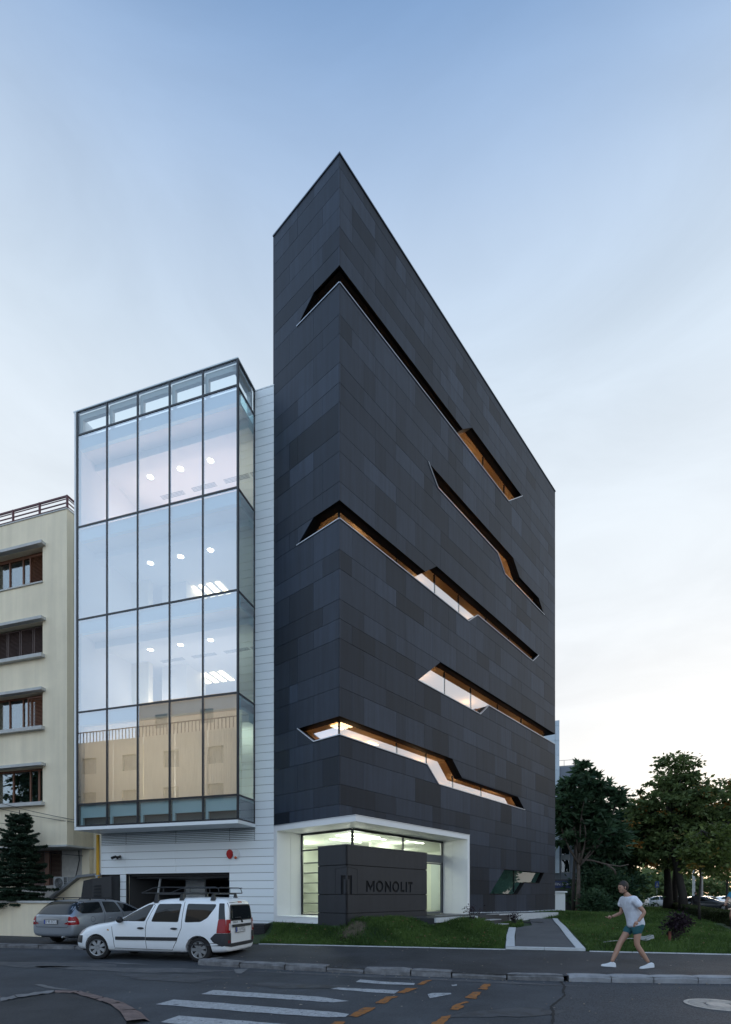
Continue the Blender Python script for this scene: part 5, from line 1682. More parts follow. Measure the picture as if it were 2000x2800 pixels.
def wheel(root, x, y, z, sgn, steer=0, r_=.311, spokes=7, w=.185):
    M = Matrix.Translation((x, y, z)) @ Matrix.Rotation(R(steer), 4, 'Z') @ Matrix.Rotation(R(-90 * sgn), 4, 'X')
    wh = bpy.data.objects.new('wheel', None); COL.objects.link(wh); wh.parent = root; WORLD[wh] = WORLD[root].copy(); wh.empty_display_size = .2
    mb = MB(); mb.lathe([(r_ * .66, -w / 2), (r_ * .93, -w / 2), (r_, -w / 2 + .03), (r_, w / 2 - .03), (r_ * .95, w / 2 - .004), (r_ * .80, w / 2 + .004), (r_ * .66, w / 2 - .008)], 32, M, close=True)
    part('tyre', mb, M_RUBBER, wh, WORLD[root], smooth=True, sharp=50)
    mb = MB(); mb.lathe([(.001, w / 2 - .06), (r_ * .62, w / 2 - .06), (r_ * .67, w / 2 - .006), (r_ * .62, w / 2 - .004), (r_ * .58, w / 2 - .03)], 32, M, mi=1)
    mb.lathe([(.001, w / 2 - .012), (.045, w / 2 - .012), (.06, w / 2 - .03)], 16, M)
    for k in range(spokes):
        a = 2 * math.pi * k / spokes
        Mk = M @ Matrix.Rotation(a, 4, 'Z')
        mb.add([Mk @ Vector(p) for p in [(.03, -.03, w / 2 - .012), (.03, .03, w / 2 - .012), (r_ * .63, .045, w / 2 - .012), (r_ * .63, -.045, w / 2 - .012), (.03, -.03, w / 2 - .05), (.03, .03, w / 2 - .05), (r_ * .63, .045, w / 2 - .05), (r_ * .63, -.045, w / 2 - .05)]],
               [(3, 2, 1, 0), (0, 4, 7, 3), (1, 2, 6, 5), (2, 3, 7, 6), (0, 1, 5, 4)])
    mb.lathe([(r_ * .60, w / 2 - .008), (r_ * .68, w / 2 - .002), (r_ * .68, w / 2 - .02)], 32, M)
    part('rim', mb, [M_HUB, M_RUBBER], wh, WORLD[root], smooth=True, sharp=40)

def plate(root, p, fwd, up, text, w=.52, h=.115):
    """number plate standing on the body at p; fwd = outward normal (car frame)"""
    f = Vector(fwd).normalized(); u = Vector(up).normalized(); r_ = u.cross(f).normalized(); u = f.cross(r_)
    T = Matrix((( r_.x, u.x, f.x, p[0]), (r_.y, u.y, f.y, p[1]), (r_.z, u.z, f.z, p[2]), (0, 0, 0, 1)))
    pl = bpy.data.objects.new('number_plate', None); COL.objects.link(pl); pl.parent = root; WORLD[pl] = WORLD[root].copy()
    W = WORLD[root] @ T
    mb = MB(); mb.box(-w / 2 - .012, w / 2 + .012, -h / 2 - .012, h / 2 + .012, 0, .008); part('plate_holder', mb, M_INK, pl, W)
    mb = MB(); mb.box(-w / 2, w / 2, -h / 2, h / 2, .0085, .012); part('plate_board', mb, M_PLATE, pl, W)
    mb = MB(); mb.box(-w / 2, -w / 2 + .045, -h / 2, h / 2, .0125, .014); part('country_band', mb, M_PLATEBLUE, pl, W)
    v, f_ = text_mesh(text, .125); mb = MB(); mb.add([(a * .92 + .025, b * 1.0, .0145) for a, b, c in v], f_); part('lettering', mb, M_INK, pl, W)

def skin_split(me, pred, root, name_a, mat_a, name_b, mat_b):
    """split the body mesh by a predicate on face centres into two parts, keeping smooth shading"""
    for nm, mt, want in ((name_a, mat_a, False), (name_b, mat_b, True)):
        bm_ = bmesh.new(); bm_.from_mesh(me)
        kill = [f for f in bm_.faces if pred(f.calc_center_median()) != want]
        bmesh.ops.delete(bm_, geom=kill, context='FACES')
        m2 = bpy.data.meshes.new(nm); bm_.to_mesh(m2); bm_.free()
        m2.materials.clear(); m2.materials.append(mt)
        for p in m2.polygons: p.material_index = 0
        m2.polygons.foreach_set('use_smooth', [True] * len(m2.polygons)); m2.set_sharp_from_angle(angle=R(38)); m2.update()
        o = link(nm, m2, root)

# ---- white estate car
ST_W = [(-.745, .34, .62, .82, .60, .50, .98), (-.735, .26, .80, .98, .76, .58, 1.40), (-.66, .235, .845, 1.00, .815, .63, 1.565), (-.45, .22, .868, 1.01, .84, .645, 1.60), (0.0, .21, .872, 1.01, .845, .655, 1.615), (.6, .20, .872, 1.01, .848, .66, 1.605),
        (1.15, .20, .872, 1.01, .848, .655, 1.575), (1.55, .20, .872, 1.01, .845, .63, 1.50), (2.0, .20, .870, 1.00, .838, .66, 1.24), (2.35, .20, .868, .955, .83, .70, 1.025), (2.62, .20, .865, .915, .815, .70, .965), (3.05, .21, .855, .87, .775, .62, .925), (3.42, .22, .80, .78, .69, .50, .85), (3.60, .24, .70, .66, .60, .42, .74), (3.67, .30, .58, .56, .50, .36, .62)]
CW = xf(-4.12 + .74 * math.sin(R(167.9)) * 1.0, 13.05 + .74 * .978, 0.0, 167.9)
fx = Vector((-2.84, .61, 0)).normalized()
ang = math.degrees(math.atan2(fx.y, fx.x))
side_n = Vector((-fx.y, fx.x))                      # car's left
rear_c = Vector((-4.12, 13.05)) - Vector((side_n.x, side_n.y)) * 0.80
CW = xf(rear_c.x, rear_c.y, 0.0, ang)
car = thing('parked_car', 'white estate car with a black roof rack parked half across the kerb', 'car', CW)
me = car_body_mesh(ST_W, 3, [(0, .31), (2.905, .31)], .355)
sk = CarSkin(me)
def pred(c):
    if c.x < -.28 and .42 + max(0, (-.35 - c.x)) * -.0 < c.z < .72 and (c.x < -.37 or c.z > .60): 
        return not (c.x < -.60 and abs(c.y) < .60 and c.z > .44)
    if c.x < -.55 and .37 < c.z < .45: return True
    if c.x > 3.33 and .40 < c.z < .64: return True
    return False
me.materials.clear(); me.materials.append(M_CARWHITE)
me.polygons.foreach_set('use_smooth', [True] * len(me.polygons)); me.set_sharp_from_angle(angle=R(38)); me.update()
link('body', me, car)
bmp = MB()
def grow(mb, other):
    b = len(mb.v); mb.v += other.v; mb.f += [tuple(i + b for i in f) for f in other.f]; mb.mi += other.mi; mb.tone += other.tone
for s in (1, -1):
    grow(bmp, patch(sk, 'side', [(-.33, .60), (-.46, .725), (-.735, .725), (-.742, .44), (-.62, .40), (-.50, .47), (-.41, .50)], .010, .03, .05, s))
    grow(bmp, patch(sk, 'rear', [(s * .60, .725), (s * .835, .725), (s * .86, .42), (s * .60, .38)], .012, .02, .05))
grow(bmp, patch(sk, 'rear', [(.62, .455), (-.62, .455), (-.62, .375), (.62, .375)], .012, .0, .05))
part('rear_bumper', bmp, M_CARBLACK, car, smooth=True)
bmp = MB()
for s in (1, -1):
    grow(bmp, patch(sk, 'side', [(3.34, .62), (3.60, .61), (3.62, .44), (3.36, .42)], .008, .03, .05, s))
grow(bmp, patch(sk, 'front', [(.70, .62), (-.70, .62), (-.70, .43), (.70, .43)], .010, .02, .06))
part('front_bumper', bmp, M_CARBLACK, car, smooth=True)
WIN = [[(2.27, 1.005), (1.97, 1.20), (1.50, 1.425), (1.35, 1.44), (1.50, 1.00)],
       [(1.205, 1.44), (.545, 1.45), (.555, .99), (1.315, .995)],
       [(.38, 1.45), (-.40, 1.44), (-.385, 1.36), (-.22, 1.10), (-.05, 1.0), (.38, .985)]]
for s in (1, -1):
    for w_ in WIN:
        mb = patch(sk, 'side', w_, .003, .045, .1, s); part('window_surround', MB().add(*[ [v for v in patch(sk, 'side', [(x + (.0), z) for x, z in w_], .002, .045, .1, s).v], patch(sk, 'side', w_, .002, .045, .1, s).f ]), M_CARBLACK, car, smooth=True)
        cx = sum(p[0] for p in w_) / len(w_); cz = sum(p[1] for p in w_) / len(w_)
        inset = [(cx + (x - cx) * .955, cz + (z - cz) * .92) for x, z in w_]
        part('side_window', patch(sk, 'side', inset, .006, .04, .1, s), M_CARGLASS, car, smooth=True)
    for line in [[(1.43, 1.49), (1.30, 1.40), (1.44, 1.0), (1.46, .80), (1.44, .32)], [(.47, 1.50), (.46, .85), (.60, .50), (.72, .30)], [(2.40, .95), (2.45, .85), (2.38, .55), (2.36, .30)], [(2.36, .31), (.72, .29)]]:
        part('panel_gap', strip(sk, 'side', line, .013, .0015, s), M_SEAM, car)
    for (a, b) in [(2.32, 1.455), (1.435, .55)]:
        mb = patch(sk, 'side', [(a, .61), (b, .615), (b + (.03 if b < 1 else 0), .53), (a, .525)], .016, .02, .1, s); part('side_moulding', mb, M_CARBLACK, car, smooth=True)
    for x in (1.60, .66):
        h = sk.side(x, .83, s, 0.0)
        mb = MB(); mb.ball(h + Vector((0, s * .012, 0)), 1, 12, 8, sc=(.10, .028, .028)); part('door_handle', mb, M_CARBLACK, car, smooth=True)
    # black pillar, tail light
    part('pillar_trim', patch(sk, 'side', [(-.47, 1.46), (-.60, 1.46), (-.68, 1.06), (-.52, 1.06)], .005, .02, .06, s), M_CARBLACK, car, smooth=True)
    tl = patch(sk, 'side', [(-.52, 1.065), (-.685, 1.065), (-.725, .73), (-.49, .73)], .010, .02, .06, s)
    part('tail_light', tl, M_TAIL, car, smooth=True)
    part('tail_light', patch(sk, 'rear', [(s * .60, 1.06), (s * .755, 1.06), (s * .815, .73), (s * .64, .73)], .012, .02, .05), M_TAIL, car, smooth=True)
    part('reversing_light', patch(sk, 'rear', [(s * .625, .965), (s * .70, .965), (s * .715, .80), (s * .66, .78)], .018, .02, .04), M_TAILCLEAR, car, smooth=True)
    part('reflector', patch(sk, 'rear', [(s * .62, .55), (s * .73, .55), (s * .72, .47), (s * .62, .49)], .012, .02, .05), M_TAIL, car)
    # door mirror
    mb = MB(); hp = sk.side(2.16, 1.02, s, 0)
    mb.ball(hp + Vector((0.02, s * .11, .02)), 1, 12, 8, sc=(.07, .11, .085)); mb.tube([hp, hp + Vector((.02, s * .10, 0))], .03, 8); part('door_mirror', mb, M_CARBLACK, car, smooth=True)
    # arch lip
    # head light
    part('head_light', patch(sk, 'side', [(3.30, .80), (3.52, .72), (3.56, .62), (3.40, .66)], .006, .02, .05, s), M_TAILCLEAR, car, smooth=True)
part('indicator', patch(sk, 'side', [(2.52, .78), (2.58, .80), (2.58, .76), (2.52, .75)], .006, .01, .05, 1), mat('amber', (.5, .25, .05), .3), car)
for (x, st_, s) in [(0, 0, 1), (0, 0, -1), (2.905, 14, 1), (2.905, 14, -1)]:
    wheel(car, x, s * .735, .311 + (.10 if (x == 0 and s < 0) else 0), s, st_)
mb = MB(); mb.box(-.55, 3.45, -.66, .66, .22, .40); part('underbody', mb, M_RUBBER, car)
# tailgate
part('rear_window_surround', patch(sk, 'rear', [(.575, 1.43), (-.575, 1.43), (-.63, 1.02), (.63, 1.02)], .004, .07, .1), M_CARBLACK, car, smooth=True)
part('rear_window', patch(sk, 'rear', [(.54, 1.405), (-.54, 1.405), (-.59, 1.05), (.59, 1.05)], .008, .07, .1), M_CARGLASS, car, smooth=True)
for line in [[(.60, 1.47), (.645, 1.0), (.60, .70), (.585, .46)], [(-.60, 1.47), (-.645, 1.0), (-.60, .70), (-.585, .46)], [(.585, .46), (-.585, .46)], [(.60, 1.47), (0, 1.50), (-.60, 1.47)]]:
    part('panel_gap', strip(sk, 'rear', line, .012, .003), M_SEAM, car)
mb = patch(sk, 'rear', [(.56, .93), (-.56, .93), (-.54, .86), (.54, .86)], .022, .02, .08); part('tailgate_handle', mb, M_CARBLACK, car, smooth=True)
part('brake_light', patch(sk, 'rear', [(.11, 1.505), (-.11, 1.505), (-.12, 1.47), (.12, 1.47)], .008, .01, .05), M_TAIL, car)
pp = sk.rear(.06, .79, .012); part_n = (-1, 0, .05)
plate(car, (pp.x - .004, .10, .79), part_n, (0, 0, 1), 'B 10 POU')
v, f_ = text_mesh('DACIA', .075)
T = lambda a, b: (sk.rear(.36 - a, .985 + b, .012))
mb = MB(); pts = [T(a * 1.15, b) for a, b, c in v]
if all(p is not None for p in pts): mb.add(pts, f_); part('badge', mb, M_INK, car)
mb = MB(); a = sk.rear(.0, .99, .02); b = sk.rear(.10, 1.10, .03); c = sk.rear(.42, 1.10, .03)
mb.tube([a, b, c], [.016, .012, .008], 6); mb.ball(a, .03, 8, 6); part('rear_wiper', mb, M_CARBLACK, car, smooth=True)
# roof rack
rk_ = bpy.data.objects.new('roof_rack', None); COL.objects.link(rk_); rk_.parent = car; WORLD[rk_] = CW.copy()
for x in (-.28, .58, 1.30):
    for s in (1, -1):
        h = sk.top(x, s * .60, 0)
        mb = MB(); mb.add([(x - .06, s * .56, h.z - .02), (x + .06, s * .56, h.z - .02), (x + .06, s * .66, h.z - .03), (x - .06, s * .66, h.z - .03), (x - .025, s * .58, 1.70), (x + .025, s * .58, 1.70), (x + .025, s * .63, 1.70), (x - .025, s * .63, 1.70)], [(3, 2, 1, 0), (4, 5, 6, 7), (0, 1, 5, 4), (1, 2, 6, 5), (2, 3, 7, 6), (3, 0, 4, 7)]); part('rack_foot', mb, M_CARBLACK, rk_)
    mb = MB(); mb.tube([(x, -.64, 1.695), (x, .64, 1.695)], .014, 8); part('cross_bar', mb, M_CARBLACK, rk_)
for s in (1, -1):
    mb = MB(); mb.tube([(-.46, s * .64, 1.72), (1.72, s * .64, 1.72)], .013, 8); mb.tube([(-.46, s * .64, 1.72), (-.42, s * .64, 1.84), (-.36, s * .64, 1.865), (1.25, s * .64, 1.865), (1.40, s * .64, 1.845), (1.72, s * .64, 1.72)], .011, 8); part('side_rail', mb, M_CARBLACK, rk_, smooth=True)
for x in (-.1, .5, 1.1):
    for s in (1, -1):
        mb = MB(); mb.tube([(x, s * .64, 1.72), (x, s * .64, 1.865)], .009, 6); part('rail_post', mb, M_CARBLACK, rk_)
for k in range(7):
    x = -.46 + k * .36; mb = MB(); mb.tube([(x, -.64, 1.72), (x, .64, 1.72)], .009, 6); part('slat', mb, M_CARBLACK, rk_)
mb = MB(); mb.tube([(-.46, -.64, 1.86), (-.46, .64, 1.86)], .010, 6); part('slat', mb, M_CARBLACK, rk_)

# ---- silver estate car seen from behind
ST_S = [(-.90, .36, .60, .64, .58, .50, .72), (-.885, .28, .80, .84, .78, .64, .93), (-.80, .25, .855, .90, .80, .62, 1.02), (-.66, .24, .87, .93, .825, .60, 1.22), (-.42, .22, .872, .945, .835, .595, 1.385), (-.1, .21, .875, .95, .84, .605, 1.425), (.7, .20, .875, .95, .845, .61, 1.435),
        (1.3, .20, .875, .95, .845, .60, 1.40), (1.75, .20, .875, .95, .84, .61, 1.28), (2.2, .20, .872, .93, .83, .66, 1.06), (2.5, .20, .87, .89, .81, .68, .95), (3.1, .21, .85, .82, .76, .60, .86), (3.45, .24, .76, .68, .62, .45, .74), (3.56, .30, .60, .56, .5, .36, .60)]
th = 72.0
fx = Vector((math.cos(R(th)), math.sin(R(th)))); sn = Vector((-fx.y, fx.x))
rc = Vector((-10.24, 17.5)) - sn * .70 + fx * 0.06
CS = xf(rc.x, rc.y, PZ, th)
car2 = thing('parked_car', 'silver grey estate car parked nose in towards the garage', 'car', CS)
me = car_body_mesh(ST_S, 3, [(0, .30), (2.70, .30)], .345)
sk2 = CarSkin(me)
skin_split(me, lambda c: c.x < -.55 and c.z < .60 and c.z > .30 or (c.x < -.40 and .20 < c.z < .60), car2, 'body', M_CARSILVER, 'bumper', mat('silver_bumper', (.27, .30, .335), .38, metal=.45, coat=.4))
for s in (1, -1):
    for w_ in [[(-.56, 1.31), (.36, 1.345), (.34, .985), (-.50, .975), (-.62, 1.08)], [(.46, 1.35), (1.03, 1.335), (1.13, .99), (.44, .985)], [(1.12, 1.33), (1.52, 1.25), (2.06, 1.01), (1.23, .99)]]:
        part('window_surround', patch(sk2, 'side', w_, .002, .05, .1, s), M_CARBLACK, car2, smooth=True)
        cx = sum(p[0] for p in w_) / len(w_); cz = sum(p[1] for p in w_) / len(w_)
        part('side_window', patch(sk2, 'side', [(cx + (x - cx) * .95, cz + (z - cz) * .91) for x, z in w_], .006, .05, .1, s), M_CARGLASS, car2, smooth=True)
    for line in [[(.40, 1.38), (.385, .90), (.33, .62), (.40, .45)], [(1.08, 1.36), (1.19, .95), (1.20, .5), (1.19, .3)]]:
        part('panel_gap', strip(sk2, 'side', line, .013, .0015, s), M_SEAM, car2)
    part('tail_light', patch(sk2, 'side', [(-.74, .90), (-.87, .86), (-.90, .64), (-.66, .64), (-.68, .80)], .010, .03, .06, s), M_TAIL, car2, smooth=True)
    part('tail_light', patch(sk2, 'rear', [(s * .66, .90), (s * .79, .86), (s * .84, .63), (s * .66, .63)], .012, .02, .05), M_TAIL, car2, smooth=True)
    part('reversing_light', patch(sk2, 'rear', [(s * .67, .755), (s * .83, .755), (s * .835, .72), (s * .67, .72)], .016, .01, .05), M_TAILCLEAR, car2, smooth=True)
    h = sk2.side(.62, .80, s, 0); mb = MB(); mb.ball(h + Vector((0, s * .01, 0)), 1, 12, 8, sc=(.09, .025, .025)); part('door_handle', mb, M_CARSILVER, car2, smooth=True)
    mb = MB(); mb.tube([(-.40, s * .55, 1.42), (-.3, s * .56, 1.475), (1.0, s * .56, 1.475), (1.2, s * .55, 1.42)], .014, 8); part('roof_rail', mb, M_CARBLACK, car2, smooth=True)
    for x in (.05, .7):
        mb = MB(); mb.tube([(x, s * .56, 1.40), (x, s * .56, 1.475)], .02, 6); part('rail_foot', mb, M_CARBLACK, car2)
part('fuel_flap', strip(sk2, 'side', [(-.12 + .085 * math.cos(k * math.pi / 10), .79 + .085 * math.sin(k * math.pi / 10)) for k in range(21)], .008, .0015, -1), M_SEAM, car2)
part('rear_window_surround', patch(sk2, 'rear', [(.60, 1.36), (-.60, 1.36), (-.70, .945), (.70, .945)], .003, .06, .08), M_CARBLACK, car2, smooth=True)
part('rear_window', patch(sk2, 'rear', [(.57, 1.34), (-.57, 1.34), (-.665, .965), (.665, .965)], .007, .06, .08), M_CARGLASS, car2, smooth=True)
for line in [[(.70, .93), (.66, .85), (.655, .58), (.60, .555), (-.60, .555), (-.655, .58), (-.66, .85), (-.70, .93)]]:
    part('panel_gap', strip(sk2, 'rear', line, .012, .003), M_SEAM, car2)
mb = patch(sk2, 'rear', [(.34, .835), (-.34, .835), (-.36, .79), (.36, .79)], .02, .02, .08); part('chrome_strip', mb, M_HUB, car2, smooth=True)
pp = sk2.rear(0, .72, .014); q1_, q2_ = sk2.rear(0, .76, 0), sk2.rear(0, .68, 0); up_ = (q1_ - q2_).normalized()
plate(car2, (pp.x, .02, .72), Vector((-up_.z, 0, up_.x)), up_, 'B 95 ECU')
for (x, s) in [(0, 1), (0, -1), (2.70, 1), (2.70, -1)]: wheel(car2, x, s * .73, .30, s, 0, .30, 6)
mb = MB(); mb.box(-.7, 3.3, -.66, .66, .22, .40); part('underbody', mb, M_RUBBER, car2)
mb = MB(); mb.tube([(-.5, -.45, .25), (-.92, -.45, .26)], .03, 10); part('exhaust', mb, M_GREY, car2)

# ---- small distant cars on the boulevard
ST_F = [(-.78, .36, .62, .70, .60, .5, .78), (-.74, .28, .82, .88, .78, .62, 1.0), (-.5, .22, .86, .93, .82, .60, 1.25), (0.0, .2, .87, .95, .84, .60, 1.42), (.7, .2, .87, .95, .845, .61, 1.44), (1.2, .2, .87, .95, .845, .60, 1.39), (1.75, .2, .87, .94, .84, .62, 1.18), (2.2, .2, .86, .90, .82, .66, .97), (2.9, .21, .84, .82, .76, .6, .86), (3.3, .24, .74, .68, .62, .45, .72), (3.42, .3, .6, .55, .5, .36, .6)]
def far_car(M, label, m, lights=False, group='cars on the boulevard'):
    c = thing('boulevard_car', label, 'car', M, group)
    me = car_body_mesh(ST_F, 2, [(0, .30), (2.55, .30)], .35)
    k = CarSkin(me)
    me.materials.clear(); me.materials.append(m)
    me.polygons.foreach_set('use_smooth', [True] * len(me.polygons)); me.set_sharp_from_angle(angle=R(40))
    link('body', me, c)
    for s in (1, -1):
        for w_ in [[(-.45, 1.28), (.42, 1.36), (.42, .99), (-.55, .99)], [(.5, 1.36), (1.25, 1.31), (2.0, 1.0), (.5, .99)]]:
            part('side_window', patch(k, 'side', w_, .006, .05, .12, s), M_CARGLASS, c, smooth=True)
        hl = patch(k, 'front', [(s * .45, .72), (s * .68, .72), (s * .70, .58), (s * .45, .58)], .012, .03, .08)
        part('head_light', hl, mat('lit_headlight', (1, .8, .5), emit=((1, .72, .40), 60)) if lights and 'lit_headlight' not in bpy.data.materials else (bpy.data.materials['lit_headlight'] if lights else M_TAILCLEAR), c)
    part('windscreen', patch(k, 'front', [(.55, 1.34), (-.55, 1.34), (-.64, 1.0), (.64, 1.0)], .006, .05, .1), M_CARGLASS, c, smooth=True)
    for (x, s) in [(0, 1), (0, -1), (2.55, 1), (2.55, -1)]: wheel(c, x, s * .74, .30, s, 0, .30, 5)
    return c
BZ_ = 0.17
M_CARDK = mat('dark_blue_car_paint', (.03, .04, .05), .25, coat=.6)
far_car(xf(32.5, 52.5, BZ_, -14), 'dark blue saloon on the boulevard seen side on behind the hedge', M_CARDK)
far_car(xf(35.0, 64, BZ_, -10), 'silver white car on the boulevard left of the tree trunks', mat('silver_white_paint', (.5, .52, .54), .3, coat=.5))
far_car(xf(39.3, 56.0, BZ_, 248), 'oncoming car with bright headlights at the right end of the boulevard', M_CARDK, True)
far_car(xf(47.5, 74, BZ_, 10), 'white parked car behind the dark saloon on the boulevard', M_CARWHITE)
far_car(xf(52.0, 77, BZ_, 5), 'white parked car farthest right on the boulevard', M_CARWHITE)
far_car(xf(49.5, 84, BZ_, 5), 'pale parked car in the back row of the boulevard', mat('pale_grey_paint', (.42, .44, .46), .3, coat=.5))
# ------------------------------------------------------------------ grey office block behind, on the right
GB = xf(16.83, 42.0, 0, -16.8)
gbk = thing('office_block', 'grey panelled office block with a pale blue bay behind the dark tower', 'building', GB)
M_GPAN = mat('grey_panel', (.16, .19, .235), .5, tone=((.14, .165, .205), (.19, .22, .265)))
M_BPAN = mat('pale_blue_panel', (.50, .60, .68), .4, tone=((.50, .60, .68), (.57, .66, .73)))
mb = MB(); mb.box(-6, -.03, .06, 12, 0, 12.0); part('core', mb, M_DARKBACK, gbk)
mb = MB(); mb.box(-6, 0.0, .0, 12.03, 12.0, 12.1); part('roof_edge', mb, M_GREY, gbk)
zz = [2.95, 3.5, 4.9, 6.3, 7.7, 9.1, 10.5, 12.0]
wins = []
for i, (z0, z1) in enumerate(zip(zz, zz[1:])):
    for (a, b) in [(-2.4, -1.18), (-.46, 0.0)]:
        mb = MB(); mb.box(a + .01, b - .01, 0, .06, z0 + .01, z1 - .01, tone=rng.random()); part('facade_panel', mb, M_GPAN, gbk, tone=True)
    if i == len(zz) - 2 or i == 0:
        mb = MB(); mb.box(-1.17, -.47, 0, .06, z0 + .01, z1 - .01, tone=rng.random()); part('facade_panel', mb, M_GPAN, gbk, tone=True)
    else:
        w = bpy.data.objects.new('window', None); COL.objects.link(w); w.parent = gbk; WORLD[w] = GB.copy()
        mb = MB(); mb.box(-1.17, -.47, .0, .05, z1 - .36, z1 - .01); mb.box(-1.17, -1.11, .0, .05, z0, z1 - .36); mb.box(-.53, -.47, .0, .05, z0, z1 - .36); mb.box(-1.11, -.53, 0, .05, z0, z0 + .06); part('frame', mb, M_GREY, w)
        mb = MB(); mb.quad((-1.11, .03, z0 + .06), (-.53, .03, z0 + .06), (-.53, .03, z1 - .36), (-1.11, .03, z1 - .36)); part('pane', mb, M_GLASSTEAL, w)
    for k in range(4):
        mb = MB(); mb.box(-.0 , .045, .07 + k * 3, 3.05 + k * 3, z0 + .01, z1 - .01, tone=rng.random()); part('facade_panel', mb, M_GPAN, gbk, tone=True)
z = 3.46
while z < 15.5:
    z1 = min(15.6, z + 1.17)
    for (a, b) in [(-1.62, -1.30), (-2.9, -1.63), (-4.2, -2.91), (-5.5, -4.21)]:
        mb = MB(); mb.box(a, b - .012, -.62, -.5, z + .008, z1 - .008, tone=rng.random()); part('bay_panel', mb, M_BPAN, gbk, tone=True)
    z = z1
mb = MB(); mb.box(-5.5, -1.33, -.49, .0, 3.47, 15.55); part('bay_core', mb, M_BPAN, gbk, tone=True)
for x in (-.9, -.2):
    mb = MB(); mb.tube([(x, .3, 12.1), (x, .3, 12.6)], .02, 6); mb.tube([(-1.4, .3, 12.6), (-.1, .3, 12.6)], .015, 6); part('roof_rail', mb, M_GREY, gbk)
mb = MB(); mb.box(-2.6, -.02, .01, .06, 0, 2.94); part('shopfront', mb, mat('dark_shopfront', (.03, .035, .04), .3), gbk)
sg = thing('shop_sign', 'dark blue fascia sign with white letters on the grey office block', 'sign', GB @ Matrix.Translation((-1.2, -.06, 2.3)))
mb = MB(); mb.box(-2.6, -.45, -.12, -.0, 2.28, 2.86); part('sign_board', mb, mat('sign_blue', (.010, .030, .13), .4), sg, GB)
v, f_ = text_mesh('FIN BANK', .30)
mb = MB(); mb.add([(-.98 + a, -.125, 2.57 + b) for a, b, c in v], f_); part('lettering', mb, M_PLATE, sg, GB)
pw = thing('boundary_pier', 'pale capped boundary pier at the corner of the dark tower', 'pier', xf(12.55, 34.3, .5, -16.8))
mb = MB(); mb.box(-.5, .42, -.2, .2, 0, 1.35); part('pier', mb, M_WHITE, pw); mb = MB(); mb.box(-.55, .55, -.28, .28, 1.352, 1.45); part('cap', mb, M_WHITE, pw)

# ------------------------------------------------------------------ trees
M_BARK = mat('dark_bark', (.030, .026, .022), .9, noise=(6, .3), bump=(20, .8))
M_BARKGREY = mat('grey_brown_bark', (.095, .075, .062), .85, noise=(6, .2), bump=(20, .5))
M_LEAFDK = leaf_mat('dark_leaves', (.020, .050, .026), (.090, .160, .078))
M_LEAFOAK = leaf_mat('oak_leaves', (.034, .064, .020), (.165, .220, .075), (.34, .16, .035))
M_LEAFLT = leaf_mat('young_oak_leaves', (.045, .075, .018), (.17, .225, .060), (.28, .18, .04))
M_NEEDLE = leaf_mat('spruce_needles', (.010, .026, .016), (.050, .090, .055))
M_HEDGE = leaf_mat('hedge_leaves', (.014, .024, .007), (.055, .075, .022))
M_PURPLE = leaf_mat('purple_leaves', (.018, .012, .018), (.050, .028, .040))

def leaf_mesh(name, centres, size, m, seed, elong=1.8, tone_c=None, droop=0.0):
    r_ = np.random.default_rng(seed)
    n = len(centres); C_ = np.asarray(centres)
    d1 = r_.normal(size=(n, 3)); d1[:, 2] = d1[:, 2] * .6 - droop
    d1 /= np.linalg.norm(d1, axis=1)[:, None]
    d2 = r_.normal(size=(n, 3)); d2 -= (d2 * d1).sum(1)[:, None] * d1; d2 /= np.linalg.norm(d2, axis=1)[:, None]
    s = size * r_.uniform(.6, 1.3, n)[:, None]
    a = C_ - d1 * s * elong * .5; b = C_ + d2 * s * .5 - d1 * s * .1; c = C_ + d1 * s * elong * .5; e = C_ - d2 * s * .5 - d1 * s * .1
    V = np.stack([a, b, c, e], 1).reshape(-1, 3)
    me = bpy.data.meshes.new(name)
    me.vertices.add(4 * n); me.vertices.foreach_set('co', V.ravel())
    me.loops.add(4 * n); me.loops.foreach_set('vertex_index', np.arange(4 * n))
    me.polygons.add(n); me.polygons.foreach_set('loop_start', np.arange(n) * 4)
    try: me.polygons.foreach_set('loop_total', np.full(n, 4))
    except Exception: pass
    t = np.clip(r_.normal(.42, .17, n) if tone_c is None else tone_c + r_.normal(0, .12, n), 0, 1)
    at = me.attributes.new('tone', 'FLOAT', 'FACE'); at.data.foreach_set('value', t.astype(np.float32))
    me.materials.append(m); me.update(); me.validate()
    return me

def bend(p, q, r_, k=.12, n=6):
    p = Vector(p); q = Vector(q); L_ = (q - p).length
    o1 = Vector((r_.uniform(-1, 1), r_.uniform(-1, 1), r_.uniform(-.3, 1))) * L_ * k
    return [p + (q - p) * (i / n) + o1 * math.sin(math.pi * i / n) for i in range(n + 1)]

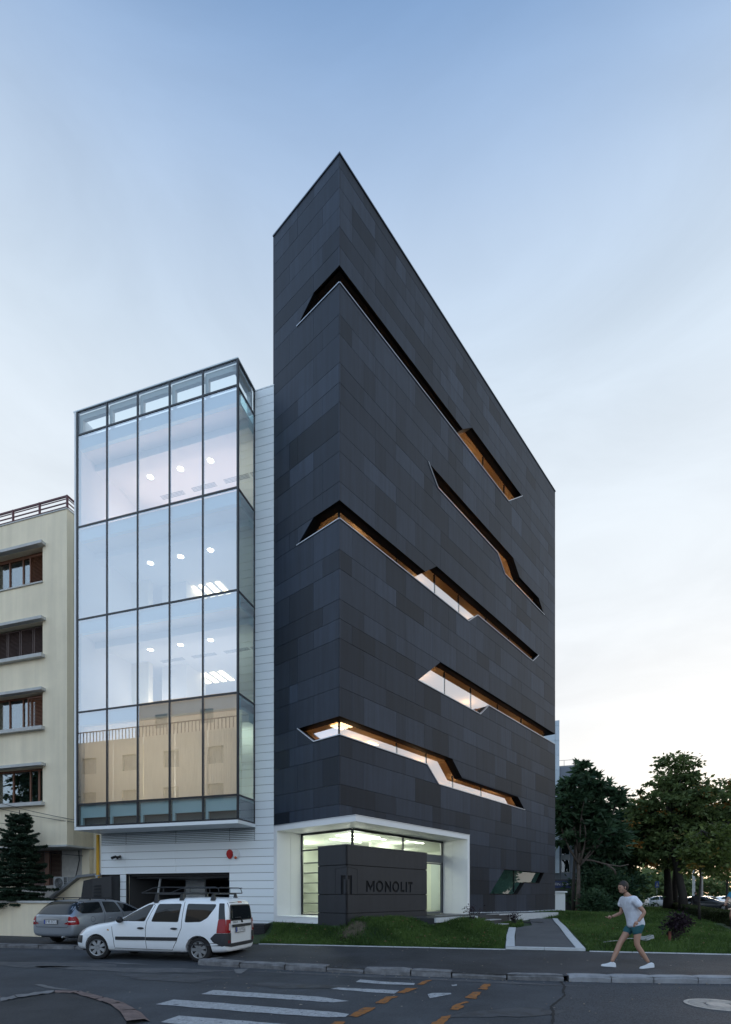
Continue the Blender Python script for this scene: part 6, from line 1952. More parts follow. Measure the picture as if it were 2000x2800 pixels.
def tree(name, label, base, trunk_pts, trunk_r, lobes, n_clump, per, leaf, m_leaf, m_bark, seed, spread=.55, group=None, elong=1.8, fork=None, limb_r=.07, turn=.0, droop=0.0, hollow=.35):
    """lobes: (centre offset, radii) ellipsoids in metres from base; clumps sit mostly in their outer shell"""
    r_ = random.Random(seed); nr = np.random.default_rng(seed)
    B = Vector(base)
    t = thing(name, label, 'tree', Matrix.Translation(B), group)
    tr = MB(); tp = [Vector(p) for p in trunk_pts]
    n_ = len(tp)
    tr.tube(tp, [trunk_r * (1.25 if i == 0 else 1) * (1 - .62 * i / (n_ - 1)) for i in range(n_)], 9)
    part('trunk', tr, m_bark, t, Matrix.Translation(B), smooth=True)
    vols = [rx * ry * rz for _, (rx, ry, rz) in lobes]; cum = np.cumsum(vols) / sum(vols)
    clumps = []
    while len(clumps) < n_clump:
        k = int(np.searchsorted(cum, r_.random())); (c, rad) = lobes[k]
        d_ = Vector((r_.gauss(0, 1), r_.gauss(0, 1), r_.gauss(0, 1))).normalized()
        q = (hollow + (1 - hollow) * r_.random() ** .6)
        clumps.append(Vector((c[0] + d_.x * rad[0] * q, c[1] + d_.y * rad[1] * q, c[2] + d_.z * rad[2] * q)))
    f = fork if fork is not None else n_ - 2
    br_ = MB()
    picks = r_.sample(clumps, min(len(clumps), max(6, int(len(clumps) * .35))))
    mains = r_.sample(picks, min(7, len(picks)))
    mainpaths = []
    for q in mains:
        j = r_.randint(f, n_ - 1); path = bend(tp[j], q, r_, .14)
        br_.tube(path, [limb_r * (1 - .75 * i / 6) for i in range(7)], 6); mainpaths.append(path)
    for q in picks:
        if q in mains: continue
        path0 = min(mainpaths, key=lambda P: min((p - q).length for p in P[2:]))
        s = min(path0[2:], key=lambda p: (p - q).length)
        br_.tube(bend(s, q, r_, .16, 4), [limb_r * .35 * (1 - .8 * i / 4) for i in range(5)], 5)
    part('branches', br_, m_bark, t, Matrix.Translation(B), smooth=True)
    pts = []; tones = []
    for q in clumps:
        k = int(per * r_.uniform(.6, 1.4)); sz = spread * r_.uniform(.7, 1.3)
        P = nr.normal(size=(k, 3)) * np.array([sz, sz, sz * .55]) * .55
        if droop: P[:, 2] -= np.abs(P[:, 0]) * droop
        pts.append(P + np.array(q)); base_t = np.clip(r_.gauss(.38, .16), .05, .7)
        if r_.random() < turn: base_t = .95
        tones.append(np.full(k, base_t))
    me = leaf_mesh('crown', np.concatenate(pts), leaf, m_leaf, seed, elong, np.concatenate(tones), .25)
    link('crown', me, t)
    return t

def gz_(x, y): return terrain(x, y, False)
# big oak
tree('oak_tree', 'large dark oak with turning leaves, tallest tree right of the tower', (26.0, 43.0, .3), [(0, 0, -.3), (-.1, 0, 1.5), (-.45, 0, 3.2), (-.9, .1, 5.4), (-1.2, .2, 8.0), (-1.0, .2, 11)], .36,
     [((-1.0, 0, 8.6), (3.5, 3.0, 3.0)), ((-.7, 0, 11.2), (1.7, 1.7, 2.3)), ((1.4, .3, 8.2), (2.7, 2.4, 2.4)), ((-3.3, 0, 6.9), (1.9, 2.0, 2.0)), ((-.5, 0, 5.2), (3.8, 3.0, 1.7))], 460, 40, .20, M_LEAFOAK, M_BARK, 11, .50, limb_r=.13, turn=.07)
tree('oak_tree', 'dark oak at the right edge with orange leaves, crown cut by the frame', (32.2, 45.5, .3), [(0, 0, -.3), (0, 0, 2), (.2, 0, 4.5), (.2, 0, 8)], .28,
     [((.3, 0, 8.2), (3.6, 3.0, 2.8)), ((.6, 0, 10.6), (2.2, 2.0, 1.9)), ((-1.9, 0, 6.8), (2.2, 2, 2.0)), ((1, 0, 5.2), (3.2, 2.5, 1.3))], 340, 42, .20, M_LEAFOAK, M_BARK, 12, .52, limb_r=.11, turn=.12)
tree('oak_tree', 'dark oak with the thick trunk just left of the leaning one', (29.3, 51.0, .3), [(0, 0, -.3), (0, 0, 2.5), (-.2, 0, 5), (-.2, 0, 8)], .42,
     [((-.5, 0, 8.0), (3.2, 3, 2.6)), ((-2.6, 0, 6.0), (2.4, 2, 1.8)), ((1.5, 0, 6.0), (2.4, 2, 1.6))], 240, 55, .22, M_LEAFOAK, M_BARK, 13, .65, limb_r=.12, turn=.05)
tree('oak_tree', 'shadowed oak whose trunk stands second from the left behind the hedge', (31.6, 54.0, .3), [(0, 0, -.3), (.1, 0, 2.5), (.3, 0, 5), (.3, 0, 8)], .36,
     [((.5, 0, 7.6), (3.0, 3, 2.4)), ((.5, 0, 5.4), (2.6, 2, 1.3))], 170, 55, .22, M_LEAFOAK, M_BARK, 14, .65, limb_r=.12, turn=.05)
# tree of heaven: grey forked stems, feathery crown
toh = tree('feathery_tree', 'slender forked tree with grey stems and feathery leaves beside the tower', (15.35, 38.0, .55), [(0, 0, -.3), (.02, 0, 1.6), (.05, 0, 3.2), (.1, 0, 4.2)], .17,
     [((.2, 0, 8.4), (1.6, 1.6, 1.9)), ((.3, .1, 10.5), (.6, .6, 1.1)), ((2.3, .2, 8.2), (1.3, 1.3, 1.2)), ((-.9, .1, 9.0), (.7, .7, .6)), ((-.8, 0, 7.2), (1.0, 1.0, 1.5)), ((1.2, .4, 5.9), (2.0, 1.6, 1.5)), ((-1.0, 0, 5.4), (.7, .8, .8)), ((3.0, .5, 5.0), (1.2, 1.1, 1.0))], 250, 34, .19, M_LEAFDK, M_BARKGREY, 15, .40, elong=3.2, limb_r=.07, droop=.35, fork=2)
st = MB()
for P in ([(.05, 0, 3.4), (-.7, 0, 4.6), (-1.15, 0, 5.8), (-1.3, 0, 7.0), (-1.0, .1, 8.2)], [(.1, 0, 3.6), (.55, 0, 4.8), (1.0, 0, 6.2), (1.15, 0, 7.6), (1.5, 0, 8.8)], [(.0, .1, 3.0), (-.1, .1, 4.6), (.1, .1, 6.6), (.1, .1, 9.4)], [(.1, 0, 3.7), (.9, -.1, 3.65), (2.0, -.2, 3.35), (2.9, -.3, 3.2), (3.5, -.3, 3.35)], [(2.0, -.2, 3.35), (2.5, -.25, 2.95), (2.6, -.25, 2.6)]):
    st.tube(P, [.085 * (1 - .15 * i) for i in range(len(P))], 7)
part('stem', st, M_BARKGREY, toh, Matrix.Translation((15.35, 38.0, .55)), smooth=True)
st = MB(); st.tube([(-.25, .3, -.3), (-.22, .3, 1.8), (-.2, .2, 3.2), (-.12, .2, 5.2)], [.13, .12, .1, .07], 8); part('stem', st, M_BARK, toh, Matrix.Translation((15.35, 38.0, .55)), smooth=True)
tree('bushy_tree', 'dark bushy tree filling the gap between the feathery tree and the big oak', (21.3, 46.0, .4), [(0, 0, -.3), (0, 0, 2), (.1, 0, 4), (.1, 0, 6)], .2,
     [((0, 0, 5.4), (2.8, 2.2, 2.2)), ((1.5, 0, 7.4), (1.9, 1.6, 1.6)), ((-.9, 0, 7.2), (1.5, 1.4, 1.3)), ((-1.4, 0, 3.6), (2.2, 2, 1.7))], 280, 46, .21, M_LEAFDK, M_BARK, 16, .6, limb_r=.08)
def shrub(name, label, base, lobes, n_clump, per, leaf, m, seed, cat='shrub', stem=M_BARK, spread=.4, elong=1.8, stems=6, sr=.02, group=None):
    r_ = random.Random(seed); nr = np.random.default_rng(seed)
    t = thing(name, label, cat, Matrix.Translation(base), group)
    clumps = []
    for k in range(n_clump):
        c, rad = lobes[k % len(lobes)]
        d_ = Vector((r_.gauss(0, 1), r_.gauss(0, 1), r_.gauss(0, 1))).normalized() * r_.random() ** .5
        clumps.append(Vector((c[0] + d_.x * rad[0], c[1] + d_.y * rad[1], max(.05, c[2] + d_.z * rad[2]))))
    sm = MB()
    for q in r_.sample(clumps, min(stems, len(clumps))): sm.tube(bend((r_.uniform(-.05, .05), r_.uniform(-.05, .05), -.05), q, r_, .12, 5), [sr * (1 - .14 * i) for i in range(6)], 5)
    part('stems', sm, stem, t, Matrix.Translation(base), smooth=True)
    pts = [nr.normal(size=(per, 3)) * spread * .5 + np.array(q) for q in clumps]
    tn = np.concatenate([np.full(per, np.clip(r_.gauss(.4, .18), 0, .9)) for _ in clumps])
    link('foliage', leaf_mesh('foliage', np.concatenate(pts), leaf, m, seed, elong, tn), t)
    return t
shrub('dark_shrub', 'dark shrub mass under the feathery tree next to the tower', (17.6, 41.0, .45), [((0, 0, 1.4), (1.7, 1.2, 1.6)), ((1.2, 0, 2.0), (1.4, 1.2, 1.4))], 90, 55, .17, M_LEAFDK, 21, spread=.7)
shrub('dark_shrub', 'dark shrub behind the walker, left of the white car', (21.0, 42.5, .4), [((0, 0, 1.5), (2.0, 1.2, 1.7)), ((-1.2, 0, 1.0), (1.4, 1.2, 1.1))], 100, 55, .17, M_LEAFDK, 22, spread=.7)
shrub('dark_shrub', 'low dark shrub at the foot of the forked stems', (16.2, 37.2, .5), [((0, 0, .7), (1.0, .7, .8))], 40, 50, .14, M_LEAFDK, 23, spread=.5)
tree('bushy_tree', 'dark spreading tree closing the view beneath the big oak', (24.0, 55.0, .3), [(0, 0, -.3), (0, 0, 2), (0, 0, 4), (0, 0, 6)], .25,
     [((0, 0, 4.6), (4.0, 2.5, 2.4)), ((-2.5, 0, 3.4), (2.5, 2, 2.4)), ((.5, 0, 7.2), (3, 2, 2))], 230, 55, .23, M_LEAFOAK, M_BARK, 24, .7, limb_r=.09)
# young oaks by the hedge, nearer
tree('young_oak', 'young oak with a thin trunk in front of the hedge', (16.5, 26.0, gz_(16.5, 26.0)), [(0, 0, -.1), (-.02, 0, 1.0), (.05, 0, 2.0), (.0, 0, 3.2), (.1, 0, 4.5)], .062,
     [((.5, 0, 3.5), (1.35, 1.1, 1.05)), ((.9, .1, 4.3), (.9, .8, .7)), ((-.2, 0, 2.7), (.75, .8, .5)), ((1.4, 0, 2.6), (.7, .7, .5))], 120, 26, .135, M_LEAFLT, M_BARK, 17, .36, elong=1.5, limb_r=.03, turn=.05)
tree('young_oak', 'young oak at the right edge with leaves hanging over the hedge', (20.1, 29.3, .3), [(0, 0, -.1), (0, 0, 1.2), (.05, 0, 2.4), (.1, 0, 3.6), (.1, 0, 5)], .07,
     [((.3, 0, 3.7), (1.4, 1.2, 1.1)), ((.2, 0, 4.8), (.9, .9, .8)), ((-.6, 0, 3.0), (.8, .8, .5))], 120, 26, .14, M_LEAFLT, M_BARK, 18, .38, elong=1.5, limb_r=.03, turn=.04)
# far wood behind the boulevard
fw = np.random.default_rng(5)
pts = []; tn = []
for k in range(150):
    x = fw.uniform(40, 190); y = 120 + (x - 40) * .35 + fw.uniform(0, 14); h = fw.uniform(5, 11)
    n_ = 110
    P = fw.normal(size=(n_, 3)) * np.array([2.4, 2.0, h * .26]) + np.array([x, y, h * .55]); P[:, 2] = np.abs(P[:, 2]); pts.append(P); tn.append(np.full(n_, np.clip(fw.normal(.35, .15), 0, .85)))
me = leaf_mesh('far_wood', np.concatenate(pts), .95, M_LEAFOAK, 6, 1.5, np.concatenate(tn)); link('far_wood', me, None, kind='stuff')
# street trees across the way that the panes mirror
for i, (x, y, s) in enumerate([(-28, 8.5, 1), (-34, 11, 2)]):
    pos = WH @ Vector((-29.5 - 5 * i, -18.5 - i, 0))
    tree('street_tree', ['leafy street tree across the street mirrored at the left of the glass box', 'second leafy street tree across the street, farther left'][i], (pos.x, pos.y, 0), [(0, 0, -.2), (0, 0, 3), (.2, 0, 6), (.1, 0, 9)], .22,
         [((0, 0, 9), (2.4, 2.4, 4.0)), ((0, 0, 13), (1.4, 1.4, 2.2))], 110, 45, .26, M_LEAFDK, M_BARK, 40 + i, .7, limb_r=.09)

# trees along the far side of the boulevard, beyond the right edge of the frame: the slot windows mirror them
for i, (x, y, h_) in enumerate([(36, 37, 8.5), (44, 41, 10), (31, 26, 7), (54, 46, 10)]):
    tree('boulevard_tree', ['boulevard tree just beyond the right edge, mirrored in the lowest slot window', 'second boulevard tree beyond the right edge', 'nearest boulevard tree beyond the right edge by the pavement', 'farthest boulevard tree beyond the right edge'][i], (x, y, .17), [(0, 0, -.2), (0, 0, 2), (.1, 0, 4), (.1, 0, h_ * .7)], .22,
         [((0, 0, h_ * .62), (3.0, 3.0, h_ * .34)), ((.6, 0, h_ * .35), (2.6, 2.6, 1.6))], 110, 45, .28, M_LEAFOAK, M_BARK, 60 + i, .8, limb_r=.09)

# spruce behind the garden wall
def spruce(label, base, H, Rr, seed):
    r_ = random.Random(seed); nr = np.random.default_rng(seed)
    t = thing('spruce_tree', label, 'tree', Matrix.Translation(base))
    mb = MB(); mb.tube([(0, 0, 0), (.02, 0, H * .5), (0, .02, H)], [.09, .06, .012], 8); part('trunk', mb, M_BARK, t, smooth=True)
    br_ = MB(); pts = []; tn = []
    z = .35 * H * .3
    lev = 0
    while z < H * .97:
        f = 1 - z / H; Lb = Rr * (f ** .5) * r_.uniform(.72, 1.15) + .06
        nb = 9 if f > .3 else 6
        for k in range(nb):
            a = 2 * math.pi * (k + r_.random() * .6) / nb + lev
            L_ = Lb * r_.uniform(.75, 1.12); up = r_.uniform(-.10, .08) + .25 * (1 - f)
            P = [Vector((math.cos(a) * L_ * s, math.sin(a) * L_ * s, z + up * L_ * s - .22 * f * L_ * s * s + .10 * L_ * s ** 4)) for s in (0, .3, .6, .85, 1)]
            br_.tube(P, [.018, .014, .010, .007, .004], 4)
            n_ = int(270 * L_) + 45
            s = nr.uniform(.12, 1.0, n_) ** .8
            ii = np.clip((s * 4).astype(int), 0, 3); PP = np.array([tuple(p) for p in P])
            loc = PP[ii] + (PP[ii + 1] - PP[ii]) * (s * 4 - ii)[:, None]
            w = .22 * L_ * (1.05 - s)[:, None] + .035
            side = np.array([-math.sin(a), math.cos(a), 0])
            loc = loc + side * nr.normal(0, 1, n_)[:, None] * w + np.array([0, 0, -1]) * np.abs(nr.normal(0, .03, n_))[:, None]
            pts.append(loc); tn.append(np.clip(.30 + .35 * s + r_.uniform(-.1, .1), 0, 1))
        z += H * r_.uniform(.026, .040); lev += .7
    part('branches', br_, M_BARK, t, Matrix.Translation(base))
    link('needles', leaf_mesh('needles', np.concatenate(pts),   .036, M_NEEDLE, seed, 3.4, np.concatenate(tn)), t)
spruce('dark green spruce behind the garden wall in front of the cream house', (-13.75, 20.9, .9), 4.15, 1.25, 3)

# clipped hedge
hd = thing('hedge', 'low clipped hedge along the boulevard side of the lawn', 'hedge', Matrix.Translation((16.9, 24.6, .3)))
hn = np.random.default_rng(9)
core = MB()
A = Vector((16.75, 24.45, 0)); Bp = Vector((35.0, 60.4, 0)); dv = (Bp - A); Lh = dv.length; dv.normalize(); nv = Vector((-dv.y, dv.x, 0))
core.add([tuple(A + nv * s * .33 + Vector((0, 0, z))) for z in (.25, .84) for s in (-1, 1)] + [tuple(Bp + nv * s * .33 + Vector((0, 0, z))) for z in (.25, .84) for s in (-1, 1)], [(0, 1, 3, 2), (4, 6, 7, 5), (0, 2, 6, 4), (1, 5, 7, 3), (2, 3, 7, 6)])
part('hedge_core', core, mat('hedge_core_twigs', (.012, .014, .008), .95), hd, Matrix.Identity(4))
n_ = 26000; s = hn.uniform(0, 1, n_) ** 1.7 * Lh; face = hn.uniform(0, 1, n_)
off = np.where(face < .35, hn.uniform(-.38, .38, n_), np.where(face < .7, -.38, .38) + hn.normal(0, .03, n_)); zz_ = np.where(face < .35, .90 + hn.normal(0, .025, n_), hn.uniform(.26, .92, n_))
endm = hn.uniform(0, 1, n_) < .05; s = np.where(endm, hn.normal(-.03, .03, n_), s); off = np.where(endm, hn.uniform(-.38, .38, n_), off); zz_ = np.where(endm, hn.uniform(.26, .92, n_), zz_)
P = np.array(A)[None, :] + s[:, None] * np.array(dv)[None, :] + off[:, None] * np.array(nv)[None, :]; P[:, 2] = zz_ + .02 * np.sin(s * 3.0)
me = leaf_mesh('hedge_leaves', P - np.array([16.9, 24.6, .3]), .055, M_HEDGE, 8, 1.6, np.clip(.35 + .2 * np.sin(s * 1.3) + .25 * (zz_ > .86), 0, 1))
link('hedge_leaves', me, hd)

# little plants in the lawn
pb = (9.1, 15.5, gz_(9.1, 15.5))
shrub('purple_shrub', 'small purple leaved shrub in the lawn beside a reddish stake', pb, [((.05, 0, .45), (.42, .35, .30)), ((.15, 0, .62), (.28, .25, .16))], 60, 20, .05, M_PURPLE, 31, cat='plant', spread=.16, stems=14, sr=.010)
mb = MB(); mb.box(-.03, .03, -.03, .03, -.05, .30)
solo('wooden_stake', mb, mat('reddish_stake', (.16, .05, .03), .7), 'short reddish stake standing in the lawn by the purple shrub', 'stake', xf(pb[0] - .20, pb[1] - .1, pb[2]))
def potted(label, p, seed, h=.35, w=.3, lf=25):
    t = shrub('potted_shrub', label, p, [((0, 0, h), (w, w * .7, h * .5))], 22, lf, .035, M_PURPLE, seed, cat='plant', spread=.12, stems=12, sr=.010)
    mb = MB(); mb.lathe([(.001, .0), (.075, 0), (.10, .13), (.09, .13), (.085, .11), (.001, .11)], 18); part('pot', mb, M_BLACK, t, Matrix.Translation(p), smooth=True, sharp=40)
pw_ = DK @ Vector((4.15, -2.35, 0)); potted('bare twiggy shrub in a black pot on the grass mound', (pw_.x, pw_.y, terrain(pw_.x, pw_.y)), 32, .36, .42, 6)
pw_ = DK @ Vector((7.6, -2.3, 0)); potted('small dark shrub in a black pot in the grass pit beside the steps', (pw_.x, pw_.y, terrain(pw_.x, pw_.y)), 33, .30, .25, 16)
# coil of pale cable on the lawn
mb = MB(); c_ = Vector((8.15, 15.35, terrain(8.15, 15.35) + .05)); rr_ = random.Random(4)
for k in range(5):
    mb.tube([c_ + Vector((.26 * math.cos(a), .10 * math.sin(a) + .01 * k, .02 * k + .07 * abs(math.cos(a)) + rr_.uniform(-.01, .01))) for a in np.linspace(0, 2 * math.pi, 20)], .010, 5)
mb.tube([c_ + Vector(p) for p in [(-.25, 0, .05), (-.5, -.05, .06), (-.85, -.12, .0), (-1.15, -.22, -.01), (-1.35, -.3, -.03)]], .012, 6)
solo('cable_coil', mb, mat('pale_cable', (.36, .37, .36), .6), 'coil of pale cable lying on the lawn with one loose end', 'cable', smooth=True)

# poles and sign by the boulevard
for (u, label) in [(1898, 'grey concrete pole left of the thin tree trunk on the boulevard'), (1919, 'pale concrete pole right of the thin tree trunk on the boulevard')]:
    Y = 62 if u < 1910 else 56; X = (u - 1000) / 1440 * Y
    mb = MB(); mb.tube([(X, Y, 0), (X, Y, 8.5)], [.17, .11], 12); solo('concrete_pole', mb, M_CONC, label, 'pole', smooth=True, sharp=40)
X, Y = .554 * 58, 58
sgn_ = thing('crossing_sign', 'blue pedestrian crossing sign with a white triangle on a thin post', 'road sign', Matrix.Translation((X, Y, .2)))
mb = MB(); mb.tube([(0, .03, 0), (0, .03, 3.0)], .03, 8); part('post', mb, M_GREY, sgn_)
mb = MB(); mb.box(-.22, .22, -.01, .01, 2.35, 3.05); part('sign_plate', mb, mat('sign_plate_blue', (.01, .08, .35), .4), sgn_)
mb = MB(); mb.add([(-.15, -.013, 2.5), (.15, -.013, 2.5), (0, -.013, 2.9)], [(0, 1, 2)]); part('triangle', mb, M_PLATE, sgn_)
mb = MB(); mb.tube([(0, -.016, 2.52), (0, -.016, 2.70)], .02, 6); mb.ball((0, -.016, 2.74), .025, 6, 4); part('walker_symbol', mb, M_INK, sgn_)

# low weeds and fallen leaves in the lawn
wd = np.random.default_rng(77); W_ = []; t_ = []
while len(W_) < 2600:
    x, y = (near_s if wd.uniform() < .5 else right_s)(wd)
    n_ = wd.integers(4, 10)
    for _ in range(n_):
        W_.append((x + wd.normal(0, .05), y + wd.normal(0, .05), terrain(x, y) + .07 + wd.uniform(0, .05))); t_.append(wd.uniform(.3, .9))
link('lawn_weeds', leaf_mesh('lawn_weeds', np.array(W_), .045, leaf_mat('weed_leaves', (.03, .06, .015), (.11, .19, .05)), 78, 1.5, np.array(t_)), None, kind='stuff')
W_ = []
while len(W_) < 220:
    x, y = (near_s if wd.uniform() < .4 else right_s)(wd); W_.append((x, y, terrain(x, y) + .085))
link('fallen_leaves', leaf_mesh('fallen_leaves', np.array(W_), .05, leaf_mat('brown_fallen_leaves', (.10, .06, .025), (.34, .25, .13)), 79, 1.5), None, kind='stuff')
# litter of pale leaves
lt = np.random.default_rng(15); P = []
while len(P) < 240:
    x = lt.uniform(-5, 9.5); y = lt.uniform(7.2, 15.5)
    on = y > kerb_edge(x) if x > -4 else y > 15.5
    if x < -3.5 and lt.uniform() < .6: continue
    z = (pave_z(x, y) if on else 0.0)
    if y > lawn_edge(x): continue
    if abs(y - kerb_edge(x)) < .3 and lt.uniform() < .3: pass
    P.append((x, y, z + .014))
P += [(x, kerb_edge(x) - lt.uniform(.02, .25), .014) for x in lt.uniform(-2, 8, 60)]
me = leaf_mesh('leaf_litter', np.array(P), .035, leaf_mat('fallen_leaves', (.18, .12, .06), (.55, .50, .42)), 3, 1.6)
co_ = np.empty(len(me.vertices) * 3); me.vertices.foreach_get('co', co_); co_ = co_.reshape(-1, 4, 3); mean = co_.mean(1, keepdims=True); co_[:, :, 2] = mean[:, :, 2] + (co_[:, :, 2] - mean[:, :, 2]) * .25
me.vertices.foreach_set('co', co_.ravel()); me.update(); link('leaf_litter', me, None, kind='stuff')
# ------------------------------------------------------------------ people
M_SKIN = mat('skin', (.38, .22, .155), .55)
M_HAIR = mat('dark_hair', (.018, .012, .010), .6)
M_TSHIRT = mat('white_tshirt', (.62, .66, .74), .85, noise=(12, .12), bump=(9, 1.0))
M_SHORTS = mat('teal_shorts', (.02, .10, .12), .85, noise=(12, .2), bump=(10, 1.0))
M_SHOE = mat('white_running_shoe', (.62, .66, .70), .5)
M_COAT = mat('dark_coat', (.014, .013, .014), .9)
M_BLUESH = mat('blue_shirt', (.03, .20, .32), .85, noise=(10, .15))
M_JEAN = mat('dark_trousers', (.018, .020, .028), .9)
def skin_mesh(chains, sub=2):
    """chains: lists of (point, radius); chains that start at an existing point join there"""
    V, E_, Rd = [], [], []
    def idx(p, r_):
        for i, q in enumerate(V):
            if (Vector(q) - Vector(p)).length < 1e-4: return i
        V.append(tuple(p)); Rd.append(r_); return len(V) - 1
    for ch in chains:
        ids = [idx(*c) for c in ch]
        E_ += list(zip(ids, ids[1:]))
    me = bpy.data.meshes.new('body'); me.from_pydata(V, E_, []); me.update()
    o = bpy.data.objects.new('skin_tmp', me); COL.objects.link(o)
    md = o.modifiers.new('skin', 'SKIN'); md.use_smooth_shade = True
    sv = me.skin_vertices[0].data if len(me.skin_vertices) else None
    if sv is None:
        bpy.context.view_layer.objects.active = o
        sv = me.skin_vertices[0].data
    for i, r_ in enumerate(Rd):
        rr = r_ if isinstance(r_, tuple) else (r_, r_)
        sv[i].radius = rr; sv[i].use_root = (i == 0)
    m2 = o.modifiers.new('sub', 'SUBSURF'); m2.levels = sub; m2.render_levels = sub
    out_ = bpy.data.meshes.new_from_object(o.evaluated_get(bpy.context.evaluated_depsgraph_get()))
    bpy.data.objects.remove(o)
    return out_
def skin_part(name, chains, m, root, M, sub=2):
    me = skin_mesh(chains, sub)
    me.transform(WORLD[root].inverted() @ M)
    me.materials.clear(); me.materials.append(m)
    me.polygons.foreach_set('use_smooth', [True] * len(me.polygons)); me.update()
    return link(name, me, root)
def hand(mb, wrist, direction, side, up=Vector((0, 0, 1))):
    d = Vector(direction).normalized(); s = Vector(side).normalized(); w = Vector(wrist)
    n_ = d.cross(s).normalized()
    mb.ball(w + d * .045, .042, 10, 6, sc=(1, .8, 1))
    for k, L_ in enumerate((.060, .070, .066, .052)):
        o = s * (.03 - .02 * k); b = w + d * .075 + o
        mb.tube([b, b + d * L_ * .5 + n_ * .008, b + d * L_ * .85 + n_ * .03], [.0095, .009, .007], 6)
    b = w + d * .03 + s * .036
    mb.tube([b, b + s * .025 + d * .025, b + s * .026 + d * .055 + n_ * .012], [.011, .010, .008], 6)
def head(root, M, c, face, r_=.098, hair=M_HAIR, skin=M_SKIN):
    """face = forward direction"""
    f = Vector(face).normalized(); u = Vector((0, 0, 1)); s = f.cross(u).normalized(); u = s.cross(f)
    T = M @ Matrix(((f.x, s.x, u.x, c[0]), (f.y, s.y, u.y, c[1]), (f.z, s.z, u.z, c[2]), (0, 0, 0, 1)))
    mb = MB(); mb.ball((0, 0, 0), r_, 16, 12, sc=(1.0, .82, 1.22)); mb.ball((.035, 0, -.06), r_ * .62, 12, 8, sc=(1, .85, 1))
    mb.add([(.092, -.014, -.02), (.092, .014, -.02), (.118, 0, -.022), (.095, 0, .03)], [(0, 1, 2), (1, 3, 2), (3, 0, 2)])
    for q in (-1, 1): mb.ball((0, q * .082, -.005), .022, 8, 5, sc=(.8, .5, 1.3))
    part('head', mb, skin, root, T, smooth=True)
    mb = MB(); mb.ball((-.014, 0, .022), r_ * 1.07, 16, 10, sc=(1.0, .86, 1.18)); mb.v = [v if not (v[0] > .05 and v[2] < .055) else (v[0] * .72, v[1] * .9, v[2]) for v in mb.v]
    part('hair', mb, hair, root, T, smooth=True)
    mb = MB()
    for q in (-1, 1): mb.ball((.088, q * .033, .012), .011, 6, 4)
    mb.box(.095, .1, -.022, .022, -.058, -.052); part('eyes_and_mouth', mb, M_HAIR, root, T)

# the walker on the pavement, striding to the left
I4 = Matrix.Identity(4)
zw = pave_z(5.8, 11.1)
wk = thing('person', 'person in white t-shirt and teal shorts striding left along the pavement', 'person', Matrix.Translation((5.65, 11.1, zw)))
def P_(x, y, z): return (x, y, zw + z)
pel = P_(5.70, 11.1, .95)
rk, ra = P_(5.66, 10.99, .50), P_(5.91, 10.98, .115)
lk, la = P_(5.42, 11.21, .51), P_(5.24, 11.21, .10)
ch = [[(pel, .13), (P_(5.66, 11.1, 1.10), .125), (P_(5.59, 11.1, 1.28), .14), (P_(5.55, 11.1, 1.42), .13), (P_(5.52, 11.1, 1.52), .058), (P_(5.48, 11.1, 1.60), .052)],
      [(pel, .13), (P_(5.70, 11.0, .88), .095), (rk, .058), (P_(5.77, 10.985, .32), .058), (ra, .036)],
      [(pel, .13), (P_(5.66, 11.2, .88), .095), (lk, .058), (P_(5.345, 11.21, .32), .058), (la, .036)],
      [(P_(5.55, 11.1, 1.42), .13), (P_(5.56, 10.91, 1.42), .062), (P_(5.74, 10.82, 1.17), .043), (P_(5.60, 10.82, .98), .030)],
      [(P_(5.55, 11.1, 1.42), .13), (P_(5.54, 11.29, 1.42), .062), (P_(5.52, 11.37, 1.14), .043), (P_(5.31, 11.35, 1.06), .030)]]
skin_part('body', ch, M_SKIN, wk, I4)
mb = MB(); hand(mb, P_(5.60, 10.82, .98), (-.7, 0, -.6), (0, 1, 0)); hand(mb, P_(5.31, 11.35, 1.06), (-.9, 0, -.2), (0, -1, 0)); part('hand', mb, M_SKIN, wk, I4, smooth=True)
skin_part('t_shirt', [[(P_(5.71, 11.1, .82), (.205, .195)), (P_(5.70, 11.1, .95), (.195, .185)), (P_(5.66, 11.1, 1.10), (.185, .17)), (P_(5.59, 11.1, 1.28), (.195, .165)), (P_(5.55, 11.1, 1.43), (.165, .135)), (P_(5.53, 11.1, 1.50), (.085, .085))],
                       [(P_(5.55, 11.1, 1.43), .16), (P_(5.56, 10.90, 1.43), .092), (P_(5.69, 10.86, 1.28), .078)], [(P_(5.55, 11.1, 1.43), .16), (P_(5.54, 11.30, 1.43), .092), (P_(5.49, 11.35, 1.26), .078)]], M_TSHIRT, wk, I4)
skin_part('shorts', [[(P_(5.70, 11.1, .98), .165), (P_(5.70, 11.1, .92), .165)], [(P_(5.70, 11.1, .92), .165), (P_(5.69, 11.0, .83), .118), (P_(5.655, 10.99, .66), .092)], [(P_(5.70, 11.1, .92), .165), (P_(5.62, 11.2, .83), .118), (P_(5.52, 11.21, .66), .092)]], M_SHORTS, wk, I4)
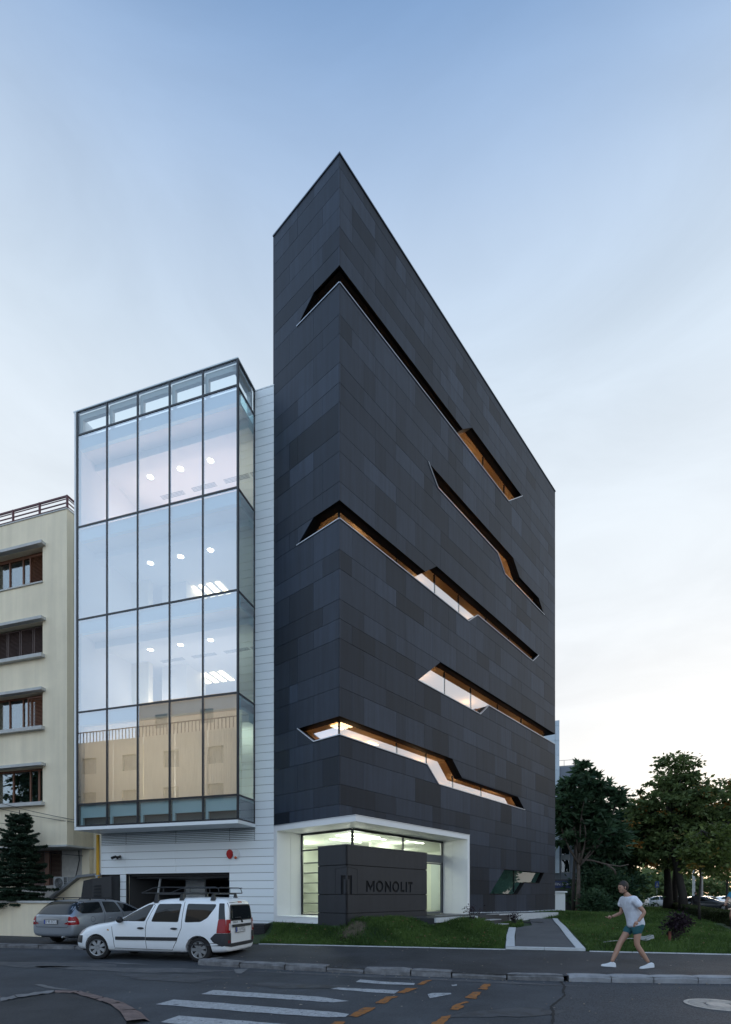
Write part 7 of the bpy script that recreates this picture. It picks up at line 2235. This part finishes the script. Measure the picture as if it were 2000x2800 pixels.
def shoe(root, p, face, m):
    f = Vector(face).normalized(); s = Vector((-f.y, f.x, 0))
    T = Matrix(((f.x, s.x, 0, p[0]), (f.y, s.y, 0, p[1]), (f.z, 0, 1, p[2]), (0, 0, 0, 1)))
    mb = MB()
    st_ = [(-.10, .034, .085), (-.06, .040, .105), (0, .042, .10), (.06, .046, .072), (.12, .046, .055), (.17, .036, .045), (.195, .016, .03)]
    V = []; 
    for x, w, h in st_: V += [(x, -w, 0), (x, -w, .02), (x, -w * .8, h * .8), (x, 0, h), (x, w * .8, h * .8), (x, w, .02), (x, w, 0)]
    F = [(i * 7 + k, (i + 1) * 7 + k, (i + 1) * 7 + k + 1, i * 7 + k + 1) for i in range(len(st_) - 1) for k in range(6)] + [(0, 1, 2, 3, 4, 5, 6), tuple(reversed([(len(st_) - 1) * 7 + k for k in range(7)]))]
    F += [(i * 7 + 6, (i + 1) * 7 + 6, (i + 1) * 7, i * 7) for i in range(len(st_) - 1)]
    mb.add(V, F); part('shoe', mb, m, root, T, smooth=True, sharp=45)
shoe(wk, P_(5.91, 10.98, .012), (-1, -.05, -.10), M_SHOE); shoe(wk, P_(5.22, 11.21, .004), (-1, .05, .06), M_SHOE)
head(wk, I4, P_(5.43, 11.1, 1.69), (-1, -.1, -.12))

# dark dressed man on the boulevard pavement
def standing(label, base, face_deg, coat, legs, h=1.75):
    M = xf(base[0], base[1], base[2], face_deg)
    t = thing('person', label, 'person', M)
    s = h / 1.75
    q = lambda x, y, z: (x * s, y * s, z * s)
    skin_part('body', [[(q(0, 0, .92), .13), (q(0, 0, 1.15), .12), (q(0, 0, 1.38), .135), (q(.0, 0, 1.48), .06), (q(.01, 0, 1.55), .055)], [(q(0, 0, .92), .13), (q(0, .1, .84), .09), (q(.02, .11, .48), .065), (q(0, .11, .08), .045), (q(.14, .12, .04), .04)], [(q(0, 0, .92), .13), (q(0, -.1, .84), .09), (q(.0, -.11, .48), .065), (q(-.04, -.11, .08), .045), (q(.10, -.12, .04), .04)]], legs, t, M)
    skin_part('coat', [[(q(0, 0, .84), .20), (q(0, 0, 1.1), .18), (q(0, 0, 1.36), .185), (q(0, 0, 1.46), .10)], [(q(0, 0, 1.36), .185), (q(0, .22, 1.36), .085), (q(0, .28, 1.08), .068), (q(.06, .27, .84), .055)], [(q(0, 0, 1.36), .185), (q(0, -.22, 1.36), .085), (q(0, -.28, 1.08), .068), (q(.06, -.27, .84), .055)]], coat, t, M)
    mb = MB(); hand(mb, q(.06, .27, .84), (.1, 0, -1), (1, 0, 0)); hand(mb, q(.06, -.27, .84), (.1, 0, -1), (1, 0, 0)); part('hand', mb, M_SKIN, t, M, smooth=True)
    head(t, M, q(.03, 0, 1.64), (1, 0, 0))
    return t
standing('man in a dark coat standing behind the hedge on the boulevard', (26.9, 42.9, .17), 250, M_COAT, M_COAT, 1.78)
# rider at the right edge
cy = xf(14.12, 19.95, gz_(14.1, 19.9) + .0, 222)
rd = thing('person', 'rider in a blue shirt on a bicycle at the right edge', 'person', cy)
skin_part('body', [[((0, 0, .93), .13), ((.10, 0, 1.15), .12), ((.18, 0, 1.38), .13), ((.22, 0, 1.48), .06), ((.25, 0, 1.56), .055)], [((0, 0, .93), .13), ((.06, .10, .90), .09), ((.42, .14, .80), .065), ((.26, .13, .42), .05), ((.36, .13, .36), .04)], [((0, 0, .93), .13), ((.06, -.10, .90), .09), ((.36, -.14, .58), .065), ((.16, -.13, .18), .05), ((.28, -.13, .14), .04)],
                   [((.18, 0, 1.38), .13), ((.20, .19, 1.38), .06), ((.36, .26, 1.16), .045), ((.58, .26, 1.02), .032)], [((.18, 0, 1.38), .13), ((.20, -.19, 1.38), .06), ((.36, -.26, 1.16), .045), ((.58, -.26, 1.02), .032)]], M_SKIN, rd, cy)
skin_part('shirt', [[((0, 0, .93), .18), ((.10, 0, 1.15), .17), ((.18, 0, 1.38), .175), ((.21, 0, 1.46), .09)], [((.18, 0, 1.38), .175), ((.20, .2, 1.38), .085), ((.30, .25, 1.22), .07)], [((.18, 0, 1.38), .175), ((.20, -.2, 1.38), .085), ((.30, -.25, 1.22), .07)]], M_BLUESH, rd, cy)
skin_part('shorts', [[((0, 0, .95), .16), ((0, 0, .90), .16)], [((0, 0, .90), .16), ((.20, .12, .87), .10)], [((0, 0, .90), .16), ((.20, -.12, .76), .10)]], M_JEAN, rd, cy)
mb = MB(); hand(mb, (.58, .26, 1.02), (.6, 0, -.5), (0, -1, 0)); hand(mb, (.58, -.26, 1.02), (.6, 0, -.5), (0, 1, 0)); part('hand', mb, M_SKIN, rd, cy, smooth=True)
shoe(rd, tuple(cy @ Vector((.28, .13, .30))), tuple((cy.to_3x3() @ Vector((1, 0, 0)))), M_JEAN); shoe(rd, tuple(cy @ Vector((.2, -.13, .08))), tuple((cy.to_3x3() @ Vector((1, 0, 0)))), M_JEAN)
head(rd, cy, (.30, 0, 1.66), (1, 0, -.1))
bk_ = thing('bicycle', 'black bicycle under the blue shirted rider at the right edge', 'bicycle', cy)
for x in (-.42, .66):
    w = bpy.data.objects.new('wheel', None); COL.objects.link(w); w.parent = bk_; WORLD[w] = cy.copy()
    Mw = cy @ Matrix.Translation((x, 0, .34)) @ Matrix.Rotation(R(90), 4, 'X')
    mb = MB(); mb.lathe([(.34, 0), (.325, .018), (.31, 0), (.325, -.018)], 32, None, close=True); part('tyre', mb, M_RUBBER, w, Mw, smooth=True)
    mb = MB()
    for k in range(14): a = k * math.pi / 7; mb.tube([(0, 0, .02 * (-1) ** k), (.31 * math.cos(a), .31 * math.sin(a), 0)], .003, 4)
    mb.tube([(0, 0, -.05), (0, 0, .05)], .02, 8); part('spokes', mb, M_HUB, w, Mw)
mb = MB()
for a, b, r_ in [((-.08, 0, .30), (-.16, 0, .86), .017), ((-.08, 0, .30), (.46, 0, .78), .02), ((-.14, 0, .78), (.45, 0, .84), .017), ((.44, 0, .92), (.48, 0, .74), .02), ((.48, 0, .74), (.66, .05, .34), .013), ((.48, 0, .74), (.66, -.05, .34), .013), ((-.08, .0, .30), (-.42, .05, .34), .011), ((-.08, 0, .30), (-.42, -.05, .34), .011), ((-.14, 0, .78), (-.42, .05, .34), .010), ((-.14, 0, .78), (-.42, -.05, .34), .010)]: mb.tube([a, b], r_, 8)
part('frame', mb, M_BLACK, bk_, cy)
mb = MB(); mb.tube([(.56, -.29, 1.0), (.48, -.2, 1.02), (.44, 0, .98), (.48, .2, 1.02), (.56, .29, 1.0)], .013, 8); mb.tube([(.44, 0, .9), (.44, 0, .98)], .015, 8); part('handlebar', mb, M_BLACK, bk_, cy, smooth=True)
mb = MB(); mb.ball((-.18, 0, .90), .11, 12, 6, sc=(1.2, .7, .35)); part('saddle', mb, M_BLACK, bk_, cy, smooth=True)
mb = MB(); mb.tube([(-.08, -.09, .30), (-.08, .09, .30)], .012, 6); mb.tube([(-.08, .09, .30), (.06, .09, .34)], .010, 6); mb.tube([(-.08, -.09, .30), (-.20, -.09, .22)], .010, 6); mb.lathe([(.001, .07), (.095, .07), (.095, .075), (.001, .075)], 20, Matrix.Translation((-.08, 0, .30)) @ Matrix.Rotation(R(90), 4, 'X')); part('crank', mb, M_BLACK, bk_, cy)
